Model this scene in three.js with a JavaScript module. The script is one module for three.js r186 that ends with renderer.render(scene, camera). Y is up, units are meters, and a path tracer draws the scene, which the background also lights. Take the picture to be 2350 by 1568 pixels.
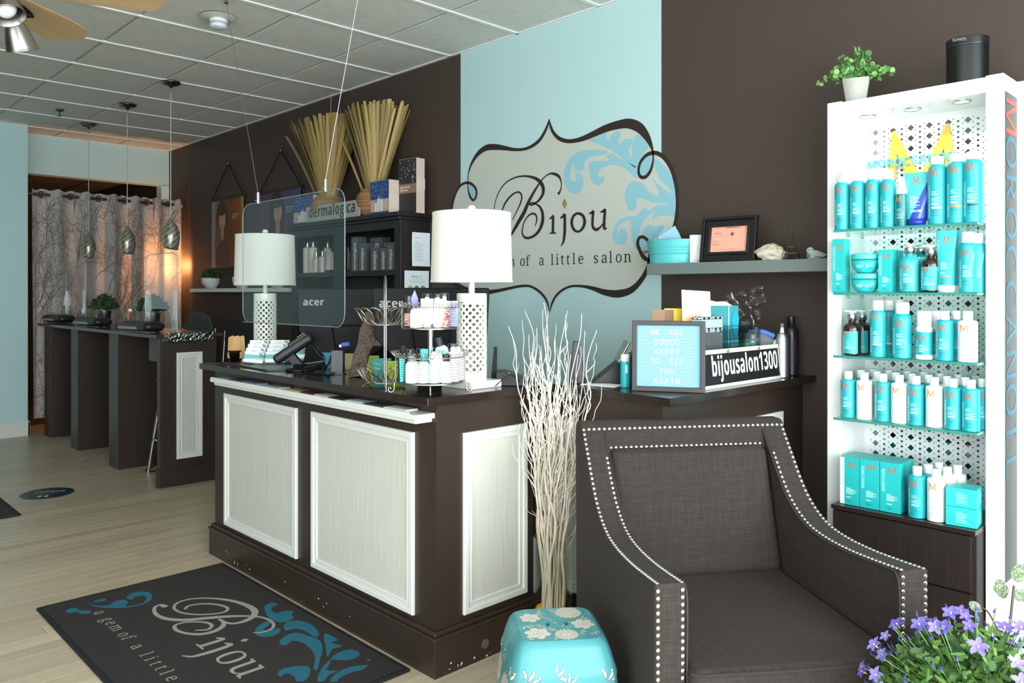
import * as THREE from 'three';
import { RoundedBoxGeometry } from 'three/addons/geometries/RoundedBoxGeometry.js';
import { mergeGeometries, mergeVertices, toCreasedNormals } from 'three/addons/utils/BufferGeometryUtils.js';
import { RectAreaLightUniformsLib } from 'three/addons/lights/RectAreaLightUniformsLib.js';
import { FontLoader } from 'three/addons/loaders/FontLoader.js';

// ---------- camera, sky, daylight, exposure ----------
RectAreaLightUniformsLib.init();
const scene = new THREE.Scene();
const W = 2350, H = 1568, FPX = 1820;
const camera = new THREE.PerspectiveCamera(2 * Math.atan(H / 2 / FPX) * 180 / Math.PI, W / H, 0.05, 80);
camera.position.set(0, 1.30, 0);
camera.lookAt(-Math.cos(44 * Math.PI / 180), 1.30, -Math.sin(44 * Math.PI / 180));
camera.setViewOffset(W, H, 0, 111, W, H);            // the photograph's level camera with its shifted lens
camera.updateProjectionMatrix();

const renderer = new THREE.WebGLRenderer({ antialias: true });
renderer.toneMapping = THREE.LinearToneMapping;
renderer.toneMappingExposure = 1.0;
renderer.shadowMap.enabled = true;

{ // overcast sky: pale, a little brighter towards the zenith
  const w = 64, h = 32, d = new Float32Array(w * h * 4);
  for (let y = 0; y < h; y++) for (let x = 0; x < w; x++) {
    const e = (y + 0.5) / h * 2 - 1, k = e > 0 ? 0.85 + 0.3 * e : 0.32, o = (y * w + x) * 4;
    d[o] = 0.93 * k; d[o + 1] = 0.99 * k; d[o + 2] = 1.0 * k; d[o + 3] = 1;
  }
  const t = new THREE.DataTexture(d, w, h, THREE.RGBAFormat, THREE.FloatType);
  t.mapping = THREE.EquirectangularReflectionMapping; t.magFilter = THREE.LinearFilter; t.needsUpdate = true;
  scene.background = t; scene.backgroundIntensity = 2.6;
}
function area(x, y, z, w, h, tx, ty, tz, color, k) {   // daylight at a window, just inside its panes
  const l = new THREE.RectAreaLight(color, k, w, h);
  l.position.set(x, y, z); l.lookAt(tx, ty, tz); scene.add(l);
}
area(1.44, 1.42, -0.25, 4.6, 2.3, -3, 2.0, -0.25, 0xf3faff, 9.0);
area(-0.45, 1.42, 2.56, 3.0, 2.3, -0.45, 1.42, -3, 0xf3faff, 4.4);

// ---------- helpers ----------
const V = (x, y, z) => new THREE.Vector3(x, y, z), V2 = (x, y) => new THREE.Vector2(x, y), PI = Math.PI, rad = (d) => d * PI / 180;
let seed = 7;
const rnd = (a = 1, b) => { seed = (seed * 1664525 + 1013904223) >>> 0; const r = seed / 4294967296; return b === undefined ? r * a : a + r * (b - a); };
const used = new Map();
function numbered(n) { n = n.replace(/_\d{3}$/, ''); const k = used.get(n) || 0; used.set(n, k + 1); return k ? n + '_' + String(k).padStart(3, '0') : n; }
function tag(o, label, category, group, kind) {
  if (label) o.userData.label = label; if (category) o.userData.category = category;
  if (group) o.userData.group = group; if (kind) o.userData.kind = kind; return o;
}
function thing(name, label, category, p = [0, 0, 0], turn = 0, group) {
  const o = new THREE.Group(); o.name = numbered(name); scene.add(o);
  o.position.set(...p); o.rotation.y = turn; return tag(o, label, category, group);
}
function mesh(name, geo, m, parent) {
  const g = Array.isArray(geo) ? merge(geo) : geo;
  const o = new THREE.Mesh(g, m); o.name = parent ? name : numbered(name);
  o.castShadow = o.receiveShadow = true; (parent || scene).add(o); return o;
}
function solo(name, label, category, geo, m, p = [0, 0, 0], turn = 0, group) {
  const o = mesh(name, geo, m); o.position.set(...p); o.rotation.y = turn; return tag(o, label, category, group);
}
function struct(name, geo, m, parent) { const o = mesh(name, geo, m, parent); if (!parent) { o.name = name; o.userData.kind = 'structure'; } return o; }
function dup(src, p, turn, label, group) {
  const o = src.clone(); o.name = numbered(src.name); o.userData = { ...src.userData }; scene.add(o);
  if (p) o.position.set(...p); if (turn !== undefined) o.rotation.y = turn;
  if (label) o.userData.label = label; if (group) o.userData.group = group; return o;
}
function merge(list) {
  const flat = list.map((g) => { g = g.index ? g.toNonIndexed() : g; for (const k of Object.keys(g.attributes)) if (!['position', 'normal', 'uv'].includes(k)) g.deleteAttribute(k);
    if (!g.attributes.uv) g.setAttribute('uv', new THREE.BufferAttribute(new Float32Array(g.attributes.position.count * 2), 2)); g.morphAttributes = {}; return g; });
  return mergeGeometries(flat, false);
}
function at(g, x = 0, y = 0, z = 0, rx = 0, ry = 0, rz = 0) {
  if (rx) g.rotateX(rx); if (rz) g.rotateZ(rz); if (ry) g.rotateY(ry); return g.translate(x, y, z);
}
function wuv(g) { // uv in metres, by each face's main direction
  if (g.index) g = g.toNonIndexed(); const p = g.attributes.position, n = g.attributes.normal, u = new Float32Array(p.count * 2);
  for (let i = 0; i < p.count; i++) { const ax = Math.abs(n.getX(i)), ay = Math.abs(n.getY(i)), az = Math.abs(n.getZ(i));
    if (ay >= ax && ay >= az) { u[2 * i] = p.getX(i); u[2 * i + 1] = p.getZ(i); } else if (ax >= az) { u[2 * i] = p.getZ(i); u[2 * i + 1] = p.getY(i); } else { u[2 * i] = p.getX(i); u[2 * i + 1] = p.getY(i); } }
  g.setAttribute('uv', new THREE.BufferAttribute(u, 2)); return g;
}
const box = (w, h, d, x = 0, y = 0, z = 0, r = 0) => wuv(r ? new RoundedBoxGeometry(w, h, d, 2, r) : new THREE.BoxGeometry(w, h, d)).translate(x, y, z);
const span = (x0, x1, y0, y1, z0, z1, r = 0) => box(Math.abs(x1 - x0), Math.abs(y1 - y0), Math.abs(z1 - z0), (x0 + x1) / 2, (y0 + y1) / 2, (z0 + z1) / 2, r);
const cyl = (r0, r1, h, s = 24, y = 0, open = false) => new THREE.CylinderGeometry(r1, r0, h, s, 1, open).translate(0, y + h / 2, 0);  // bottom radius, top radius, base at y
const lathe = (pts, s = 28) => new THREE.LatheGeometry(pts.map((p) => V2(p[0], p[1])), s);
const ball = (r, x = 0, y = 0, z = 0, s = 16) => new THREE.SphereGeometry(r, s, Math.ceil(s * 0.6)).translate(x, y, z);
const curve = (pts, closed = false) => new THREE.CatmullRomCurve3(pts.map((p) => V(...p)), closed, 'catmullrom', 0.5);
const tube = (pts, r, seg = 24, rs = 6, closed = false) => new THREE.TubeGeometry(curve(pts, closed), seg, r, rs, closed);
const rod = (a, b, r, s = 6) => { const A = V(...a), B = V(...b), d = B.clone().sub(A), g = new THREE.CylinderGeometry(r, r, d.length(), s);
  g.applyQuaternion(new THREE.Quaternion().setFromUnitVectors(V(0, 1, 0), d.normalize())); return g.translate((A.x + B.x) / 2, (A.y + B.y) / 2, (A.z + B.z) / 2); };
function shapeOf(pts) { const s = new THREE.Shape(); pts.forEach((p, i) => i ? s.lineTo(p[0], p[1]) : s.moveTo(p[0], p[1])); return s; }
const smooth = (pts, n = 6, closed = true) => { const c = new THREE.CatmullRomCurve3(pts.map((p) => V(p[0], p[1], 0)), closed, 'centripetal'); return c.getPoints(pts.length * n).map((p) => [p.x, p.y]); };
const ext = (shape, depth, bevel = 0, cs = 10) => { const g = new THREE.ExtrudeGeometry(shape, { depth: depth - 2 * bevel, bevelEnabled: bevel > 0, bevelThickness: bevel, bevelSize: bevel, bevelOffset: -bevel, bevelSegments: 2, curveSegments: cs }); return bevel ? g.translate(0, 0, bevel) : g; };
function rrect(w, h, r) { const s = new THREE.Shape(), x = -w / 2, y = -h / 2; if (r < 0.0025) return shapeOf([[x, y], [-x, y], [-x, -y], [x, -y]]); s.moveTo(x + r, y); s.lineTo(x + w - r, y); s.absarc(x + w - r, y + r, r, -PI / 2, 0); s.lineTo(x + w, y + h - r); s.absarc(x + w - r, y + h - r, r, 0, PI / 2); s.lineTo(x + r, y + h); s.absarc(x + r, y + h - r, r, PI / 2, PI); s.lineTo(x, y + r); s.absarc(x + r, y + r, r, PI, 1.5 * PI); return s; }
function ribbon(pts, z = 0, k = 1, n = 7) { // flat brush stroke in the xy plane through [x, y, width]
  const c = new THREE.CatmullRomCurve3(pts.map((p) => V(p[0], p[1], p[2])), false, 'centripetal'), P = c.getPoints(pts.length * n), pos = [], idx = [];
  P.forEach((p, i) => { const a = P[Math.max(0, i - 1)], b = P[Math.min(P.length - 1, i + 1)], t = V2(b.x - a.x, b.y - a.y).normalize(), h = Math.max(p.z, 0.0004) * k / 2;
    pos.push(p.x - t.y * h, p.y + t.x * h, z, p.x + t.y * h, p.y - t.x * h, z); if (i) { const o = 2 * i; idx.push(o - 2, o - 1, o, o, o - 1, o + 1); } });
  const g = new THREE.BufferGeometry(); g.setAttribute('position', new THREE.Float32BufferAttribute(pos, 3)); g.setIndex(idx); g.computeVertexNormals();
  g.setAttribute('uv', new THREE.Float32BufferAttribute(new Float32Array(pos.length / 3 * 2), 2)); return g;
}

// ---------- computed textures ----------
function hash2(x, y) { let h = Math.imul(x | 0, 374761393) ^ Math.imul(y | 0, 668265263); h = Math.imul(h ^ (h >>> 13), 1274126177); return ((h ^ (h >>> 16)) >>> 0) / 4294967296; }
function vnoise(x, y, px, py) { const X = Math.floor(x), Y = Math.floor(y), f = x - X, g = y - Y, s = f * f * (3 - 2 * f), t = g * g * (3 - 2 * g), m = (a, p) => ((a % p) + p) % p;
  const a = hash2(m(X, px), m(Y, py)), b = hash2(m(X + 1, px), m(Y, py)), c = hash2(m(X, px), m(Y + 1, py)), d = hash2(m(X + 1, px), m(Y + 1, py)); return a + (b - a) * s + (c - a) * t + (a - b - c + d) * s * t; }
function field(n, fx, fy, oct = 4) { const o = new Float32Array(n * n); for (let y = 0; y < n; y++) for (let x = 0; x < n; x++) { let v = 0, a = 0.5, kx = fx, ky = fy; for (let i = 0; i < oct; i++) { v += a * vnoise(x / n * kx, y / n * ky, kx, ky); a *= 0.5; kx *= 2; ky *= 2; } o[y * n + x] = v; } return o; }
function dataTex(n, f, srgb, m = 1) { const d = new Uint8Array(n * n * 4); for (let i = 0; i < n * n; i++) { const c = f(i % n, (i / n) | 0); d[4 * i] = c[0]; d[4 * i + 1] = c[1]; d[4 * i + 2] = c[2]; d[4 * i + 3] = 255; }
  const t = new THREE.DataTexture(d, n, n); t.wrapS = t.wrapT = THREE.RepeatWrapping; t.magFilter = THREE.LinearFilter; if (srgb) t.colorSpace = THREE.SRGBColorSpace; t.repeat.set(m, m); t.needsUpdate = true; return t; }
function canvasTex(w, h, draw, repeat) { const c = document.createElement('canvas'); c.width = w; c.height = h; const g = c.getContext('2d'); draw(g, w, h); const t = new THREE.CanvasTexture(c); t.colorSpace = THREE.SRGBColorSpace; if (repeat) t.wrapS = t.wrapT = THREE.RepeatWrapping; return t; }
const mix = (a, b, k) => a.map((v, i) => v + (b[i] - v) * k);
const std = (color, roughness = 0.6, extra = {}) => new THREE.MeshStandardMaterial({ color, roughness, ...extra });
const phys = (color, roughness, extra) => new THREE.MeshPhysicalMaterial({ color, roughness, ...extra });
const fineN = field(256, 16, 16, 5), bumpFine = dataTex(256, (x, y) => { const v = 255 * fineN[y * 256 + x]; return [v, v, v]; }, false, 4);
const woodN = field(512, 48, 3, 5), woodN2 = field(512, 6, 2, 3);
const brushN = field(256, 40, 4, 4), bumpBrush = dataTex(256, (x, y) => { const v = 255 * brushN[y * 256 + x]; return [v, v, v]; }, false, 1.6);
const clear = (tint = 0xffffff, rough = 0.0) => phys(tint, rough, { transmission: 1, thickness: 0, ior: 1.49, metalness: 0 });
const metal = (c, r) => std(c, r, { metalness: 1 });
const C = {
  brownWall: std(0x453932, 0.62, { bumpMap: bumpFine, bumpScale: 0.0006 }), blueWall: std(0xbadcdd, 0.6, { bumpMap: bumpFine, bumpScale: 0.0006 }),
  brown: std(0x332922, 0.38, { bumpMap: bumpBrush, bumpScale: 0.0004 }), cream: std(0xc6c7bc, 0.42, { bumpMap: bumpBrush, bumpScale: 0.0012 }), creamTrim: std(0xd6d9d3, 0.38),
  blackBrown: std(0x1d1918, 0.42), black: std(0x101011, 0.4), blackGloss: std(0x0b0b0c, 0.16), edge: std(0xc9d2d3, 0.25), blackMatte: std(0x141415, 0.75), charcoal: std(0x2a2b2c, 0.55),
  white: std(0xeef0ee, 0.45), whiteGloss: std(0xf2f4f3, 0.22), paper: std(0xeef1f0, 0.85), chrome: metal(0xd0d2d2, 0.14), steel: metal(0xb7b6b1, 0.3), nickel: metal(0x8d8880, 0.32),
  grey: std(0x7c8484, 0.5), trim: std(0xd9dcd6, 0.45), acrylic: phys(0xf9fdfd, 0, { transmission: 1, thickness: 0, ior: 1.49, specularIntensity: 0.7 }), glassClear: clear(0xfbfefd),
};

// ---------- the room ----------
const XL = -8.72, XR = 1.6, ZB = -3.28, ZF = 2.7, HC = 2.83;
{ // floor: pale planks laid along z, each its own piece
  const tones = [0, 1, 2, 3].map((k) => dataTex(512, (x, y) => { const a = woodN[y * 512 + x], b = woodN2[y * 512 + x];
    const c = mix(mix([200, 186, 162], [180, 164, 138], a), [212, 200, 178], Math.max(0, b - 0.35) * 1.1), f = 0.96 + 0.025 * k; return c.map((v) => v * f); }, true));
  const mats = tones.map((t) => std(0xffffff, 0.34, { map: t, bumpMap: bumpBrush, bumpScale: 0.0003 }));
  const fl = struct('floor', span(-11.6, XR + 0.2, -0.12, -0.016, ZB - 0.2, ZF + 0.2), std(0x6d5c48, 0.8));
  const pw = 0.0832, rows = [], stuff = [], cam = camera.position, m = new THREE.Matrix4().multiplyMatrices(camera.projectionMatrix, camera.matrixWorldInverse.copy(camera.matrixWorld).invert());
  camera.updateMatrixWorld(); m.multiplyMatrices(camera.projectionMatrix, camera.matrixWorld.clone().invert());
  for (let x = -8.9, i = 0; x < XR; x += pw, i++) for (let z = ZB - rnd(0.1, 1.1); z < ZF;) {
    const L = rnd(0.75, 1.25), z0 = Math.max(z, ZB), z1 = Math.min(z + L, ZF); z += L; if (z1 - z0 < 0.03) continue;
    const c = V(x + pw / 2, 0, (z0 + z1) / 2), s = c.clone().applyMatrix4(m), d = c.distanceTo(cam);
    const seen = Math.abs(s.x) < 1.15 && Math.abs(s.y) < 1.2 && s.z < 1 && x < -1.0 && z0 > -3 && !(x > -3.9 && x < -1.6 && z1 < -1.7);
    rows.push({ x, z0, z1, d: seen ? d : 99 });
  }
  rows.sort((a, b) => a.d - b.d);
  rows.forEach((r, i) => { const g = box(pw - 0.0022, 0.016, r.z1 - r.z0 - 0.002, r.x + pw / 2, -0.008, (r.z0 + r.z1) / 2), u = g.attributes.uv, ou = rnd(4), ov = rnd(4), p = g.attributes.position;
    for (let k = 0; k < u.count; k++) u.setXY(k, (p.getX(k)) * 1.1 + ou, p.getZ(k) * 0.55 + ov);
    if (i < 300 && r.d < 90) mesh('plank', g, mats[(rnd() * 4) | 0], fl); else stuff.push(g); });
  tag(mesh('distant_planks', stuff, mats[1], fl), null, null, null, 'stuff');
}
{ // ceiling: square lay-in panels in a metal grid
  const speck = dataTex(256, (x, y) => { const v = 236 - 26 * Math.max(0, fineN[y * 256 + x] - 0.5) - (hash2(x, y) > 0.93 ? 18 : 0); return [v, v + 1, v - 3]; }, true, 1.7);
  const tm = std(0xe9ebe6, 0.9, { map: speck, bumpMap: bumpFine, bumpScale: 0.0012 }), gm = std(0xe8ebe8, 0.35);
  const ce = struct('ceiling', span(-11.6, XR + 0.2, HC + 0.03, HC + 0.14, ZB - 0.2, ZF + 0.2), std(0xb9bab6, 0.9));
  const tx = 0.6215, tz = 0.597, xs = [], zs = [];
  for (let x = -4.584 - 7 * tx; x < XR + tx; x += tx) xs.push(x); for (let z = -2.763 - tz; z < ZF + tz; z += tz) zs.push(z);
  const cl = (v, a, b) => Math.min(b, Math.max(a, v));
  for (let i = 0; i + 1 < xs.length; i++) for (let j = 0; j + 1 < zs.length; j++) {
    const x0 = cl(xs[i], XL, XR), x1 = cl(xs[i + 1], XL, XR), z0 = cl(zs[j], ZB, ZF), z1 = cl(zs[j + 1], ZB, ZF); if (x1 - x0 < 0.03 || z1 - z0 < 0.03) continue;
    mesh('ceiling_tile', span(x0 + 0.002, x1 - 0.002, HC + 0.006, HC + 0.024, z0 + 0.011, z1 - 0.011), tm, ce);
  }
  for (const x of xs) if (x > XL && x < XR) mesh('grid_runner', [span(x - 0.012, x + 0.012, HC - 0.002, HC + 0.005, ZB, ZF), span(x - 0.004, x + 0.004, HC, HC + 0.03, ZB, ZF)], gm, ce);
  for (const z of zs) if (z > ZB && z < ZF) mesh('grid_runner', span(XL, XR, HC + 0.012, HC + 0.02, z - 0.014, z + 0.014), std(0xa9aca6, 0.6), ce);  // greyer than the other runners: shade of the recess put into the colour
  mesh('wall_angle', [span(XL, XR, HC - 0.002, HC + 0.005, ZB, ZB + 0.02), span(XL, XL + 0.02, HC - 0.002, HC + 0.005, ZB, ZF)], gm, ce);
}
// back wall: brown, with a light blue painted bay
struct('wall_back', wuv(span(-11.6, XR + 0.2, -0.1, HC + 0.1, ZB - 0.16, ZB)), C.brownWall);
struct('wall_painted_bay', span(-3.865, -2.325, 0.02, HC, ZB - 0.02, ZB + 0.003), C.blueWall);
// far wall: header over a wide opening, the pier at its left
struct('wall_left', span(-8.88, XL, -0.1, HC + 0.1, -1.2, ZF + 0.2), C.blueWall);
struct('wall_header', [span(-8.86, XL, 2.455, HC + 0.1, -3.28, -1.2), span(-8.86, XL, 0, 2.46, -3.28, -3.2)], C.blueWall);
struct('wall_pier', span(-8.72, -8.28, -0.1, HC + 0.1, -1.85, ZF + 0.2), C.blueWall);
struct('baseboard_left', [span(-8.28, -8.264, 0, 0.125, -1.862, ZF), span(-8.28, -8.268, 0.125, 0.135, -1.86, ZF), span(-8.72, -8.264, 0, 0.125, -1.864, -1.85)], C.trim);
// the dim room beyond the opening
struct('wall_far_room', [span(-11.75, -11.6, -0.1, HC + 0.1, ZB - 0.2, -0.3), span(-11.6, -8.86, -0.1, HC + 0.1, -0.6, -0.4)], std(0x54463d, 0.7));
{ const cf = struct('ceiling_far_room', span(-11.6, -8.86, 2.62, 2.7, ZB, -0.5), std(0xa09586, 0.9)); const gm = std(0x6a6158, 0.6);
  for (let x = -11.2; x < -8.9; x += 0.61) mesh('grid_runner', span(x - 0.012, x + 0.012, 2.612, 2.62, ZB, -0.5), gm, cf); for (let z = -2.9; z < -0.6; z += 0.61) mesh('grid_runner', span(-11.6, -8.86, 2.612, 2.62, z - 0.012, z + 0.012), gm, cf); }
// shop front with big windows, beside and behind the camera
function windowWall(name, along, face, a0, a1, open0, open1, k) {
  const s = (p, q, y0, y1, d0 = 0, d1 = 0.16) => along === 'z' ? span(face + d0, face + d1, y0, y1, p, q) : span(p, q, y0, y1, face + d0, face + d1);
  struct('wall_' + name, [s(a0, a1, -0.1, 0.22), s(a0, a1, 2.62, HC + 0.1), s(a0, open0, 0.22, 2.62), s(open1, a1, 0.22, 2.62)], C.brownWall);
  const w = struct('window_' + k, [s(open0, open1, 0.22, 0.28, 0.02, 0.14), s(open0, open1, 2.56, 2.62, 0.02, 0.14)], C.charcoal), n = 3;
  for (let i = 0; i <= n; i++) { const c = open0 + 0.03 + (open1 - open0 - 0.06) * i / n; mesh('mullion', s(c - 0.03, c + 0.03, 0.28, 2.56, 0.02, 0.14), C.charcoal, w);
    if (i < n) mesh('pane', s(c + 0.03, c + (open1 - open0 - 0.06) / n - 0.03, 0.28, 2.56, 0.075, 0.081), C.glassClear, w); }
}
windowWall('right', 'z', XR, ZB - 0.16, ZF + 0.2, -2.6, 2.1, 1);
windowWall('front', 'x', ZF, -8.9, XR + 0.16, -2.0, 1.1, 2);
struct('ground_outside', span(-14, 12, -0.2, -0.14, 2.95, 14), std(0x8d8f8c, 0.95)); struct('ground_outside_right', span(1.8, 14, -0.2, -0.14, -14, 2.94), std(0x8d8f8c, 0.95));

// ---------- reception desk and side counter ----------
function raisedPanel(parent, w, h, place, label) { // framed panel lying in the xy plane, face towards +z
  const ring = (w0, h0, t, d, b) => { const s = rrect(w0, h0, 0.001), k = rrect(w0 - 2 * t, h0 - 2 * t, 0.001); s.holes.push(k); return ext(s, d, b); };
  const p = mesh('panel', wuv(new THREE.BoxGeometry(w - 0.05, h - 0.05, 0.006)), C.cream, parent), f = mesh('panel_molding', [ring(w, h, 0.022, 0.016, 0.004), ring(w - 0.042, h - 0.042, 0.012, 0.0085, 0.003), ring(w - 0.062, h - 0.062, 0.01, 0.0115, 0.003)], C.creamTrim, p);
  place(p); f.position.z = -0.003; return p;
}
{
  const d = thing('reception_desk', 'long dark brown reception desk with cream framed panels and a white brochure ledge', 'desk');
  mesh('body', [span(-3.88, -2.115, 0.1, 0.924, -2.16, -1.685), span(-2.5, -2.115, 0.1, 0.923, -2.3, -2.15), span(-2.116, -2.1135, 0.1, 0.845, -2.155, -1.69)], C.brown, d);
  mesh('plinth', [span(-3.9, -2.095, 0, 0.128, -2.235, -1.663, 0.002), span(-3.905, -2.09, 0.124, 0.136, -2.235, -1.658, 0.004), span(-3.895, -2.1, 0.135, 0.152, -2.235, -1.668, 0.006)], C.brown, d);
  const topM = std(0x2b211d, 0.16, { bumpMap: bumpBrush, bumpScale: 0.0002 });
  mesh('desktop', [span(-3.93, -2.085, 0.922, 0.95, -2.2, -1.625, 0.003), span(-2.5, -2.085, 0.922, 0.95, -2.24, -2.19)], topM, d);
  mesh('work_surface', [span(-3.88, -2.12, 0.7, 0.73, -2.62, -2.16), span(-3.86, -3.82, 0, 0.7, -2.6, -2.16)], C.blackBrown, d);
  for (const [a, b] of [[-3.755, -3.051], [-2.927, -2.233]]) raisedPanel(d, b - a, 0.64, (p) => p.position.set((a + b) / 2, 0.493, -1.684));
  raisedPanel(d, 0.312, 0.636, (p) => { p.position.set(-2.1125, 0.494, -1.956); p.rotation.y = PI / 2; });
  mesh('brochure_ledge', [span(-3.745, -2.12, 0.874, 0.893, -1.685, -1.6, 0.004), span(-3.725, -2.135, 0.86, 0.876, -1.685, -1.612, 0.004), span(-3.742, -2.165, 0.892, 0.8975, -1.612, -1.603, 0.002)], C.creamTrim, d);
  mesh('cable_hole', at(cyl(0.017, 0.017, 0.003, 20), -2.0955, 0.053, -1.89, 0, 0, -PI / 2), std(0x6d5646, 0.9), d);
  const chips = []; for (let i = 0; i < 26; i++) { const r = rnd(0.0015, 0.005), side = i < 10, g = new THREE.CircleGeometry(r, 5); g.scale(1, rnd(0.5, 1.2), 1);
    chips.push(side ? at(g, -2.0942, rnd(0.004, 0.02) + (rnd() > 0.8 ? 0.02 : 0), rnd(-1.95, -1.7), 0, PI / 2) : at(g, i < 20 ? rnd(-3.75, -3.45) : rnd(-3.2, -2.4), rnd(0.01, 0.07), -1.6618)); }
  tag(mesh('paint_chips', chips, std(0xd9d6cc, 0.8), d), null, null, null, 'stuff');

  const c = thing('side_counter', 'dark brown side counter against the wall carrying the letter board and street sign', 'counter');
  mesh('body', span(-2.1, -1.59, 0.1, 0.922, -3.28, -2.25), C.brown, c);
  mesh('plinth', [span(-2.09, -1.57, 0, 0.128, -3.28, -2.23, 0.002), span(-2.09, -1.565, 0.124, 0.136, -3.28, -2.225, 0.004), span(-2.09, -1.575, 0.135, 0.152, -3.28, -2.235, 0.006)], C.brown, c);
  mesh('countertop', at(ext(shapeOf([[-2.13, -3.28], [-1.53, -3.28], [-1.53, -2.208], [-1.6, -2.212], [-1.75, -2.225], [-1.95, -2.236], [-2.13, -2.236]]), 0.028, 0.002), 0, 0.95, 0, PI / 2), topM, c);
  raisedPanel(c, 0.4, 0.64, (p) => p.position.set(-1.865, 0.493, -2.249)); raisedPanel(c, 0.72, 0.64, (p) => { p.position.set(-1.589, 0.493, -2.724); p.rotation.y = PI / 2; });
}
{ // brochures lying on the ledge
  const spec = [[-3.52, 0x4c565c, 'dark grey brochure at the far end of the white ledge'], [-3.36, 0x6f8fa8, 'blue grey brochure sliding off the back of the white ledge'], [-3.16, 0xb9b3a0, 'beige brochure on the white ledge beside the blue grey one'], [-2.99, 0xc9b98c, 'tan brochure halfway along the white ledge'], [-2.87, 0x5e2f2c, 'dark red brochure on the white ledge'], [-2.76, 0xd7d8d2, 'white brochure on the white ledge next to the dark red one'], [-2.64, 0x2c2e33, 'black brochure on the white ledge in front of the wire stand'], [-2.52, 0xcfd6d6, 'pale grey brochure on the ledge between two dark ones'], [-2.4, 0x35434c, 'dark blue brochure on the white ledge near its right end'], [-2.27, 0xdfe2df, 'white brochure nearest the right end of the ledge']];
  spec.forEach(([x, c, l], i) => { const o = solo('brochure', l, 'brochure', [span(-0.06, 0.06, 0, 0.0035, -0.028, 0.028), span(-0.059, 0.061, 0.0035, 0.006, -0.026, 0.03)], std(c, 0.4), [x, 0.893, -1.65], rnd(-0.1, 0.1), 'brochures on the desk ledge'); o.rotation.z = 0; });
}
// ---------- table lamps ----------
const lampShade = std(0xf1efe6, 0.9, { bumpMap: bumpFine, bumpScale: 0.0005 });
const shadeCloth = phys(0xf3f1e9, 0.95, { transmission: 0.32, thickness: 0 });
function tableLamp(p, turn, label, sy = 1) {
  const t = thing('table_lamp', label, 'lamp', p, turn, 'pierced white table lamps'), ceramic = std(0xe8e7dd, 0.22);
  mesh('base', span(-0.08, 0.08, 0, 0.027, -0.08, 0.08, 0.003), ceramic, t);
  const R = 0.057, y0 = 0.055, y1 = 0.315, n = 13, g = [lathe([[R - 0.006, 0.027], [R, 0.027], [R, y0 + 0.004], [R - 0.006, y0 + 0.004]], 40), lathe([[R - 0.006, y1 - 0.004], [R, y1 - 0.004], [R, 0.347], [R - 0.004, 0.35], [0.02, 0.35], [0.02, 0.346], [R - 0.006, 0.344], [R - 0.006, y1 - 0.004]], 40)];
  const turns = (y1 - y0) / 0.0275 / 13 * PI * 2;
  for (const s of [-1, 1]) for (let i = 0; i < n; i++) { const pos = [], idx = [], N = 22; // helical band, 9 mm wide and 6 mm thick
    for (let k = 0; k <= N; k++) { const a = i / n * 2 * PI + s * turns * k / N, y = y0 + (y1 - y0) * k / N; for (const [dr, dv] of [[0, -1], [0, 1], [-0.006, 1], [-0.006, -1]]) { const b = a - s * dv * 0.0026 / R, r = R + dr; pos.push(r * Math.sin(b), Math.min(y1, Math.max(y0, y + dv * 0.0026)), r * Math.cos(b)); }
      if (k) for (let q = 0; q < 4; q++) { const o = 4 * k, m = (q + 1) % 4; idx.push(o - 4 + q, o - 4 + m, o + q, o + q, o - 4 + m, o + m); } }
    const h = new THREE.BufferGeometry(); h.setAttribute('position', new THREE.Float32BufferAttribute(pos, 3)); h.setIndex(idx); const e = h.toNonIndexed(); e.computeVertexNormals(); g.push(e); }
  mesh('pierced_column', g, ceramic, t);
  mesh('neck', [cyl(0.012, 0.012, 0.11, 16, 0.345), cyl(0.004, 0.004, 0.22, 8, 0.43)], ceramic, t);
  mesh('shade', [lathe([[0.1505, 0.391], [0.153, 0.391], [0.1465, 0.65], [0.144, 0.65], [0.1505, 0.391]], 56), lathe([[0.151, 0.390], [0.1545, 0.390], [0.1545, 0.397], [0.151, 0.397]], 56), lathe([[0.145, 0.642], [0.148, 0.642], [0.148, 0.65], [0.145, 0.65]], 56)], shadeCloth, t);
  mesh('shade_fitter', [rod([-0.146, 0.64, 0], [0.146, 0.64, 0], 0.002), rod([0, 0.64, -0.146], [0, 0.64, 0.146], 0.002)], C.steel, t);
  mesh('finial', lathe([[0.001, 0.65], [0.01, 0.65], [0.009, 0.656], [0.013, 0.662], [0.0155, 0.669], [0.012, 0.677], [0.001, 0.68]], 20), ceramic, t);
  return t;
}
tableLamp([-2.242, 0.95, -1.955], 0.05, 'white table lamp with a pierced column beside the filled wire basket stand');
tableLamp([-3.836, 0.95, -1.93], 0, 'white table lamp with a pierced column partly behind the hanging clear guard');
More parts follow.
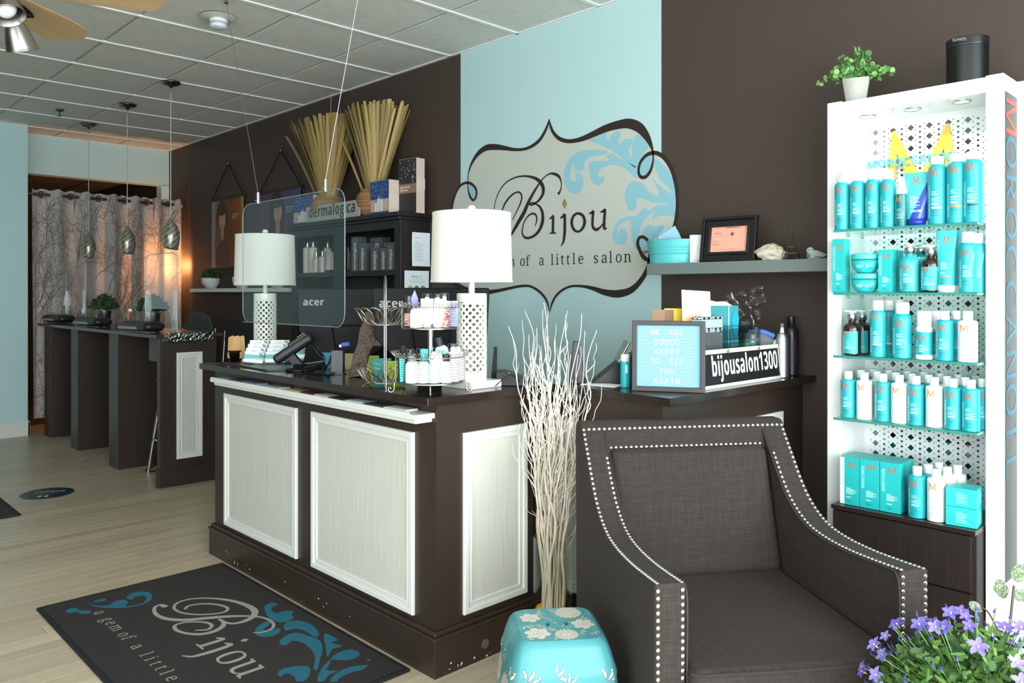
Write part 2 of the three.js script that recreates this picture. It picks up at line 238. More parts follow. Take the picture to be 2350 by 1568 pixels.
// ---------- hanging clear guard ----------
{
  const t = thing('hanging_guard', 'clear acrylic sneeze guard with rounded corners hung on two steel cables', 'guard', [-3.25, 1.16, -1.75]);
  const pane = mesh('pane', at(ext(rrect(0.92, 0.57, 0.06), 0.006, 0.001, 14), 0, 0.285, -0.003), phys(0xfafdfd, 0.0, { transmission: 1, thickness: 0, ior: 1.5, specularIntensity: 0.55 }), t); mesh('edge_glow_rim', at(new THREE.TubeGeometry(new THREE.CatmullRomCurve3(rrect(0.92, 0.57, 0.06).getPoints(14).map((p) => V(p.x, p.y, 0)), true), 160, 0.0022, 5, true), 0, 0.285, 0), phys(0xb9c6c9, 0.2, { transmission: 0.6, thickness: 0 }), t);  // pale rim tube stands in for light caught in the acrylic edge
  for (const [x, xt] of [[-0.3, -0.76], [0.31, 0.59]]) {
    mesh('clamp', [cyl(0.0085, 0.0085, 0.052, 14, 0.566), at(cyl(0.003, 0.003, 0.02, 10, -0.01), 0, 0.58, 0.004, PI / 2)].map((g) => g.translate(x, 0, 0)), C.chrome, t);
    mesh('cable', rod([x, 0.615, 0], [xt, 1.665, -0.05], 0.0016, 6), C.steel, t);
    mesh('ceiling_hook', [at(cyl(0.013, 0.005, 0.02, 12, 0), xt, 1.652, -0.05)], C.steel, t);
  }
}
// ---------- monitors ----------
function monitor(p, turn, label) {
  const t = thing('monitor', label, 'monitor', p, turn, 'monitors on the desk'), m = phys(0x08090a, 0.5, { specularIntensity: 0.4 });
  mesh('housing', [at(ext(shapeOf([[-0.243, 0.365], [-0.237, 0.372], [0.237, 0.372], [0.243, 0.365], [0.233, 0.17], [0.2, 0.13], [0.12, 0.06], [-0.12, 0.06], [-0.2, 0.13], [-0.233, 0.17]]), 0.024, 0.004), 0, 0, -0.022)], m, t);
  mesh('stand', [at(ext(shapeOf([[-0.08, 0.2], [0.08, 0.2], [0.05, 0.0], [-0.05, 0.0]]), 0.024, 0.008), 0, 0, 0.0, 0.06), span(-0.12, 0.12, 0, 0.012, -0.1, 0.08, 0.004)], m, t);
  const f = font.generateShapes('acer', 0.034); mesh('logo', at(new THREE.ShapeGeometry(f, 5), -0.215, 0.292, 0.0028), std(0x9aa0a3, 0.4), t);
  mesh('rating_label', span(0.09, 0.15, 0.1, 0.128, 0.0022, 0.0034), std(0x6d7173, 0.6), t);
  return t;
}
const font = await new FontLoader().loadAsync('fonts/droid/droid_sans_bold.typeface.json'), serif = await new FontLoader().loadAsync('fonts/droid/droid_serif_regular.typeface.json'), sans = await new FontLoader().loadAsync('fonts/droid/droid_sans_regular.typeface.json');
monitor([-3.24, 0.95, -2.056], rad(52), 'black monitor seen from behind through the hanging clear guard');
monitor([-2.6, 0.95, -2.045], rad(52), 'black monitor seen from behind between the wire stands and the lamp');

// ---------- wire stands and what they hold ----------
const wire = metal(0xb9b5ab, 0.28);
function loopRing(r0, r1, y0, y1, n, w, rad_) { const g = []; for (let i = 0; i < n; i++) { const a = i / n * 2 * PI, P = []; for (let k = 0; k < 8; k++) { const q = k / 8 * 2 * PI, f = 0.5 - 0.5 * Math.cos(q), b = a + w * Math.sin(q) / r1, r = r0 + (r1 - r0) * f; P.push([r * Math.sin(b), y0 + (y1 - y0) * f, r * Math.cos(b)]); } g.push(tube(P, rad_, 14, 4, true)); } return g; }
const ringG = (r, y, t, s = 40) => at(new THREE.TorusGeometry(r, t, 5, s), 0, y, 0, PI / 2);
{
  const t = thing('wire_fruit_stand', 'empty two tier wire stand with looped bowls and a tall arched handle', 'stand', [-2.5, 0.95, -1.745], rad(-33));
  for (const y of [0.015, 0.232]) { mesh('bowl', [...loopRing(0.075, 0.115, y, y + 0.062, 16, 0.034, 0.0015), ringG(0.076, y, 0.0018), cyl(0.074, 0.074, 0.003, 32, y - 0.002)], wire, t); }
  mesh('handle', tube([[-0.1, 0.0, 0], [-0.1, 0.2, 0], [-0.098, 0.32, 0], [-0.08, 0.385, 0], [-0.05, 0.408, 0], [0, 0.414, 0], [0.05, 0.408, 0], [0.08, 0.385, 0], [0.098, 0.32, 0], [0.1, 0.2, 0], [0.1, 0, 0]], 0.0032, 60, 8), C.steel, t);
  for (const a of [0.6, 2.2, 3.9, 5.4]) mesh('foot', tube([[0.07 * Math.sin(a), 0.015, 0.07 * Math.cos(a)], [0.09 * Math.sin(a), 0.012, 0.09 * Math.cos(a)], [0.105 * Math.sin(a), 0.002, 0.105 * Math.cos(a)]], 0.0025, 8, 6), wire, t);
}
const BX = -2.214, BZ = -1.738;
{
  const t = thing('tiered_basket_stand', 'two tier round wire basket stand on scroll feet, filled with small bottles', 'stand', [BX, 0.95, BZ], rad(20));
  const basket = (r, y0, y1, n) => { const g = [cyl(r, r, 0.003, 40, y0 - 0.003), ringG(r, y0, 0.0022), ringG(r, y1, 0.0022)]; for (let i = 1; i < n; i++) g.push(ringG(r, y0 + (y1 - y0) * i / n, 0.00085)); for (let i = 0; i < 7; i++) { const a = i / 7 * 2 * PI; g.push(rod([r * Math.sin(a), y0, r * Math.cos(a)], [r * Math.sin(a), y1, r * Math.cos(a)], 0.0013)); } return g; };
  mesh('lower_basket', [...basket(0.122, 0.04, 0.127, 11), ...loopRing(0.124, 0.142, 0.127, 0.146, 42, 0.007, 0.0011)], wire, t);
  mesh('upper_basket', [...basket(0.1, 0.228, 0.3, 11), ...loopRing(0.102, 0.116, 0.3, 0.318, 36, 0.006, 0.0011)], wire, t);
  mesh('pole', cyl(0.0095, 0.0095, 0.19, 18, 0.04), C.chrome, t);
  for (let i = 0; i < 4; i++) { const a = 0.55 + i * PI / 2, s = Math.sin(a), c = Math.cos(a); mesh('foot', tube([[0.112, 0.04], [0.124, 0.036], [0.127, 0.024], [0.128, 0.01], [0.136, 0.002], [0.146, 0.006], [0.147, 0.016], [0.141, 0.019], [0.138, 0.013]].map(([r, y]) => [r * s, y, r * c]), 0.0023, 30, 6), wire, t); }
}
const cv = (w, h, f) => canvasTex(w, h, f);
const floral = cv(128, 256, (g, w, h) => { g.fillStyle = '#f4efe6'; g.fillRect(0, 0, w, h); for (let i = 0; i < 90; i++) { g.fillStyle = ['#e2703c', '#efb04a', '#c23a5e', '#f2c9a0', '#d98fae'][i % 5]; g.beginPath(); g.arc(rnd(w), rnd(h), rnd(5, 15), 0, 7); g.fill(); g.strokeStyle = '#8d3350'; g.lineWidth = 1.5; g.stroke(); } });
const smallPrint = (bg, ink, accent) => cv(128, 192, (g, w, h) => { g.fillStyle = bg; g.fillRect(0, 0, w, h); g.fillStyle = ink; for (let y = 50; y < 165; y += 9) g.fillRect(38, y, rnd(14, 52), y % 4 ? 2 : 3.5); if (accent) { g.fillStyle = accent; g.fillRect(36, 66, 40, 12); } });
const paleLabel = std(0xffffff, 0.4, { map: smallPrint('#dfe6df', '#58625f', '#e3b95a') }), whiteLabel = std(0xffffff, 0.35, { map: smallPrint('#f1f3f1', '#777d80') }), violetLabel = std(0xffffff, 0.45, { map: smallPrint('#9b9fd6', '#d7d9f2') }), tealLabel = std(0xffffff, 0.4, { map: smallPrint('#35bdb9', '#d9f5f3') }), florM = std(0xffffff, 0.4, { map: floral });
const tubeShape = (w, h, d, base = 0.016) => { const g = new THREE.CylinderGeometry(1, 1, 1, 24, 8); const p = g.attributes.position; for (let i = 0; i < p.count; i++) { const k = p.getY(i) + 0.5, a = (w * 0.42) * (1 - k) + w * 0.5 * k, b = d * 0.5 * (1 - k) + 0.0015 * k; p.setXYZ(i, p.getX(i) * a, base + (h - base) * k, p.getZ(i) * b); } g.computeVertexNormals(); return g; };
const bottleGeo = (r, hs, sh = 0.35) => lathe([[0.0005, 0], [r * 0.9, 0], [r, r * 0.12], [r, hs - r * sh * 1.4], [r * 0.93, hs - r * sh * 0.55], [r * 0.7, hs - r * 0.08], [r * 0.5, hs], [0.0005, hs]], 28);
const capGeo = (r, y, h) => lathe([[0.0005, y], [r, y], [r, y + h - r * 0.14], [r * 0.9, y + h], [0.0005, y + h]], 24);
const clearCap = (r, y, h) => lathe([[r, y], [r, y + h - 0.003], [r - 0.003, y + h], [0.0005, y + h]], 24);
function small(name, label, cat, p, build, tilt, group = 'small bottles and tubes in the basket stand') { const t = thing(name, label, cat, [BX + p[0], 0.95 + p[1], BZ + p[2]], p[3] ?? 0.9, group); build(t); if (tilt) { t.rotation.order = 'YXZ'; t.rotation.z = tilt; } return t; }
const sprayer = (r, h, bm, cm, cap = 0.035) => (t) => { mesh('bottle_body', bottleGeo(r, h), bm, t); mesh('nozzle', [cyl(r * 0.5, r * 0.34, cap * 0.6, 14, h), cyl(r * 0.9, r * 0.9, 0.004, 18, h - 0.002)], cm, t); mesh('clear_cap', clearCap(r * 0.86, h, cap), C.acrylic, t); };
const mini = (r, h, bm, capM, ch) => (t) => { mesh('bottle_body', bottleGeo(r, h, 0.7), bm, t); mesh('cap', capGeo(r * 0.62, h - 0.004, ch), capM, t); };
const U = 0.231;  // upper basket
// view axes on the stand: across runs to the right of the picture, near points to the camera
const av = (a, n) => [a * 0.617 + n * 0.787, 0, -a * 0.787 + n * 0.617], put = (a, n, y) => { const q = av(a, n); return [q[0], y, q[2]]; };
small('spray_bottle', 'black spray bottle with an orange floral label, far left of the upper basket', 'bottle', put(-0.075, 0.03, U), (t) => { mesh('bottle_body', bottleGeo(0.016, 0.075), C.black, t); mesh('floral_label', lathe([[0.0163, 0.006], [0.0163, 0.05]], 24), florM, t); mesh('clear_cap', clearCap(0.012, 0.078, 0.033), C.acrylic, t); });
small('sample_sachet', 'lilac foil sachet sticking up above the upper wire basket', 'sachet', put(-0.055, -0.02, U + 0.03), (t) => { mesh('foil', at(ext(shapeOf([[-0.018, 0], [0.018, 0], [0.014, 0.07], [0.002, 0.1], [-0.013, 0.072]]), 0.006, 0.002), 0, 0, 0, 0, 0.5, 0.05), violetLabel, t); });
small('cream_jar', 'white rounded bottle left of the two white tubes in the upper basket', 'bottle', put(-0.048, 0.065, U), (t) => { mesh('bottle_body', bottleGeo(0.023, 0.07, 0.9), whiteLabel, t); });
small('cream_tube', 'wide white squeeze tube in the middle of the upper basket', 'tube', put(-0.012, 0.075, U), (t) => { mesh('tube_body', tubeShape(0.044, 0.1, 0.028, 0.012), C.whiteGloss, t); mesh('cap', capGeo(0.013, 0, 0.014), C.white, t); });
small('cream_tube', 'white squeeze tube leaning right in the upper basket', 'tube', put(0.022, 0.075, U), (t) => { mesh('tube_body', tubeShape(0.042, 0.1, 0.026, 0.012), C.whiteGloss, t); mesh('cap', capGeo(0.013, 0, 0.014), C.white, t); }, -0.12);
small('foam_bottle', 'white pump bottle under a clear cap behind the white tubes, upper basket', 'bottle', put(-0.012, 0.01, U), sprayer(0.02, 0.085, C.whiteGloss, C.white, 0.034));
small('foam_bottle', 'slim white pump bottle under a clear cap between tube and floral bottle', 'bottle', put(0.025, 0.02, U), sprayer(0.018, 0.085, C.whiteGloss, C.white, 0.033));
small('floral_bottle', 'white pump bottle with pink and orange floral print, upper basket', 'bottle', put(0.048, 0.05, U), (t) => { sprayer(0.0185, 0.09, C.whiteGloss, C.white, 0.03)(t); mesh('floral_label', lathe([[0.0188, 0.004], [0.0188, 0.068]], 24), florM, t); });
small('lilac_tube', 'flat lilac tube standing beside the floral bottle', 'tube', put(0.078, 0.04, U), (t) => { mesh('tube_body', tubeShape(0.034, 0.092, 0.02, 0.002), violetLabel, t); });
small('mint_tube', 'narrow turquoise tube at the right rim of the upper basket', 'tube', put(0.09, 0.015, U), (t) => { mesh('tube_body', tubeShape(0.02, 0.075, 0.016, 0.002), tealLabel, t); });
const L0 = 0.043, frost = phys(0xe2ece6, 0.35, { transmission: 0.25, thickness: 0 }), tealCap = std(0x2aa5a2, 0.4);
small('dark_bottle', 'tall black capped bottle at the left of the lower basket', 'bottle', put(-0.095, 0.045, L0), mini(0.017, 0.1, std(0x111112, 0.3), C.blackMatte, 0.03));
small('mini_bottle', 'pale green mini bottle with a yellow label mark, lower basket front left', 'bottle', put(-0.062, 0.085, L0), (t) => { mini(0.024, 0.075, paleLabel, C.acrylic, 0.028)(t); });
small('mini_bottle', 'pale mini bottle second from left along the lower basket front', 'bottle', put(-0.025, 0.093, L0), (t) => { mini(0.0225, 0.074, frost, C.acrylic, 0.03)(t); });
small('mini_bottle', 'bluish mini bottle next to the turquoise tube, lower basket front', 'bottle', put(0.012, 0.095, L0), (t) => { mini(0.0225, 0.072, phys(0xd5e6ea, 0.35, { transmission: 0.3, thickness: 0 }), C.acrylic, 0.026)(t); });
small('mint_tube', 'turquoise tube standing upside down in the middle of the lower basket', 'tube', put(0.033, 0.06, L0), (t) => mesh('tube_body', at(tubeShape(0.034, 0.11, 0.02, 0.002), 0, 0, 0), tealLabel, t));
small('mint_tube', 'slim turquoise tube at the far left edge of the lower basket', 'tube', put(-0.097, 0.065, L0), (t) => mesh('tube_body', tubeShape(0.02, 0.085, 0.014, 0.002), tealLabel, t));
small('mint_tube', 'turquoise tube behind the mini bottles of the lower basket', 'tube', put(-0.02, 0.0, L0), (t) => mesh('tube_body', tubeShape(0.032, 0.11, 0.02, 0.002), tealLabel, t));
small('round_bottle', 'white ball shaped bottle lying on the rim of the lower basket', 'bottle', put(0.018, 0.098, 0.128), (t) => { mesh('bottle_body', at(ball(0.0245, 0, 0, 0, 22), 0, 0, 0), C.whiteGloss, t); mesh('lid_mark', at(new THREE.TorusGeometry(0.006, 0.0015, 5, 16), 0.006, 0.021, 0.012, -1.0), std(0xd9935a, 0.5), t); });
small('shampoo_bottle', 'bright white bottle with grey lettering at the front of the lower basket', 'bottle', put(0.052, 0.083, L0), (t) => mini(0.024, 0.074, whiteLabel, C.black, 0.028)(t));
small('shampoo_bottle', 'white bottle under a clear cap, lower basket, left of the last one', 'bottle', put(0.078, 0.055, L0), sprayer(0.0225, 0.1, whiteLabel, C.white, 0.034));
small('shampoo_bottle', 'white bottle under a clear cap at the right edge of lower basket', 'bottle', put(0.096, 0.015, L0), sprayer(0.022, 0.098, C.whiteGloss, C.white, 0.034));
small('shampoo_bottle', 'white bottle with a black cap tipped sideways on the pile, lower basket', 'bottle', put(0.052, -0.01, 0.1), (t) => { mesh('bottle_body', bottleGeo(0.025, 0.065, 0.9), C.whiteGloss, t); mesh('cap', cyl(0.0125, 0.0125, 0.036, 20, 0.06), C.charcoal, t); }, 0.28);
small('round_cap_bottle', 'white bottle with a round black cap at the back of the lower basket', 'bottle', put(0.078, 0.0, 0.07), (t) => { mesh('bottle_body', bottleGeo(0.022, 0.08, 0.9), C.whiteGloss, t); mesh('cap', ball(0.016, 0, 0.085, 0, 14), C.black, t); }, -0.15);
for (const [a, n, l] of [[-0.07, -0.02, 'clear capped mini bottle behind the black bottle, lower basket'], [0.03, -0.04, 'clear capped mini bottle behind the pole, lower basket']]) small('mini_bottle', l, 'bottle', put(a, n, L0), mini(0.02, 0.085, frost, C.acrylic, 0.028));

// ---------- on the reception desk ----------
const D = 0.95, VR = rad(46); // desk height; a turn that faces the waiting area
{
  solo('desk_pad', 'thin black writing pad under the card holder at the left end of the desk', 'desk pad', at(ext(shapeOf([[-3.8, -1.7], [-3.31, -1.675], [-3.26, -1.745], [-3.3, -2.1], [-3.74, -2.1]].map(([x, z]) => [x + 3.5, z + 1.85])), 0.007, 0.001), 0, 0.007, 0, PI / 2), std(0x1c1f20, 0.35), [-3.5, D, -1.85]);
  const h = thing('card_holder', 'clear tiered card holder filled with white and turquoise cards', 'card holder', [-3.575, D + 0.008, -1.86], rad(50)), g = [];
  for (let i = 0; i < 4; i++) g.push(span(-0.15, 0.15, 0.012 + i * 0.018, 0.03 + i * 0.018, 0.05 - i * 0.034, 0.052 - i * 0.034));
  for (const x of [-0.15, -0.05, 0.05, 0.15]) g.push(at(ext(shapeOf([[0, 0], [0.066, 0], [0.066, 0.03], [-0.06, 0.1], [-0.06, 0]]), 0.002), x + 0.001, 0, 0, 0, -PI / 2));
  g.push(span(-0.15, 0.15, 0, 0.002, -0.06, 0.066)); mesh('rack', g, C.acrylic, h);
  const scroll = (g, x, y, s) => { g.strokeStyle = '#1c1c1f'; g.lineWidth = 5 * s; for (const [a, b, r, p, q] of [[0, 0, 10, 0.5, 5.2], [4, 24, 13, 3.6, 8.4], [14, 6, 7, 1, 6]]) { g.beginPath(); g.arc(x + a * s, y + b * s, r * s, p, q); g.stroke(); } };
  const cardT = (teal) => canvasTex(256, 160, (g) => { g.fillStyle = '#eef3f2'; g.fillRect(0, 0, 256, 160); if (teal) { g.fillStyle = '#6fbdb8'; g.fillRect(0, 40, 256, 76); g.fillStyle = '#e7f3f1'; g.fillRect(20, 112, 216, 6); } g.fillStyle = '#8a8f90'; if (!teal) g.fillRect(70, 34, 100, 5); g.fillStyle = '#aab'; if (!teal) g.fillRect(70, 48, 70, 3); scroll(g, 214, 20, 1.5); });
  const white = std(0xffffff, 0.8, { map: cardT(false) }), teal = std(0xffffff, 0.8, { map: cardT(true) });
  const cg = new THREE.BoxGeometry(0.09, 0.052, 0.012);
  const said = ['front row left, a leaning turquoise and white card stack', 'front row right of the card holder, turquoise cards', 'second row left of the card holder, white cards', 'second row right of the card holder, white cards', 'third row left of the card holder, white cards', 'third row right of the card holder, white cards', 'back row left of the card holder, white cards', 'back row right of the card holder, white cards', 'white and turquoise cards at the far right of the holder, behind the terminal'];
  for (let k = 0; k < 9; k++) { const r = k < 8 ? k >> 1 : 1, c = k < 8 ? k % 2 : 2, lx = c * 0.1 - 0.1, lz = 0.036 - r * 0.034, ly = 0.032 + r * 0.017, q = V(lx, ly, lz).applyAxisAngle(V(0, 1, 0), rad(50));
    const o = solo('card_stack', said[k], 'cards', cg.clone(), k < 2 || k === 8 ? teal : white, [-3.575 + q.x, D + 0.008 + q.y, -1.86 + q.z], rad(50), 'cards in the tiered holder'); o.rotation.order = 'YXZ'; o.rotation.x = -0.25; if (k === 0) o.rotation.z = -0.1; }
  const b = thing('stick_bin', 'smoked clear bin holding pale wooden sticks behind the card holder', 'bin', [-3.86, D + 0.001, -1.78], rad(40)), w = (s, y) => [-0.04 * s, 0.04 * s];
  mesh('bin_wall', lathe([[0.03, 0], [0.045, 0.06], [0.043, 0.06], [0.028, 0.003], [0.001, 0.003]], 4), phys(0x8d9697, 0.05, { transmission: 1, thickness: 0, opacity: 1 }), b);
  const wood = dataTex(128, (x, y) => { const a = woodN[(y * 4) * 512 + x * 4]; return mix([206, 168, 112], [176, 136, 84], a); }, true), sm = std(0xffffff, 0.7, { map: wood });
  const sg = ext(rrect(0.02, 0.11, 0.0095), 0.0018, 0.0004, 6);
  for (let i = 0; i < 9; i++) { const o = solo('wooden_stick', 'flat pale wooden stick with a rounded end standing in the smoked bin', 'stick', sg, sm, [-3.86 + (i - 4) * 0.007 * 0.9 + 0.012, D + 0.075 + (i % 3) * 0.003, -1.78 - (i - 4) * 0.006], rad(15 + i * 9), 'wooden sticks in the bin'); o.rotation.z = (i - 4) * 0.02; }
  const t = thing('card_terminal', 'black card payment terminal tilted on a round swivel stand with coloured keys', 'terminal', [-3.245, D, -1.80], rad(46)), tb = std(0x1d2023, 0.4);
  mesh('swivel_base', lathe([[0.001, 0], [0.062, 0], [0.066, 0.004], [0.06, 0.012], [0.03, 0.014], [0.028, 0.03], [0.001, 0.03]], 32), C.black, t);
  mesh('stand_arm', [at(ext(shapeOf([[-0.02, 0], [0.03, 0], [-0.035, 0.075], [-0.068, 0.055]]), 0.034, 0.003), 0, 0.015, -0.017)], C.charcoal, t);
  const hd = new THREE.Group(); hd.name = 'head'; hd.position.set(-0.025, 0.1, 0); hd.rotation.z = rad(33); t.add(hd);
  mesh('shell', [new RoundedBoxGeometry(0.2, 0.044, 0.078, 3, 0.018), at(new RoundedBoxGeometry(0.1, 0.02, 0.07, 2, 0.008), 0.04, 0.022, 0)], tb, hd);
  mesh('screen', span(0.045, 0.08, 0.032, 0.0335, -0.027, 0.027), std(0xb9b562, 0.3), hd);
  const keys = []; for (let i = 0; i < 4; i++) for (let j = 0; j < 3; j++) keys.push(box(0.011, 0.004, 0.015, -0.055 + i * 0.019, 0.0235, (j - 1) * 0.021, 0.001)); mesh('keypad', keys, std(0xa9b1c4, 0.5), hd);
  [0xc23028, 0xe0a428, 0x2f9a3f].forEach((c, j) => mesh('function_key', box(0.011, 0.004, 0.015, -0.08, 0.0215, (j - 1) * 0.021, 0.001), std(c, 0.45), hd));
  const grip = []; for (let i = 0; i < 16; i++) for (let j = 0; j < 3; j++) grip.push(ball(0.0014, -0.045 + i * 0.0075, 0.002 + j * 0.006, 0.0388, 6)); mesh('grip_dots', grip, C.grey, hd);
  const ph = thing('desk_phone', 'dark desk handset cradle with a pale printed edge behind the terminal', 'phone', [-3.366, D, -1.97], rad(30));
  mesh('cradle', [at(ext(shapeOf(smooth([[-0.075, 0], [0.085, 0], [0.09, 0.03], [0.03, 0.06], [-0.02, 0.115], [-0.05, 0.11], [-0.06, 0.05]], 4)), 0.08, 0.01), 0, 0, -0.04)], std(0x17191a, 0.45), ph);
  mesh('printed_edge', tube([[-0.07, 0.012, 0.041], [0, 0.022, 0.043], [0.082, 0.036, 0.041]], 0.003, 14, 5), std(0xa6a9a6, 0.6), ph); mesh('signal_lamp', ball(0.003, 0.06, 0.05, 0.038, 8), std(0xd8323a, 0.4), ph);
  solo('terminal_cable', 'thin black cable looping from the terminal over the desk', 'cable', tube([[-3.17, 1.06, -1.84], [-3.13, 1.0, -1.86], [-3.19, 0.965, -1.79], [-3.12, 0.955, -1.76], [-3.0, 0.954, -1.77], [-2.97, 0.956, -1.82]], 0.003, 40, 6), C.black);
  const vc = thing('monitor_cable', 'black monitor cable with a bright blue plug', 'cable');
  mesh('cable', tube([[-3.0, 1.065, -1.86], [-3.05, 1.03, -1.85], [-3.07, 0.985, -1.84], [-3.1, 0.956, -1.83], [-3.02, 0.954, -1.79], [-2.93, 0.954, -1.76]], 0.0042, 40, 6), C.black, vc);
  mesh('plug', at(new RoundedBoxGeometry(0.038, 0.02, 0.016, 2, 0.004), -2.975, 1.078, -1.87, 0, VR, 0.15), std(0x2547a8, 0.45), vc); mesh('connector', at(new RoundedBoxGeometry(0.012, 0.014, 0.012, 2, 0.002), -3.0, 1.07, -1.86, 0, VR, 0.15), C.steel, vc);
  solo('power_cable', 'thin black power cable hanging down beside the blue plug', 'cable', tube([[-3.06, 1.09, -1.9], [-3.075, 1.05, -1.89], [-3.1, 1.0, -1.88], [-3.14, 0.956, -1.85]], 0.0026, 20, 5), C.black);
  const pc = thing('pen_box', 'tall glossy black box between the blue plug and the driftwood', 'box', [-2.97, D, -1.83], VR);
  mesh('box_shell', [span(-0.024, 0.024, 0, 0.105, -0.024, -0.022), span(-0.024, 0.024, 0, 0.105, 0.022, 0.024), span(-0.024, -0.022, 0, 0.105, -0.022, 0.022), span(0.022, 0.024, 0, 0.105, -0.022, 0.022), span(-0.022, 0.022, 0, 0.003, -0.022, 0.022)], C.blackGloss, pc); mesh('foot_plate', span(-0.04, 0.03, 0, 0.004, -0.03, 0.03, 0.001), C.blackGloss, pc);
  [['blue folded paper flag behind the phone', 0x3a7f9d, -3.22, -1.95], ['khaki folded paper flag left of the black box', 0xa7a068, -3.13, -1.965], ['lime folded paper flag right of the black box', 0xb0b92f, -2.945, -1.97], ['turquoise folded paper flag behind the lower wire bowl', 0x3f9f97, -2.79, -1.925], ['lime folded paper flag behind the wire handle', 0x9fb02d, -2.64, -1.89]].forEach(([l, c, x, z]) => { const o = thing('paper_flag', l, 'paper flag', [x, D, z], rad(50), 'coloured paper flags along the desk'); mesh('face', at(ext(shapeOf([[-0.045, 0.075], [0.045, 0.075], [0.024, 0.004], [-0.024, 0.004]]), 0.0015), 0, 0, 0, -0.12), std(c, 0.75), o); mesh('foot', span(-0.024, 0.024, 0, 0.002, -0.03, 0.004), std(c, 0.75), o); });
  const bark = dataTex(256, (x, y) => { const a = brushN[x * 256 + y], b = fineN[y * 256 + x]; return mix([112, 98, 84], [52, 43, 36], Math.min(1, Math.abs(a - 0.5) * 2.4 + b * 0.5)); }, true);
  const dw = new THREE.BoxGeometry(0.066, 0.275, 0.034, 6, 22, 4), dp = dw.attributes.position; for (let i = 0; i < dp.count; i++) { const y = dp.getY(i); dp.setXYZ(i, dp.getX(i) * (1 + 0.12 * Math.sin(y * 26)) + 0.008 * Math.sin(y * 17) + 0.003 * Math.sin(y * 61 + dp.getZ(i) * 90), y + 0.006 * Math.sin(dp.getX(i) * 70), dp.getZ(i) + 0.004 * Math.sin(y * 40 + dp.getX(i) * 60)); } dw.computeVertexNormals();
  const dr = thing('driftwood', 'weathered grey brown piece of driftwood leaning behind the empty wire stand', 'driftwood', [-2.815, D + 0.136, -1.865], rad(50)); dr.rotation.order = 'YXZ'; dr.rotation.z = -0.2; dr.rotation.x = -0.06;
  mesh('plank_piece', dw, std(0xffffff, 0.9, { map: bark, bumpMap: bark, bumpScale: 0.004 }), dr); mesh('knot', at(new THREE.TorusGeometry(0.009, 0.004, 6, 14), 0.0, 0.075, 0.018), std(0x5d4636, 0.9), dr);
  const am = thing('router', 'black modem with vents and one antenna beside the right lamp', 'router', [-2.165, D, -2.11], rad(40)); const vents = []; for (let i = 0; i < 9; i++) vents.push(span(-0.05, 0.06, 0.012 + i * 0.004, 0.0135 + i * 0.004, 0.0455, 0.0475));
  mesh('case', at(ext(shapeOf([[-0.07, 0], [0.07, 0], [0.066, 0.02], [-0.04, 0.055], [-0.07, 0.055]]), 0.09, 0.003), 0, 0, -0.045), C.black, am); mesh('vents', vents, C.charcoal, am); mesh('status_light', ball(0.0022, -0.02, 0.05, 0.046, 6), std(0xffffff, 0.4), am);
  mesh('antenna', at(ext(shapeOf([[-0.012, 0], [0.012, 0], [0.006, 0.145], [-0.006, 0.145]]), 0.008, 0.002), -0.085, 0.0, -0.01, 0, 0, -0.05), C.blackMatte, am);
  const a2 = thing('router', 'black router with a wide glossy paddle antenna behind the curly branches', 'router', [-2.03, D, -2.31], rad(40)); mesh('case', box(0.07, 0.018, 0.05, 0, 0.009, -0.02, 0.004), C.black, a2);
  mesh('antenna', at(ext(shapeOf([[-0.03, 0], [0.03, 0], [0.012, 0.165], [-0.015, 0.165]]), 0.012, 0.003), 0, 0.0, 0.0), C.blackGloss, a2);
  solo('usb_cable', 'thin black cable curving beside the right lamp base', 'cable', tube([[-2.16, 0.955, -2.0], [-2.135, 0.99, -2.03], [-2.12, 0.995, -2.05], [-2.115, 0.97, -2.08]], 0.002, 20, 5), C.black);
}
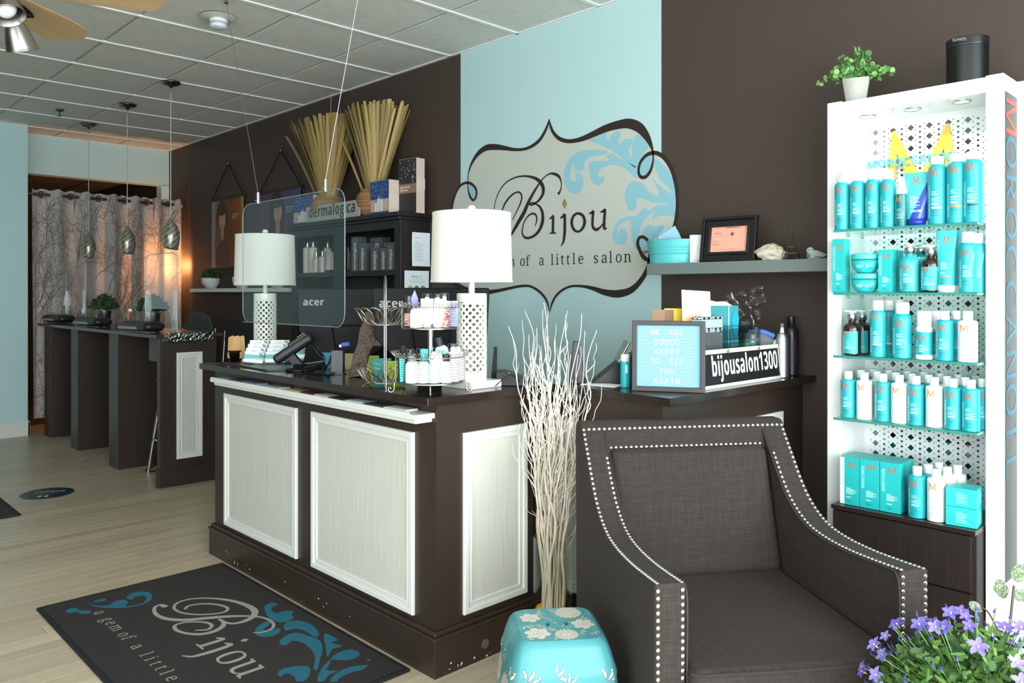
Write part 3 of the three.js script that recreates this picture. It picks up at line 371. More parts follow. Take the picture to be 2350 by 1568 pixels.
// ---------- on the side counter ----------
{
  const lb = thing('letter_board', 'square black framed letter board with pale blue felt and white greeting letters', 'letter board', [-1.637, D, -2.35], rad(29)), fw = 0.256, fh = 0.252; lb.rotation.order = 'YXZ'; lb.rotation.x = -0.05;
  const s = rrect(fw, fh, 0.002); s.holes.push(rrect(fw - 0.034, fh - 0.034, 0.001)); mesh('frame', at(ext(s, 0.02, 0.002), 0, fh / 2, -0.01), std(0x312c2b, 0.4), lb);
  const felt = mesh('felt', span(-fw / 2 + 0.015, fw / 2 - 0.015, 0.015, fh - 0.015, -0.008, -0.004), std(0x5f9fb8, 0.95), lb), gr = []; for (let y = 0.0195; y < fh - 0.018; y += 0.0053) gr.push(span(-fw / 2 + 0.017, fw / 2 - 0.017, y, y + 0.0038, -0.005, -0.0016, 0)); mesh('felt_ridges', gr, std(0x93c4d8, 0.95), felt);
  ['WE  ARE', 'SOOOO', 'HAPPY', 'TO  SEE', 'YOU', 'AGAIN'].forEach((l, i) => { const adv = 0.0195, x0 = -(l.length - 1) / 2 * (l.includes(' ') ? 0.0165 : adv); [...l].forEach((ch, k) => { if (ch === ' ') return; const q = sans.generateShapes(ch, 0.0185), e = new THREE.ExtrudeGeometry(q, { depth: 0.0012, bevelEnabled: false, curveSegments: 6 }); e.computeBoundingBox(); const bx = e.boundingBox; mesh('letter', e.translate(x0 + k * (l.includes(' ') ? 0.0165 : adv) - (bx.max.x + bx.min.x) / 2 - 0.006, 0.2015 - i * 0.0345, -0.0014), C.white, lb); }); });
  mesh('easel_leg', span(-0.02, 0.02, 0, 0.2, -0.03, -0.012), C.black, lb);
  const ss = thing('street_sign', 'black street sign with a white border and white lettering leaning on the counter', 'sign', [-1.572, D, -2.76], PI / 2); ss.rotation.order = 'YXZ'; ss.rotation.x = -0.1;
  const SL = 0.59, SH = 0.142; mesh('border', span(-SL / 2, SL / 2, 0, SH, -0.012, 0, 0.002), std(0xdfe3dc, 0.6), ss); mesh('face', span(-SL / 2 + 0.011, SL / 2 - 0.011, 0.013, SH - 0.016, -0.004, 0.0008), std(0x14181a, 0.5), ss);
  const q = font.generateShapes('bijousalon1300', 0.072), tg = new THREE.ShapeGeometry(q, 8); tg.computeBoundingBox(); const bw = tg.boundingBox.max.x - tg.boundingBox.min.x; tg.translate(-tg.boundingBox.min.x, 0, 0); tg.scale(0.49 / bw, 1.0, 1); mesh('lettering', at(tg, -0.218, 0.045, 0.0012), std(0xeaede8, 0.6), ss);
  for (const x of [-0.1, 0.13]) { mesh('hanger_hole', at(cyl(0.006, 0.006, 0.002, 12), x, SH - 0.012, 0.001, PI / 2), std(0x8d6a4c, 0.9), ss); mesh('hanger_wire', tube([[x, SH - 0.012, 0.003], [x + 0.008, SH + 0.004, 0.004], [x + 0.002, SH + 0.014, -0.004], [x - 0.006, SH + 0.004, -0.012]], 0.0009, 16, 4), C.black, ss); }
  const sc = thing('spray_can', 'brushed silver spray can with a clear cap at the wall end of the counter', 'spray can', [-1.585, D, -3.085]); mesh('can_body', lathe([[0.001, 0], [0.0265, 0], [0.0277, 0.004], [0.0277, 0.158], [0.024, 0.175], [0.019, 0.182], [0.019, 0.186], [0.001, 0.186]], 32), metal(0xc9cbc8, 0.34), sc); mesh('nozzle', cyl(0.009, 0.006, 0.022, 14, 0.186), C.white, sc); mesh('clear_cap', clearCap(0.0185, 0.186, 0.042), C.acrylic, sc);
  const pb = thing('shampoo_bottle', 'large dark purple black bottle behind the silver spray can', 'bottle', [-1.605, D, -3.205]); mesh('bottle_body', bottleGeo(0.032, 0.21, 0.9), std(0x1d1420, 0.3), pb); mesh('cap', capGeo(0.0165, 0.207, 0.044), std(0x1a131c, 0.35), pb); mesh('print', at(cyl(0.0322, 0.0322, 0.1, 20, 0.05, true), 0, 0, 0).scale(1, 1, 1), std(0x231926, 0.4), pb);
  const tc = thing('hair_spray_can', 'small turquoise spray can with a white cap left of the letter board', 'spray can', [-1.824, D, -2.345]); mesh('can_body', lathe([[0.001, 0], [0.0175, 0], [0.0178, 0.003], [0.0178, 0.097], [0.001, 0.1]], 28), std(0x14a7b4, 0.38), tc); mesh('cap', capGeo(0.0168, 0.097, 0.027), C.white, tc); mesh('print', at(new THREE.CylinderGeometry(0.0179, 0.0179, 0.03, 10, 1, true, 0.7, 0.5), 0, 0.07, 0), std(0xbfe6e8, 0.6), tc);
  const wb = thing('lotion_bottle', 'white rounded bottle tucked half behind the letter board frame', 'bottle', [-1.765, D, -2.345], rad(40)); mesh('bottle_body', at(new RoundedBoxGeometry(0.042, 0.072, 0.026, 3, 0.011), 0, 0.036, 0), C.white, wb); mesh('print', span(-0.008, 0.012, 0.015, 0.05, 0.0128, 0.0134), std(0x9da1a3, 0.7), wb);
  solo('paper_sheet', 'white paper edge lying on the counter behind the turquoise can', 'paper', span(-0.08, 0.07, 0, 0.002, -0.05, 0.03), C.paper, [-1.93, D, -2.34], 0.15);
  const pos = thing('pos_tablet', 'black point of sale stand with a tablet seen edge on', 'tablet', [-1.93, D, -2.47], VR); mesh('stand_body', at(ext(shapeOf([[-0.13, 0.0], [0.1, 0.0], [0.14, 0.13], [0.05, 0.125], [-0.02, 0.09]]), 0.1, 0.004), 0, 0.0, -0.05), std(0x111213, 0.45), pos);
  const tg2 = new THREE.Group(); tg2.name = 'tablet_mount'; pos.add(tg2); tg2.position.set(-0.008, 0.124, 0.02); tg2.rotation.z = rad(62); mesh('tablet', at(new RoundedBoxGeometry(0.092, 0.009, 0.13, 3, 0.004), 0, 0, 0), C.steel, tg2); mesh('screen', span(-0.041, 0.041, -0.0052, -0.0045, -0.058, 0.058), C.blackGloss, tg2);
  const fb = thing('file_box', 'dark grey file box with riveted edge holding a patterned box', 'box', [-1.675, D, -2.64], PI / 2); mesh('box_shell', [span(-0.11, 0.08, 0, 0.2, -0.03, 0.03), span(0.08, 0.084, 0, 0.205, -0.031, 0.031)], std(0x525a5c, 0.55), fb); for (const y of [0.12, 0.19]) mesh('rivet', ball(0.003, 0.072, y, 0.0305, 8), C.steel, fb);
  const pat = canvasTex(256, 128, (g, w, h) => { g.fillStyle = '#a9d3d6'; g.fillRect(0, 0, w, h); g.fillStyle = '#15181a'; g.fillRect(0, 26, w, 62); for (let i = 0; i < 5; i++) { const x = i * 56 + 20; g.fillStyle = '#cfe8e8'; g.beginPath(); g.ellipse(x, 57, 20, 28, 0, 0, 7); g.fill(); g.fillStyle = '#24494c'; for (let k = 0; k < 6; k++) { g.beginPath(); g.ellipse(x + 10 * Math.cos(k), 57 + 14 * Math.sin(k), 4, 7, k, 0, 7); g.fill(); } } });
  solo('patterned_box', 'pale turquoise and black patterned box sticking out of the grey file box', 'box', span(-0.075, 0.075, 0, 0.06, -0.02, 0.02), std(0xffffff, 0.7, { map: (pat.wrapS = pat.wrapT = THREE.RepeatWrapping, pat.repeat.set(7, 16), pat) }), [-1.672, D + 0.2, -2.66], PI / 2);
  [['brown kraft folder at the left of the yellow folder', 0x9b7a5e, -1.83, -2.57, 0.285], ['second brown kraft folder next to the yellow folder', 0x8a6c55, -1.81, -2.6, 0.285], ['bright yellow folder standing behind the letter board', 0xf2d43a, -1.79, -2.63, 0.29]].forEach(([l, c, x, z, h], i) => { const o = solo('folder', l, 'folder', i < 2 ? span(-0.03, 0.02, 0, h, -0.004, 0.004) : span(-0.05, 0.05, 0, h, -0.012, 0.012), std(c, 0.7), [x, D, z], rad(40), 'folders behind the letter board'); });
  const pk = canvasTex(512, 700, (g, w, h) => { g.fillStyle = '#f6dfe6'; g.fillRect(0, 0, w, h); for (const [r, c] of [[330, '#f2b48c'], [250, '#f6c93f'], [160, '#f4ecb0']]) { g.fillStyle = c; g.beginPath(); g.ellipse(w / 2 - 20, h + 20, r, r, 0, 0, 7); g.fill(); } g.fillStyle = '#c9aebb'; for (const x of [150, 190, 280, 320, 370]) for (let y = 60; y < (x > 300 ? 220 : 330); y += 9) g.fillRect(x, y, 26, 4); g.fillStyle = '#fff'; g.fillRect(50, 60, 60, 60); g.fillStyle = '#d9d95a'; g.beginPath(); g.ellipse(92, 92, 20, 16, 1, 0, 7); g.fill(); for (const [y, c] of [[390, '#e6a9a8'], [470, '#ee9a6a'], [540, '#f3e7d2'], [610, '#e9dd98']]) { g.fillStyle = c; g.fillRect(220, y, 130, 40); g.strokeStyle = '#b9776a'; g.lineWidth = 4; g.strokeRect(220, y, 130, 40); } });
  const pc = thing('greeting_card', 'pale pink card with orange and yellow arcs leaning behind the letter board', 'card', [-1.7, D + 0.21, -2.63], rad(58)); pc.rotation.order = 'YXZ'; pc.rotation.x = -0.2; pc.rotation.z = -0.06; const cg = new THREE.PlaneGeometry(0.118, 0.165).translate(0, 0.07, 0.0022); mesh('backing', span(-0.059, 0.059, -0.21, 0.1525, -0.001, 0.0015), std(0xecd8d6, 0.7), pc); mesh('print', cg, std(0xffffff, 0.6, { map: pk }), pc);
  const glit = dataTex(256, (x, y) => { const v = hash2(x, y); return mix([30, 122, 130], [150, 214, 214], v > 0.9 ? 0.9 : v * 0.25); }, true, 9);
  const gb = thing('gift_bag', 'glittery turquoise gift bag with white tissue and a blue ribbon', 'gift bag', [-1.705, D, -2.8], rad(70)); mesh('bag_body', span(-0.075, 0.075, 0, 0.3, -0.025, 0.025, 0.002), std(0xffffff, 0.45, { map: glit }), gb); mesh('ribbon', [at(ext(shapeOf(smooth([[0, 0], [0.014, 0.04], [0.016, 0.09], [0, 0.11], [-0.014, 0.085], [-0.01, 0.03]], 4)), 0.004, 0.001), 0.055, 0.17, 0.026)], std(0x1b9cc0, 0.35), gb); mesh('seam', span(0.024, 0.027, 0, 0.3, 0.025, 0.0256), std(0xcfe6e6, 0.5), gb); mesh('tissue', at(ext(shapeOf([[-0.07, 0], [-0.05, 0.022], [-0.02, 0.016], [0.02, 0.018], [0.06, 0]]), 0.02), 0, 0.299, -0.01), C.paper, gb);
  const dwr = thing('drawer_organizer', 'small clear plastic drawer organizer behind the street sign', 'organizer', [-1.7, D, -2.9], PI / 2), fr = phys(0xe4ecec, 0.08, { transmission: 1, thickness: 0, ior: 1.6 }), dc = 0.26;
  mesh('shell', [span(-0.13, 0.11, dc - 0.04, dc - 0.037, -0.06, 0.06), span(-0.13, 0.11, 0, 0.004, -0.06, 0.06), ...[-0.13, -0.012, 0.107].map((x) => span(x, x + 0.004, 0, dc - 0.04, -0.06, 0.06))], fr, dwr);
  for (let i = 0; i < 2; i++) for (let j = 0; j < 4; j++) { const x0 = -0.124 + i * 0.118, y0 = 0.006 + j * 0.053; const d = mesh('drawer', [span(x0, x0 + 0.108, y0, y0 + 0.046, 0.056, 0.059), span(x0, x0 + 0.108, y0, y0 + 0.003, -0.05, 0.056), span(x0, x0 + 0.003, y0, y0 + 0.044, -0.05, 0.056), span(x0 + 0.105, x0 + 0.108, y0, y0 + 0.044, -0.05, 0.056)], fr, dwr); mesh('pull', span(x0 + 0.035, x0 + 0.073, y0 + 0.018, y0 + 0.028, 0.059, 0.065, 0.002), fr, d); }
  solo('green_pouch', 'pale green item lying inside the clear drawers', 'pouch', at(new RoundedBoxGeometry(0.09, 0.035, 0.08, 3, 0.012), 0, 0, 0), std(0x7fc8ac, 0.6), [-1.69, D + 0.135, -2.955], PI / 2);
  const tp = thing('tape_pouch', 'grey and blue rolled pouch with a pale strap behind the sign', 'pouch', [-1.665, D, -3.04], rad(60)); mesh('pouch_body', at(ext(shapeOf(smooth([[-0.07, 0], [0.07, 0], [0.08, 0.1], [0.05, 0.165], [-0.02, 0.185], [-0.075, 0.18]], 4)), 0.06, 0.01), 0, 0, -0.03), std(0x6a6f70, 0.7), tp); mesh('blue_trim', tube([[-0.05, 0.188, 0.0], [0.0, 0.19, 0.02], [0.05, 0.172, 0.03]], 0.012, 16, 6), std(0x4a6fb8, 0.6), tp); mesh('strap', at(ext(shapeOf(smooth([[-0.06, 0.07], [0.03, 0.12], [0.055, 0.16], [0.07, 0.155], [0.05, 0.11], [-0.05, 0.05]], 4)), 0.008, 0.002), 0, 0, 0.032), std(0xb5bab9, 0.6), tp);
  const bg = new THREE.PlaneGeometry(0.2, 0.16, 30, 24), bp = bg.attributes.position; for (let i = 0; i < bp.count; i++) { const x = bp.getX(i), y = bp.getY(i); bp.setXYZ(i, x * (0.55 + (y + 0.08) * 2.4) + 0.05 * (y + 0.08), y + 0.35 * x * (y + 0.08) * 4, 0.012 * Math.sin(x * 70 + y * 40) + 0.008 * Math.sin(x * 33 - y * 90) + 0.006 * Math.sin(y * 120)); } bg.computeVertexNormals();
  solo('plastic_bag', 'crumpled clear plastic bag standing up behind the turquoise gift bag', 'plastic bag', bg, phys(0xf2f5f5, 0.06, { transmission: 1, thickness: 0, ior: 1.7 }), [-1.71, D + 0.285, -3.0], rad(46));
}

// ---------- grey floating shelf and the things on it ----------
{
  const SY = 1.437, shelf = thing('floating_shelf', 'long grey floating shelf on the brown wall beside the mural', 'shelf', [0, 0, 0]);
  mesh('board', span(-2.235, -1.36, 1.386, SY, ZB, -3.035, 0.002), std(0x6f7a77, 0.28), shelf);
  const bk = thing('bucket', 'turquoise oval metal bucket with ribbed bands and a wooden handle grip', 'bucket', [-2.165, SY, -3.135]), bm = std(0x5cc3c6, 0.3), oval = (g) => g.scale(1, 1, 0.62);
  mesh('pail', oval(lathe([[0.001, 0.001], [0.108, 0.001], [0.112, 0], [0.116, 0.05], [0.119, 0.052], [0.119, 0.057], [0.116, 0.059], [0.118, 0.062], [0.12, 0.064], [0.12, 0.068], [0.118, 0.07], [0.127, 0.108], [0.13, 0.11], [0.128, 0.113], [0.125, 0.11], [0.11, 0.004], [0.001, 0.004]], 40)), bm, bk);
  mesh('bail', tube([[-0.128, 0.105, 0], [-0.138, 0.085, 0.01], [-0.14, 0.07, 0.02], [-0.133, 0.06, 0.02]], 0.002, 14, 5), bm, bk); mesh('grip', at(cyl(0.007, 0.007, 0.022, 12, -0.011), -0.138, 0.062, 0.02, 0, 0, PI / 2), std(0x9c5a36, 0.5), bk);
  const fm = phys(0xa9d6ea, 0.9, { transmission: 0.15, thickness: 0 });
  for (const [l, x, r, z] of [['pale blue pleated face mask sticking out of the bucket', 0.0, 0.5, 0.01], ['folded blue face mask behind the other in the bucket', -0.05, 0.75, -0.02]]) { const m = thing('face_mask', l, 'face mask', [-2.15 + x, SY + 0.1, -3.135 + z], 0.1); m.rotation.z = r; const g = []; for (let i = 0; i < 4; i++) g.push(span(-0.048, 0.048, -0.035 + i * 0.024, -0.009 + i * 0.024, i % 2 ? 0.001 : -0.001, i % 2 ? 0.003 : 0.001)); mesh('pleats', g, fm, m); if (x === 0) mesh('ear_loop', tube([[-0.048, 0.058, 0.004], [-0.06, 0.03, 0.008], [-0.058, -0.01, 0.008], [-0.048, -0.033, 0.004]], 0.0018, 20, 5), C.white, m); }
  const fold = new THREE.PlaneGeometry(0.085, 0.128, 6, 4), fp = fold.attributes.position; for (let i = 0; i < fp.count; i++) { fp.setZ(i, 0.008 * Math.sin((fp.getX(i) + 0.04) * 40) + 0.004 * fp.getY(i)); } fold.computeVertexNormals();
  const nt = canvasTex(128, 192, (g) => { g.fillStyle = '#edf1f1'; g.fillRect(0, 0, 128, 192); g.fillStyle = '#a9b0b2'; for (const [x, y, w] of [[60, 42, 10], [82, 42, 14], [44, 86, 14], [50, 94, 40], [22, 170, 80], [40, 178, 50]]) g.fillRect(x, y, w, 2); });
  solo('paper_note', 'curled white paper note standing between the bucket and the picture frame', 'paper', fold, std(0xffffff, 0.9, { map: nt }), [-2.01, SY + 0.065, -3.13], rad(35));
  const fr = thing('picture_frame', 'black picture frame leaning on the shelf with a salmon pink certificate', 'picture frame', [-1.845, SY, -3.1], rad(4)); fr.rotation.order = 'YXZ'; fr.rotation.x = -0.16;
  const ring = (w, h, t, d, b) => { const s = rrect(w, h, 0.002); s.holes.push(rrect(w - 2 * t, h - 2 * t, 0.001)); return at(ext(s, d, b), 0, 0.1, 0); };
  mesh('frame', [ring(0.26, 0.2, 0.014, 0.022, 0.003), ring(0.236, 0.176, 0.024, 0.013, 0.004), ring(0.2, 0.14, 0.013, 0.02, 0.003)], std(0x0e1011, 0.4), fr);
  const ct = canvasTex(512, 340, (g, w, h) => { g.fillStyle = '#eeaa94'; g.fillRect(0, 0, w, h); g.fillStyle = '#5a3d38'; for (const [x, y, l, k] of [[200, 12, 190, 7], [40, 66, 90, 3], [40, 86, 104, 6], [16, 120, 220, 2], [20, 186, 100, 3], [20, 214, 60, 3], [20, 226, 110, 3], [20, 238, 130, 3], [20, 292, 430, 2], [270, 304, 70, 3], [150, 318, 320, 2], [478, 40, 20, 5], [478, 96, 16, 5]]) g.fillRect(x, y, l, k); g.fillStyle = '#3d3230'; g.beginPath(); g.ellipse(292, 100, 14, 20, 0, 0, 7); g.fill(); for (let k = 0; k < 9; k++) { g.beginPath(); g.ellipse(292 + 28 * Math.cos(k * 0.7), 98 + 26 * Math.sin(k * 0.7), 7, 4, k, 0, 7); g.fill(); } });
  mesh('certificate', new THREE.PlaneGeometry(0.176, 0.116).translate(0, 0.1, 0.006), std(0xffffff, 0.3, { map: ct }), fr); mesh('backing', span(-0.125, 0.125, 0.005, 0.195, -0.002, 0.003), C.black, fr); mesh('easel_leg', rod([0, 0.14, -0.002], [0, 0.012, -0.07], 0.006, 6), C.black, fr);
  const rk = new THREE.IcosahedronGeometry(1, 3), rp = rk.attributes.position; for (let i = 0; i < rp.count; i++) { const v = V(rp.getX(i), rp.getY(i), rp.getZ(i)), n = 0.75 + 0.5 * vnoise(v.x * 2.2 + 9, v.y * 2.2 + v.z * 1.7 + 7, 99, 99); const q = V(Math.round(v.x * n * 3.1) / 3.1 * 0.5 + v.x * n * 0.5, v.y * n, v.z * n); rp.setXYZ(i, q.x * 0.063, Math.max(-0.026, q.y * 0.04), q.z * 0.036); }
  rk.computeVertexNormals(); const stone = dataTex(128, (x, y) => mix([226, 220, 203], [168, 152, 122], Math.min(1, Math.max(0, fineN[y * 512 + x * 2] * 1.8 - 0.55))), true);
  solo('rock', 'rough pale quartz rock lying on the grey shelf', 'rock', rk.translate(0, 0.026, 0), std(0xffffff, 0.8, { map: stone, bumpMap: bumpFine, bumpScale: 0.002 }), [-1.645, SY, -3.12], 0.4);
  const et = thing('tower_figurine', 'small dark bronze lattice tower model between the rock and the bird', 'figurine', [-1.565, SY, -3.13], rad(20)), bz = metal(0x5b5042, 0.5), k = [];
  const prof = (y) => 0.031 * Math.pow(1 - Math.min(y, 0.125) / 0.135, 2.1) + 0.0022; for (const [sx, sz] of [[1, 1], [1, -1], [-1, 1], [-1, -1]]) for (let i = 0; i < 12; i++) { const a = i * 0.0104, b = a + 0.0104; k.push(rod([sx * prof(a), a, sz * prof(a)], [sx * prof(b), b, sz * prof(b)], 0.0019 - 0.00008 * i, 5)); if (i > 3 || i === 2) { k.push(rod([sx * prof(a), a, sz * prof(a)], [sx * prof(b), b, -sz * prof(b)], 0.0007, 4), rod([sx * prof(a), a, sz * prof(a)], [-sx * prof(b), b, sz * prof(b)], 0.0007, 4)); } }
  mesh('lattice', k, bz, et); for (const y of [0.028, 0.055, 0.118]) mesh('platform', box(prof(y) * 2.5, 0.004, prof(y) * 2.5, 0, y, 0, 0.001), bz, et); mesh('mast', rod([0, 0.12, 0], [0, 0.143, 0], 0.0012), bz, et);
  for (let i = 0; i < 4; i++) mesh('arch', at(tube([[-0.024, 0.002, 0], [-0.016, 0.018, 0], [0, 0.024, 0], [0.016, 0.018, 0], [0.024, 0.002, 0]], 0.0013, 14, 4), 0, 0, 0.024).rotateY(i * PI / 2), bz, et);
  const bd = thing('bird_figurine', 'small silvery bird ornament with a blue stone at the end of the shelf', 'figurine', [-1.472, SY, -3.13], rad(30)), bt = std(0xb9bdb8, 0.45);
  const body = new THREE.SphereGeometry(1, 24, 16), q = body.attributes.position; for (let i = 0; i < q.count; i++) { const x = q.getX(i), f = x > 0 ? 1 - 0.75 * x * x : 1; q.setXYZ(i, x * (x > 0 ? 0.052 : 0.026), Math.max(-0.016, q.getY(i) * 0.022 * f) + (x > 0 ? 0.002 * x : 0), q.getZ(i) * 0.02 * f); } body.computeVertexNormals();
  mesh('body', [body.translate(0, 0.017, 0), ball(0.0155, -0.012, 0.036, 0, 18)], bt, bd); mesh('beak', at(new THREE.ConeGeometry(0.004, 0.01, 8), -0.02, 0.034, 0.014, 1.2, 0.2, 0.9), std(0xdad5c8, 0.5), bd); for (const e of [-0.006, 0.002]) mesh('eye', ball(0.002, e - 0.013, 0.039, 0.0145, 8), C.black, bd); mesh('blue_stone', ball(0.0065, -0.018, 0.017, 0.013, 10), std(0x2f8a9c, 0.15), bd); mesh('wing', at(ball(1, 0, 0, 0, 14).scale(0.03, 0.009, 0.005), 0.016, 0.018, 0.018, 0, 0, -0.15), std(0xa5aaa6, 0.5), bd);
}
// ---------- bookcase ----------
const BK = { x0: -5.6, x1: -4.185, zf: -3.05, top: 1.825 };
{
  const b = thing('bookcase', 'black brown shelf unit with a molded top holding skin care bottles and boxes', 'bookcase'), m = std(0x1b1716, 0.36), s = (a, c, y0, y1, z0 = ZB, z1 = BK.zf, r = 0.002) => span(a, c, y0, y1, z0, z1, r);
  mesh('top_board', [s(BK.x0 - 0.03, BK.x1 + 0.03, 1.798, BK.top, ZB, -3.0), s(BK.x0 - 0.015, BK.x1 + 0.015, 1.776, 1.8, ZB, -3.02, 0.006)], m, b);
  mesh('side_panel', s(BK.x1 - 0.03, BK.x1, 0, 1.78), m, b); mesh('side_panel', s(BK.x0, BK.x0 + 0.03, 0, 1.78), m, b); mesh('back_panel', s(BK.x0 + 0.02, BK.x1 - 0.02, 0, 1.78, ZB, ZB + 0.01), m, b);
  mesh('front_frame', [s(BK.x1 - 0.065, BK.x1 + 0.004, 0, 1.78, BK.zf - 0.01, BK.zf + 0.012), s(BK.x0 - 0.004, BK.x0 + 0.065, 0, 1.78, BK.zf - 0.01, BK.zf + 0.012), s(-5.0, -4.86, 0, 1.78, BK.zf - 0.02, BK.zf + 0.01), s(BK.x0, BK.x1, 1.722, 1.78, BK.zf - 0.01, BK.zf + 0.011)], m, b);
  for (const y of [1.452, 1.12, 0.75, 0.4]) mesh('shelf', s(BK.x0 + 0.02, BK.x1 - 0.02, y - 0.036, y), m, b); mesh('molding', s(BK.x1 - 0.004, BK.x1 + 0.004, 1.69, 1.78, -3.26, -3.08), m, b);
  // what stands on its middle shelf
  const y = 1.452, dark = canvasTex(96, 384, (g) => { g.fillStyle = '#5b6163'; g.fillRect(0, 0, 96, 384); g.save(); g.translate(66, 372); g.rotate(-PI / 2); g.fillStyle = '#dfe3e3'; g.font = 'bold 52px sans-serif'; g.fillText('dermalogica', 0, 0, 330); g.restore(); }), sideM = std(0x4c5254, 0.4), face = std(0xffffff, 0.4, { map: dark });
  const B = (x, w, h, l, z = -3.075) => { const t = thing('product_box', l, 'box', [x, y, z], 0, 'dark grey boxes on the bookcase shelf'); mesh('carton', span(-w / 2, w / 2, 0, h, -0.07, 0, 0.001), sideM, t); mesh('front_print', new THREE.PlaneGeometry(w * 0.96, h * 0.98).translate(0, h / 2, 0.0006), face, t); if (h < 0.12) mesh('blue_stripe', span(-0.018, 0.018, 0.006, 0.012, 0.0005, 0.001), std(0x2f7fb0, 0.5), t); };
  B(-4.775, 0.085, 0.243, 'tallest dark grey box, leftmost in the right compartment'); B(-4.68, 0.085, 0.195, 'dark grey box right of the tallest one, lettering facing out'); B(-4.62, 0.15, 0.235, 'wide dark grey box at the back behind the two left boxes', -3.15); B(-4.53, 0.09, 0.16, 'short dark grey box third from the left on the right side'); B(-4.47, 0.13, 0.195, 'dark grey box at the back in the middle of the right compartment', -3.15); B(-4.43, 0.075, 0.15, 'dark grey box fourth from the left, right compartment'); B(-4.345, 0.08, 0.168, 'dark grey box next to the smallest boxes, right compartment'); B(-4.268, 0.062, 0.112, 'small dark grey box with a blue line near the right frame', -3.07);
  B(-4.225, 0.05, 0.112, 'smallest dark grey box against the right frame', -3.07);
  
  const cream = std(0xc3bcb2, 0.5), greyB = std(0xa9a7a4, 0.35);
  const T = (x, r, h, cap, l, kind, z = -3.1) => { const t = thing(kind, l, 'bottle', [x, y, z], 0, 'pale bottles on the bookcase shelf'); if (kind === 'skin_tube') { mesh('tube_body', tubeShape(r * 2.1, h, r * 1.3, 0.02), cream, t); mesh('cap', capGeo(r * 0.7, 0, 0.022), C.acrylic, t); } else { mesh('bottle_body', bottleGeo(r, h, 0.4), kind === 'skin_bottle' ? cream : greyB, t); mesh('cap', clearCap(r * 0.8, h, cap), C.acrylic, t); mesh('pump', cyl(r * 0.35, r * 0.3, cap * 0.7, 10, h), C.steel, t); } };
  T(-5.47, 0.034, 0.2, 0.045, 'tall pale bottle with a clear cap, leftmost on the left shelf', 'skin_bottle'); T(-5.385, 0.034, 0.2, 0.045, 'second tall pale bottle with a clear cap on the left shelf', 'skin_bottle'); T(-5.31, 0.032, 0.195, 0.045, 'third tall bottle with a clear cap, standing at the back', 'skin_bottle', -3.18); T(-5.305, 0.026, 0.12, 0.05, 'short grey pump bottle in front of the third tall bottle', 'pump_bottle', -3.08); T(-5.235, 0.028, 0.125, 0.05, 'second short pump bottle on the left shelf', 'pump_bottle', -3.09); T(-5.165, 0.034, 0.165, 0, 'wide pale squeeze tube beside the short pump bottles', 'skin_tube'); T(-5.095, 0.03, 0.15, 0, 'pale squeeze tube in the middle of the left shelf', 'skin_tube'); T(-5.04, 0.02, 0.1, 0.03, 'small pale bottle between two tubes on the left shelf', 'pump_bottle'); T(-4.985, 0.03, 0.18, 0, 'pale squeeze tube near the divider, left shelf', 'skin_tube', -3.14); T(-5.06, 0.026, 0.155, 0.03, 'pale pump bottle behind the small one near the divider', 'skin_bottle', -3.2);
  solo('terracotta_pot', 'rust brown round pot on the lower bookcase shelf seen through the guard', 'pot', lathe([[0.001, 0], [0.05, 0], [0.062, 0.1], [0.066, 0.1], [0.066, 0.12], [0.058, 0.12], [0.05, 0.01], [0.001, 0.01]], 24), std(0x7d4a34, 0.75), [-5.49, 1.12, -3.13]);
  // on top
  const yt = BK.top, navy = (k) => canvasTex(256, 256, (g, w, h) => { g.fillStyle = k ? '#2a2a2c' : '#1d4c86'; g.fillRect(0, 0, w, h); for (let i = 0; i < 60; i++) { g.fillStyle = i % 3 ? '#caa98f' : '#d9d5cf'; const r = rnd(1.5, 4.5); g.beginPath(); g.arc(rnd(w), rnd(k ? 150 : 120), r, 0, 7); g.fill(); } if (!k) { g.fillStyle = '#c9ab9d'; g.fillRect(0, 140, w, 96); g.fillStyle = '#e6e8e6'; for (const [x, y0, ww] of [[60, 150, 34], [100, 118, 34], [142, 130, 34]]) { g.fillRect(x, y0 + 14, ww, 220 - y0); g.fillStyle = '#8b8f90'; g.fillRect(x + 6, y0 - 6, ww - 12, 20); g.fillStyle = '#e6e8e6'; } g.fillStyle = '#f3dfd4'; for (let y = 160; y < 220; y += 12) g.fillRect(190, y, 46, 3); } else { g.fillStyle = '#8c6f5d'; g.fillRect(0, 118, w, 44); g.fillStyle = '#f0e8e0'; g.font = 'bold 34px sans-serif'; g.fillText('12', 24, 152); g.font = 'bold 13px sans-serif'; g.fillText('DAYS TO GLOW', 70, 138, 120); g.fillRect(70, 146, 70, 4); } });
  const nb = std(0xffffff, 0.5, { map: navy(0) }), kb = std(0xffffff, 0.5, { map: navy(1) }), pink = std(0xd8c3b4, 0.6), blueS = std(0x1d4c86, 0.5);
  const gift = (l, x, z, w, h, d, m, turn, band) => { const t = thing('gift_box', l, 'box', [x, yt, z], turn, 'gift boxes on top of the bookcase'); mesh('carton', span(-w / 2, w / 2, 0, h, -d, 0, 0.001), pink, t); mesh('front_print', new THREE.PlaneGeometry(w * 0.99, h * 0.99).translate(0, h / 2, 0.0008), m, t); mesh('band', span(-w / 2 - 0.001, w / 2 + 0.002, band[0], band[1], -d - 0.001, 0.0002), std(0xdccbbd, 0.6), t); if (m === nb) mesh('foot_strip', span(-w / 2 + 0.001, w / 2 - 0.001, 0.001, 0.018, -d + 0.001, 0.0015), blueS, t); };
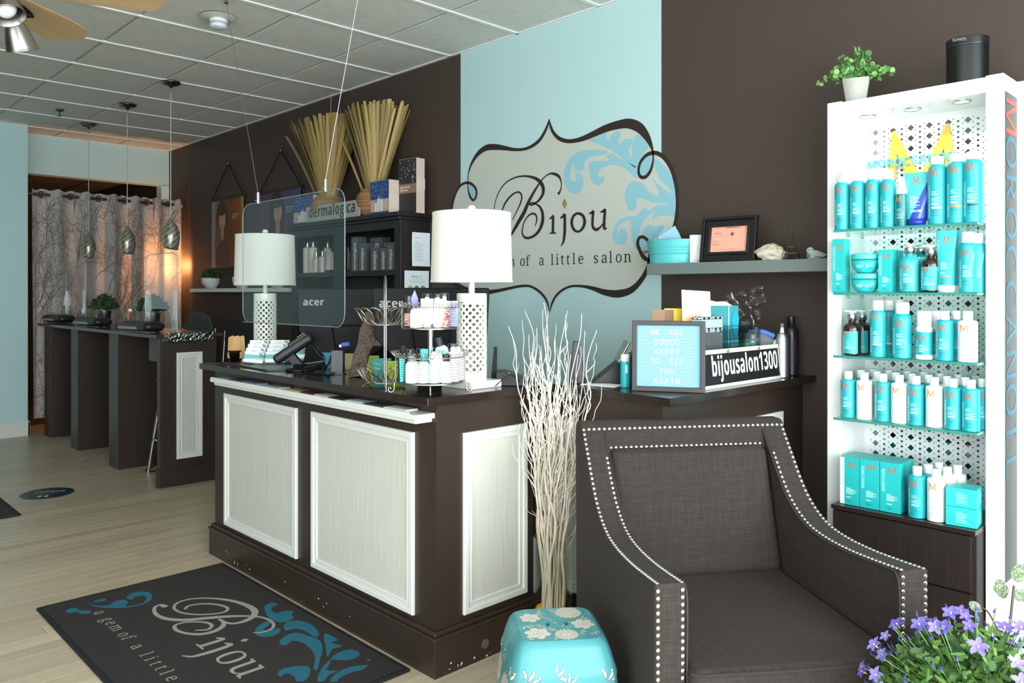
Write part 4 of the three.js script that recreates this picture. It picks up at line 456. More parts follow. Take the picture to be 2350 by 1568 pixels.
  gift('blue gift box with white dots and printed bottles, behind the hanging guard', -5.48, -3.07, 0.3, 0.215, 0.1, nb, 0, [0.1, 0.101]); gift('blue gift box with a pale pink side beside the right reed vase', -4.42, -3.04, 0.215, 0.225, 0.09, nb, 0, [0.03, 0.13]); gift('tall black gift box with a pale side at the right end of the bookcase top', -4.232, -3.13, 0.17, 0.36, 0.075, kb, 0.12, [0.155, 0.225]);
  const sg = thing('brand_sign', 'translucent grey plaque with dark grey lettering on the bookcase edge', 'sign', [-4.99, yt, -3.02]), W0 = 0.72; mesh('plaque', span(-W0 / 2, W0 / 2, 0, 0.118, -0.008, 0, 0.001), std(0xa8a7a0, 0.35), sg);
  const q = font.generateShapes('dermalogica', 0.08), g = new THREE.ShapeGeometry(q, 8); g.computeBoundingBox(); const bw = g.boundingBox.max.x - g.boundingBox.min.x; g.scale(0.62 / bw, 1, 1); mesh('lettering', at(g, -0.32, 0.036, 0.0012), std(0x394246, 0.5), sg);
  // notices on its side
  const note = (l, w, h, yy, z, draw) => { const t = thing('paper_notice', l, 'notice', [BK.x1 + 0.006, yy, z], PI / 2); const geo = new THREE.PlaneGeometry(w, h, 4, 4), p = geo.attributes.position; for (let i = 0; i < p.count; i++) p.setZ(i, 0.0015 + 0.004 * Math.pow(Math.abs(p.getY(i) / h), 3) * 4); mesh('sheet', geo, std(0xffffff, 0.85, { map: draw }), t); };
  note('white typed list pinned to the side of the bookcase', 0.148, 0.222, 1.588, -3.2, canvasTex(256, 384, (g) => { g.fillStyle = '#dfe9ec'; g.fillRect(0, 0, 256, 384); g.fillStyle = '#8a9498'; g.fillRect(36, 60, 90, 5); for (let i = 0; i < 11; i++) g.fillRect(40, 106 + i * 21, 50 + (i * 37) % 75, 4); }));
  note('white notice with round portraits and a green and black heading', 0.2, 0.27, 1.312, -3.165, canvasTex(384, 520, (g) => { g.fillStyle = '#dfeaee'; g.fillRect(0, 0, 384, 520); g.font = '42px sans-serif'; g.fillStyle = '#26292b'; g.fillText('Deva', 110, 88); g.fillStyle = '#a9c23a'; g.fillText('Curl', 208, 88); g.fillStyle = '#a8b2b5'; g.fillRect(150, 104, 140, 4); for (let i = 0; i < 3; i++) g.fillRect(80, 130 + i * 10, 240, 3); [['#c9ad35', '#b98a55'], ['#6f9a3c', '#4a3226'], ['#4f8f84', '#9a6a40']].forEach(([a, b], i) => { const x = 92 + i * 100; g.fillStyle = a; g.beginPath(); g.arc(x, 226, 38, 0, 7); g.fill(); g.fillStyle = b; g.beginPath(); g.arc(x, 226, 28, 0, 7); g.fill(); g.fillStyle = '#d9ad92'; g.beginPath(); g.ellipse(x, 226, 12, 17, 0, 0, 7); g.fill(); }); g.fillStyle = '#a8b2b5'; for (let i = 0; i < 14; i++) g.fillRect(60, 300 + i * 13, 120 + (i * 53) % 150, 3); }));
}
// ---------- dried reeds in woven vases ----------
{
  const bandT = dataTex(256, (x, y) => { const s = Math.abs(Math.sin(y / 256 * PI * 22)), n = brushN[x * 256 + y]; return mix([178, 134, 92], [112, 78, 50], 0.75 - 0.6 * s + (n - 0.5) * 0.6); }, true);
  const wv = std(0xffffff, 0.75, { map: bandT, bumpMap: bandT, bumpScale: 0.004 }), reedC = [0xb39c62, 0xa58d52, 0x8d7c44, 0xc0a971, 0x9a9257, 0xa88c66].map((c) => std(c, 0.75));
  const bladeGeo = (base, tip, w, bend, turn) => { const N = 8, pos = [], idx = [], uv = []; for (let i = 0; i <= N; i++) { const k = i / N, b = bend * k * k, x = base[0] + (tip[0] - base[0]) * k + b * Math.cos(turn), z = base[2] + (tip[2] - base[2]) * k + b * Math.sin(turn), y = base[1] + (tip[1] - base[1]) * k - Math.abs(b) * 0.25 * k, h = w / 2 * (0.75 + 0.35 * Math.sin(k * 3)), c = Math.cos(turn + 1.2 + k * 0.5), s = Math.sin(turn + 1.2 + k * 0.5), e = 0.0012; pos.push(x - c * h, y, z - s * h, x + s * e * 3, y, z - c * e * 3, x + c * h, y, z + s * h); uv.push(0, k, .5, k, 1, k); if (i) { const o = 3 * i; for (const q of [0, 1]) idx.push(o - 3 + q, o - 2 + q, o + q, o + q, o - 2 + q, o + 1 + q); } } const g = new THREE.BufferGeometry(); g.setAttribute('position', new THREE.Float32BufferAttribute(pos, 3)); g.setAttribute('uv', new THREE.Float32BufferAttribute(uv, 2)); g.setIndex(idx); g.computeVertexNormals(); return g; };
  const reeds = (name, label, cx, cz, y0, y1, rTop, n) => { const t = thing(name, label, 'reeds', [cx, y0, cz], 0, 'dried reed bunches'), rest = []; for (let i = 0; i < n; i++) { const a = rnd(2 * PI), q = Math.sqrt(rnd()), r0 = 0.045 * q, r1 = rTop * q * rnd(0.85, 1.08), e = y1 - y0 - rnd(0.05) * rnd() - 0.02 * (1 - q), d = 0.62; const g = bladeGeo([r0 * Math.cos(a), 0, r0 * Math.sin(a) * d], [r1 * Math.cos(a), e, Math.max(ZB - cz + 0.01, r1 * Math.sin(a) * d)], rnd(0.014, 0.032), rnd(-0.03, 0.05), a); if (q > 0.55 && Math.sin(a) > -0.2 && i < n) mesh('reed', g, reedC[(rnd() * 6) | 0], t); else rest.push(g); } tag(mesh('inner_reeds', rest, reedC[1], t), null, null, null, 'stuff'); return [t, bladeGeo]; };
  const vase = (l, x, z) => { const t = thing('woven_vase', l, 'vase', [x, BK.top, z], 0, 'woven vases on the bookcase'); mesh('vase_body', lathe([[0.001, 0], [0.085, 0], [0.105, 0.02], [0.127, 0.07], [0.134, 0.11], [0.128, 0.145], [0.11, 0.168], [0.1, 0.178], [0.103, 0.19], [0.098, 0.192], [0.094, 0.178], [0.12, 0.11], [0.08, 0.006], [0.001, 0.006]], 40), wv, t); };
  vase('brown woven vase behind the hanging guard, holding dried reeds', -5.235, -3.143); vase('brown woven vase partly hidden by the blue gift box', -4.62, -3.143);
  const [r1] = reeds('dried_reeds', 'bundle of dried tan reeds in the left woven vase, one blade drooping far left', -5.235, -3.143, BK.top + 0.1, 2.6, 0.345, 280);
  mesh('drooping_blade', bladeGeo([-0.05, 0, 0.03], [-0.46, 0.66, 0.05], 0.026, -0.12, 0.1), reedC[5], r1); mesh('tall_reed', rod([0.02, 0.3, 0], [0.085, 0.86, 0.03], 0.0022, 5), reedC[3], r1);
  const [r2] = reeds('dried_reeds', 'bundle of dried tan reeds in the right woven vase, tops cut flat', -4.62, -3.143, BK.top + 0.1, 2.6, 0.29, 270);
  mesh('arched_blade', bladeGeo([-0.03, 0, 0.05], [-0.34, 0.55, 0.06], 0.02, -0.06, 0.2), reedC[0], r2); mesh('stray_blade', bladeGeo([0.04, 0, 0.04], [0.3, 0.6, 0.06], 0.018, 0.02, 0.2), reedC[3], r2);
}
// ---------- posters and the small white shelf ----------
{
  const art = (k) => canvasTex(384, 384, (g, w, h) => { const lg = g.createLinearGradient(0, 0, w, 0); if (!k) { lg.addColorStop(0, '#8d9298'); lg.addColorStop(0.3, '#5b4536'); lg.addColorStop(0.6, '#6d3a22'); lg.addColorStop(0.9, '#8c4a24'); lg.addColorStop(1, '#b79a2e'); } else { lg.addColorStop(0, '#4a3350'); lg.addColorStop(0.5, '#5a3a62'); lg.addColorStop(1, '#3c4a72'); } g.fillStyle = lg; g.fillRect(0, 0, w, h); const B = (c, x, y, a, b, r = 0) => { g.fillStyle = c; g.beginPath(); g.ellipse(x, y, a, b, r, 0, 7); g.fill(); };
    const cx = k ? 170 : 128; B(k ? '#241d26' : '#4a3322', cx, 120, 74, 120); B(k ? '#241d26' : '#6a4e33', cx - 18, 240, 66, 160, 0.1); B(k ? '#241d26' : '#5a4029', cx + 34, 240, 40, 150, -0.1); B('#b98f7a', cx + 6, 110, 38, 58); B('#3a2a22', cx, 54, 52, 36); B('#a67c68', cx + 6, 190, 22, 40); B('#2d2a33', cx + 10, 330, 90, 90); g.fillStyle = '#4a2e22'; g.fillRect(cx - 14, 100, 12, 4); g.fillRect(cx + 14, 100, 12, 4); g.fillStyle = '#8a4d44'; g.fillRect(cx - 4, 140, 20, 5); g.fillStyle = '#d8c3a8'; for (let i = 0; i < 3; i++) g.fillRect(250, 90 + i * 12, 80 - i * 14, 3); });
  const poster = (l, x, w, y0, y1, nailY, k) => { const t = thing('hanging_poster', l, 'poster', [x, 0, ZB + 0.02], 0, 'hanging posters on the brown wall'); mesh('print', [span(-w / 2, w / 2, y0, y1, -0.001, 0.001)].map((g) => { const u = g.attributes.uv, p = g.attributes.position; for (let i = 0; i < u.count; i++) u.setXY(i, p.getX(i) / w + 0.5, (p.getY(i) - y0) / (y1 - y0)); return g; })[0], std(0xffffff, 0.5, { map: art(k) }), t); mesh('top_rail', box(w + 0.06, 0.02, 0.016, 0, y1 + 0.005, 0, 0.004), C.black, t); mesh('bottom_rail', box(w + 0.05, 0.014, 0.014, 0, y0, 0, 0.004), C.black, t); mesh('cord', [rod([-w / 2, y1 + 0.012, 0], [0.02, nailY, -0.004], 0.006), rod([w / 2, y1 + 0.012, 0], [0.02, nailY, -0.004], 0.006)], std(0x17110f, 0.8), t); mesh('nail', ball(0.012, 0.02, nailY, 0, 8), C.steel, t); };
  poster('hanging poster of a long haired woman against orange, left of the clear guard', -7.24, 0.68, 1.54, 2.19, 2.52, 0); poster('hanging violet poster of a dark haired woman, seen through the clear guard', -6.22, 0.72, 1.54, 2.17, 2.51, 1);
  const sh = thing('small_shelf', 'narrow white wall shelf carrying three white bowls of green plants', 'shelf'); mesh('board', span(-7.97, -6.9, 1.31, 1.345, ZB, -3.2, 0.002), C.white, sh); mesh('board', span(-6.895, -5.95, 1.31, 1.345, ZB, -3.2, 0.002), C.white, sh);
  const bowlPlant = (l, x) => { const t = thing('potted_plant', l, 'plant', [x, 1.345, -3.215], 0, 'bowl plants on the small white shelf'); mesh('bowl', lathe([[0.001, 0], [0.045, 0], [0.082, 0.05], [0.088, 0.1], [0.084, 0.1], [0.076, 0.05], [0.001, 0.01]], 24), std(0xe3e5e0, 0.4), t); const g = []; for (let i = 0; i < 260; i++) { const a = rnd(2 * PI), e = rnd(0.1, 1.5), r = rnd(0.055, 0.085), c = new THREE.CircleGeometry(rnd(0.01, 0.02), 6); c.scale(1, 1.5, 1); g.push(at(c, r * Math.cos(a) * Math.cos(e) * 1.25, 0.095 + r * Math.sin(e), r * Math.sin(a) * Math.cos(e) * 0.75, rnd(-1, 1), rnd(6), rnd(6))); } tag(mesh('foliage', g, phys(0x2c4a1e, 0.7, { transmission: 0.25, thickness: 0 }), t), null, null, null, 'stuff'); };
  bowlPlant('round green plant in a white bowl at the left of the small shelf', -7.5); bowlPlant('green plant in a white bowl half hidden by the left lamp shade', -6.83); bowlPlant('green plant in a white bowl seen through the guard beside the lamp neck', -6.17);
}

// ---------- lit product display ----------
const SH = [1.532, 1.302, 1.072, 0.844, 0.53], X0 = -1.334, X1 = -0.746, I0 = -1.279, I1 = -0.8, DF = -2.95, DB = -3.175;
{
  const t = thing('product_display', 'tall glossy white lit display cabinet with glass shelves and a perforated back', 'display cabinet'), wm = std(0xeff1f0, 0.22), wood = dataTex(256, (x, y) => { const a = brushN[y * 256 + ((x * 3) & 255)]; return mix([46, 34, 30], [28, 20, 18], a * 1.2); }, true, 3);
  mesh('side_frame', span(X0, I0, 0, 2.02, DB, DF, 0.003), wm, t); mesh('side_frame', [span(I1, X1, 0, 2.02, DB + 0.06, DF, 0.003), at(ext(shapeOf([[0, 0], [0.06, 0], [0.06, 1.97], [0.05, 2.0], [0.03, 2.015], [0, 2.02]]), 0.05), I1 + 0.052, 0, DB + 0.06, 0, PI / 2)], wm, t);
  mesh('top_box', span(I0, I1, 1.965, 2.016, DB, DF - 0.002, 0.002), wm, t); mesh('back_panel', span(I0, I1, 0.5, 1.97, DB, DB + 0.008), wm, t); mesh('rear_sheet', span(X0 + 0.01, X1 - 0.06, 0, 1.98, DB - 0.012, DB), std(0x4a423d, 0.7), t);
  const dia = (x, y, r) => { const g = new THREE.CircleGeometry(r, 4); return g.translate(x, y, DB + 0.0086); }, ds = []; let row = 0;
  for (let y = 0.56; y < 1.93; y += 0.0195, row++) for (let x = I0 + 0.04 + (row % 2) * 0.0325; x < I1 - 0.005; x += 0.065) { const big = row % 2 === 0; ds.push(dia(x, y, big ? 0.0118 : 0.0054)); ds.push(dia(x + 0.0165, y + 0.0098, 0.0026), dia(x - 0.0165, y + 0.0098, 0.0026)); if (big) ds.push(dia(x + 0.0325, y, 0.0052)); }
  tag(mesh('diamond_cutouts', ds, metal(0x8f8c8a, 0.06), t), null, null, null, 'stuff');
  const sg = phys(0xd5f0ea, 0.02, { transmission: 1, thickness: 0, ior: 1.5 }), edge = phys(0x4fa79a, 0.1, { transmission: 0.35, thickness: 0 });
  for (const y of SH.slice(0, 4)) { const s = mesh('glass_shelf', span(I0 + 0.003, I1 - 0.004, y - 0.008, y - 0.0005, DB + 0.015, -2.876), sg, t); mesh('shelf_edge', [span(I0 + 0.003, I1 - 0.004, y - 0.0085, y, -2.876, -2.873), span(I1 - 0.006, I1 - 0.003, y - 0.0085, y, DB + 0.02, -2.876)], edge, s); for (const [px, pz] of [[I0 + 0.008, -2.99], [I1 - 0.008, -2.99], [I0 + 0.008, -3.12]]) mesh('shelf_pin', ball(0.007, px, y - 0.014, pz, 10), C.chrome, s); }
  mesh('base_cabinet', span(I0 + 0.004, I1 - 0.004, 0, 0.515, DB, -2.875, 0.002), std(0xffffff, 0.5, { map: wood }), t); mesh('cabinet_top', span(I0 + 0.002, I1 - 0.003, 0.513, 0.529, DB, -2.855, 0.002), std(0x2c2321, 0.2), t); mesh('drawer_front', span(I0 + 0.006, I1 - 0.016, 0.325, 0.508, -2.876, -2.862, 0.002), std(0xffffff, 0.5, { map: wood }), t); mesh('drawer_front', span(I0 + 0.006, I1 - 0.016, 0.06, 0.318, -2.876, -2.862, 0.002), std(0xffffff, 0.5, { map: wood }), t);
  for (const x of [-1.215, -1.055, -0.895]) { const d = mesh('downlight', at(new THREE.TorusGeometry(0.027, 0.004, 8, 30), x, 1.9645, -3.03, PI / 2), C.steel, t); mesh('lamp_lens', at(cyl(0.022, 0.022, 0.002, 24), x, 1.9625, -3.03), std(0xffffff, 0.4, { emissive: 0xf3fffb, emissiveIntensity: 3 }), d);
    const l = new THREE.SpotLight(0xf4fffb, 0.5, 0, 1.15, 0.8, 2); l.position.set(x, 1.958, -3.03); l.target.position.set(x, 0.5, -3.02); l.castShadow = true; scene.add(l, l.target); }
  const gold = std(0xe8b93c, 0.35), M = [[-1.203, 1.66], [-1.167, 1.918], [-1.161, 1.918], [-1.069, 1.735], [-0.977, 1.918], [-0.971, 1.918], [-0.935, 1.66], [-0.97, 1.66], [-0.987, 1.83], [-1.058, 1.67], [-1.08, 1.67], [-1.151, 1.83], [-1.168, 1.66]];
  mesh('gold_letter', at(ext(shapeOf(M), 0.01, 0.001), 0, 0, DB + 0.022), gold, t); const q = font.generateShapes('MOROCCANOIL', 0.03), tg = new THREE.ExtrudeGeometry(q, { depth: 0.006, bevelEnabled: false, curveSegments: 6 }); tg.computeBoundingBox(); const tw = tg.boundingBox.max.x; tg.scale(0.325 / tw, 1, 1); mesh('blue_letters', at(tg, -1.262, 1.783, DB + 0.034), std(0x4db3d2, 0.4), t);
  const sp = mesh('side_inlay', span(X1 - 0.0005, X1 + 0.0012, 0.35, 1.962, DB + 0.075, DF - 0.012), std(0x4d5452, 0.4, { metalness: 0.2 }), t);
  [...'MOROCCANOIL'].forEach((ch, i) => { const s = sans.generateShapes(ch, 0.125), g = new THREE.ShapeGeometry(s, 8); g.computeBoundingBox(); const b = g.boundingBox; g.translate(-(b.max.x + b.min.x) / 2, 0, 0).scale(0.98, 0.98, 1); g.rotateZ(-PI / 2); g.rotateY(PI / 2); mesh('side_letter', g.translate(X1 + 0.0019, 1.885 - i * 0.1175 + (i > 8 ? 0.012 : 0), DF - 0.018), i ? std(0x2b7288, 0.4) : std(0xd0492c, 0.4), sp); });
}
// ---------- products ----------
const TEAL = '#22a9b3', hUV = (g, h) => { const p = g.attributes.position, u = g.attributes.uv; for (let i = 0; i < p.count; i++) u.setY(i, p.getY(i) / h); return g.rotateY(PI); };
function drawM(g, x, y, s, c) { g.strokeStyle = c; g.lineJoin = 'miter'; g.miterLimit = 8; g.lineWidth = s * 0.14; g.beginPath(); g.moveTo(x - s * 0.5, y); g.lineTo(x - s * 0.42, y - s); g.lineTo(x, y - s * 0.28); g.lineTo(x + s * 0.42, y - s); g.lineTo(x + s * 0.5, y); g.stroke(); }
function label(o) { // wrap-round print: width is the circumference, centre of the print at u = 0.5
  const w = o.w || 512, h = o.h || 384; return canvasTex(w, h, (g) => { g.fillStyle = o.bg; g.fillRect(0, 0, w, h); const k = o.k || 1, cx = w * (o.cx ?? 0.5);
    if (o.art) o.art(g, w, h); drawM(g, cx - 14 * k, h * (o.my ?? 0.24), 58 * k, o.m || '#d9532c');
    g.save(); g.translate(cx - 46 * k, h * (o.vy ?? 0.9)); g.rotate(-PI / 2); g.fillStyle = o.v || '#dff5f5'; g.font = Math.round(30 * k) + 'px sans-serif'; g.fillText('MOROCCANOIL', 0, 0, h * (o.vl ?? 0.72)); g.restore();
    g.fillStyle = o.t || '#d5f3f3'; let y = h * (o.ty ?? 0.46); for (const l of [52, 40, 60, 0, 76, 52, 84]) { if (l) g.fillRect(cx - 30 * k, y, l * k, 3.5); y += 10 * k; }
    g.font = 'bold ' + Math.round(19 * k) + 'px sans-serif'; g.fillStyle = o.t2 || o.t || '#eefcfb'; g.fillText(o.word || 'VOLUME', cx - 30 * k, y + 16 * k, 110 * k); y += 26 * k; if (o.stripe) { g.fillStyle = o.stripe; g.fillRect(cx - 30 * k, y, 92 * k, 12); } g.fillStyle = o.ink || '#0c5b63'; for (const l of [50, 76, 88, 0, 70]) { y += 9 * k; if (l && y < h - 4) g.fillRect(cx - 30 * k, y + 8, l * k, 2.5); } }); }
const pm = (o, r = 0.36) => std(0xffffff, r, { map: label(o) });
const capM = std(0xf3f5f4, 0.35), pumpSilver = metal(0xbfc3c3, 0.28), amber = phys(0x2a1410, 0.12, { clearcoat: 0.5 });
const shoulder = (r, hs, k = 1) => [[0.0005, 0], [r * 0.93, 0], [r, r * 0.07], [r, hs - r * 0.55 * k], [r * 0.96, hs - r * 0.28 * k], [r * 0.82, hs - r * 0.09 * k], [r * 0.6, hs], [0.0005, hs]];
const bodyGeo = (pts, hs) => hUV(lathe(pts, 36), hs);
const MAT = {
  mousse: pm({ bg: TEAL, word: 'VOLUME', my: 0.26 }), spray: pm({ bg: TEAL, word: 'FINISH', my: 0.22, stripe: '#e9f4f2' }), sprayO: pm({ bg: TEAL, word: 'FINISH', my: 0.22, stripe: '#e58a4a' }), sprayK: pm({ bg: TEAL, word: 'FINISH', my: 0.22, stripe: '#20444a' }), curl: pm({ bg: TEAL, word: 'CURL', my: 0.32, k: 1.05, art: (g, w, h) => { g.strokeStyle = '#6fd3d8'; g.lineWidth = 2; for (let i = 0; i < 9; i++) { g.beginPath(); g.arc(w * 0.62, h * 1.02, 30 + i * 13, 3.4, 5.4); g.stroke(); } } }), texture: pm({ bg: TEAL, word: 'TEXTURE', my: 0.3, art: (g, w, h) => { g.fillStyle = '#6fd5da'; g.beginPath(); g.moveTo(w * 0.5, h * 0.75); g.quadraticCurveTo(w * 0.6, h * 0.5, w * 0.63, h * 0.2); g.lineTo(w * 0.68, h * 0.2); g.quadraticCurveTo(w * 0.6, h * 0.6, w * 0.5, h * 0.75); g.fill(); } }),
  shT: pm({ bg: TEAL, word: 'REPAIR', my: 0.28, k: 1.1 }), shW: pm({ bg: '#f3f5f3', word: 'REPAIR', my: 0.28, k: 1.1, m: '#e08a3c', v: '#c3dfe0', t: '#a8d5d8', t2: '#8ec9cc', ink: '#9aa3a5' }), pumpT: pm({ bg: '#34b1b8', word: 'SMOOTH', my: 0.42, ty: 0.5 }, 0.25),
  pumpD: std(0xffffff, 0.4, { map: label({ bg: '#2fb5bb', word: 'HYDRATION', my: 0.26, cx: 0.42, k: 1.9, w: 384, h: 512 }) }), foam: pm({ bg: TEAL, word: 'CURL', my: 0.3, k: 1.1 }),
};
const PG = {}, geoOf = (key, f) => PG[key] || (PG[key] = f());
function product(kind, m, r, hs, ht, t) {
  const K = [kind, r, hs, ht].join();
  const cap = (rr, y, h) => geoOf('cap' + [rr, y, h], () => capGeo(rr, y, h));
  if (kind === 'nozzle') { mesh('bottle_body', geoOf(K, () => bodyGeo(shoulder(r, hs, 1.1), hs)), MAT[m], t); mesh('nozzle', geoOf(K + 'n', () => lathe([[0.0005, hs - 0.002], [r * 0.62, hs - 0.002], [r * 0.6, hs + 0.012], [r * 0.4, hs + 0.016], [r * 0.26, hs + 0.036], [r * 0.2, ht - 0.004], [0.0005, ht - 0.003]], 22)), capM, t); mesh('clear_cap', geoOf(K + 'c', () => clearCap(r * 0.86, hs, ht - hs + 0.004)), C.acrylic, t); }
  else if (kind === 'can') { mesh('bottle_body', geoOf(K, () => bodyGeo(shoulder(r, hs, 1.5), hs)), MAT[m], t); mesh('cap', cap(r * 0.7, hs - 0.003, ht - hs + 0.003), capM, t); }
  else if (kind === 'shampoo') { mesh('bottle_body', geoOf(K, () => bodyGeo(shoulder(r, hs, 0.5), hs)), MAT[m], t); mesh('cap', cap(r * 0.52, hs - 0.001, ht - hs), capM, t); }
  else if (kind === 'foam') { mesh('bottle_body', geoOf(K, () => bodyGeo([[0.0005, 0], [r * 0.95, 0], [r, 0.004], [r, hs], [0.0005, hs]], hs)), MAT[m], t); mesh('collar', geoOf(K + 'c', () => lathe([[0.0005, hs], [r, hs], [r, hs + 0.014], [r * 0.9, hs + 0.018], [0.0005, hs + 0.018]], 28)), capM, t); mesh('cap', cap(r * 0.87, hs + 0.016, ht - hs - 0.016), capM, t); mesh('foot', geoOf(K + 'f', () => lathe([[r * 0.93, 0.0004], [r * 1.01, 0.002], [r * 1.01, 0.016], [r, 0.017]], 28)), capM, t); }
  else if (kind === 'pump' || kind === 'darkpump') { const dk = kind === 'darkpump', pts = [[0.0005, 0], [r * 0.9, 0], [r, 0.006], [r, hs - r * 0.85], [r * 0.93, hs - r * 0.5], [r * 0.7, hs - r * 0.2], [r * 0.42, hs - 0.003], [r * 0.4, hs + 0.008], [0.0005, hs + 0.008]];
    mesh('bottle_body', geoOf(K, () => bodyGeo(pts, hs)), dk ? amber : MAT[m], t); if (dk) mesh('front_label', geoOf(K + 'l', () => { const g = new THREE.CylinderGeometry(r * 1.008, r * 1.008, hs * 0.66, 24, 1, true, -1.05, 2.1); return g.translate(0, hs * 0.4, 0); }), MAT.pumpD, t);
    mesh('collar', geoOf(K + 'c', () => lathe([[0.0005, hs + 0.006], [r * 0.52, hs + 0.006], [r * 0.52, hs + 0.026], [r * 0.3, hs + 0.028], [0.0005, hs + 0.028]], 24)), pumpSilver, t); mesh('pump_head', geoOf(K + 'p', () => merge([cyl(r * 0.2, r * 0.2, 0.01, 14, hs + 0.026), lathe([[0.0005, hs + 0.034], [r * 0.5, hs + 0.034], [r * 0.52, hs + 0.04], [r * 0.3, ht], [0.0005, ht]], 20), at(new RoundedBoxGeometry(r * 0.9, 0.007, r * 0.32, 2, 0.003), -r * 0.4, hs + 0.04, 0)])), capM, t); }
}
const kinds = { nozzle: 'mousse_bottle', can: 'spray_can', shampoo: 'shampoo_bottle', foam: 'foam_bottle', pump: 'pump_bottle', darkpump: 'pump_bottle' };
function put3(shelf, x, z, kind, m, r, hs, ht, lab, turn = 0.05) { const t = thing(kinds[kind], lab, kind === 'can' ? 'spray can' : 'bottle', [x, SH[shelf], z], turn, ['products on the top glass shelf', 'products on the second glass shelf', 'products on the third glass shelf', 'products on the fourth glass shelf', 'products on the dark cabinet top'][shelf]); product(kind, m, r, hs, ht, t); return t; }
// top shelf
put3(0, -1.259, -2.912, 'nozzle', 'mousse', 0.0268, 0.176, 0.222, 'turquoise mousse bottle with a pointed nozzle, leftmost on the top glass shelf'); put3(0, -1.203, -2.912, 'nozzle', 'mousse', 0.0268, 0.176, 0.22, 'turquoise mousse bottle with a pointed nozzle, second on the top glass shelf');
put3(0, -1.149, -2.912, 'can', 'mousse', 0.026, 0.177, 0.206, 'turquoise can with a white cap, third on the top glass shelf'); put3(0, -1.097, -2.912, 'can', 'mousse', 0.0255, 0.172, 0.204, 'turquoise can with a white cap left of the small dark green pump, top shelf');
put3(0, -0.935, -2.912, 'can', 'spray', 0.0295, 0.206, 0.231, 'tall turquoise can with a white stripe right of the blue tube, top shelf'); put3(0, -0.876, -2.912, 'can', 'sprayO', 0.0295, 0.208, 0.234, 'tall turquoise can with an orange stripe, top glass shelf');
put3(0, -0.826, -2.912, 'can', 'sprayK', 0.0295, 0.21, 0.235, 'tall turquoise can with a dark stripe, rightmost on the top glass shelf');
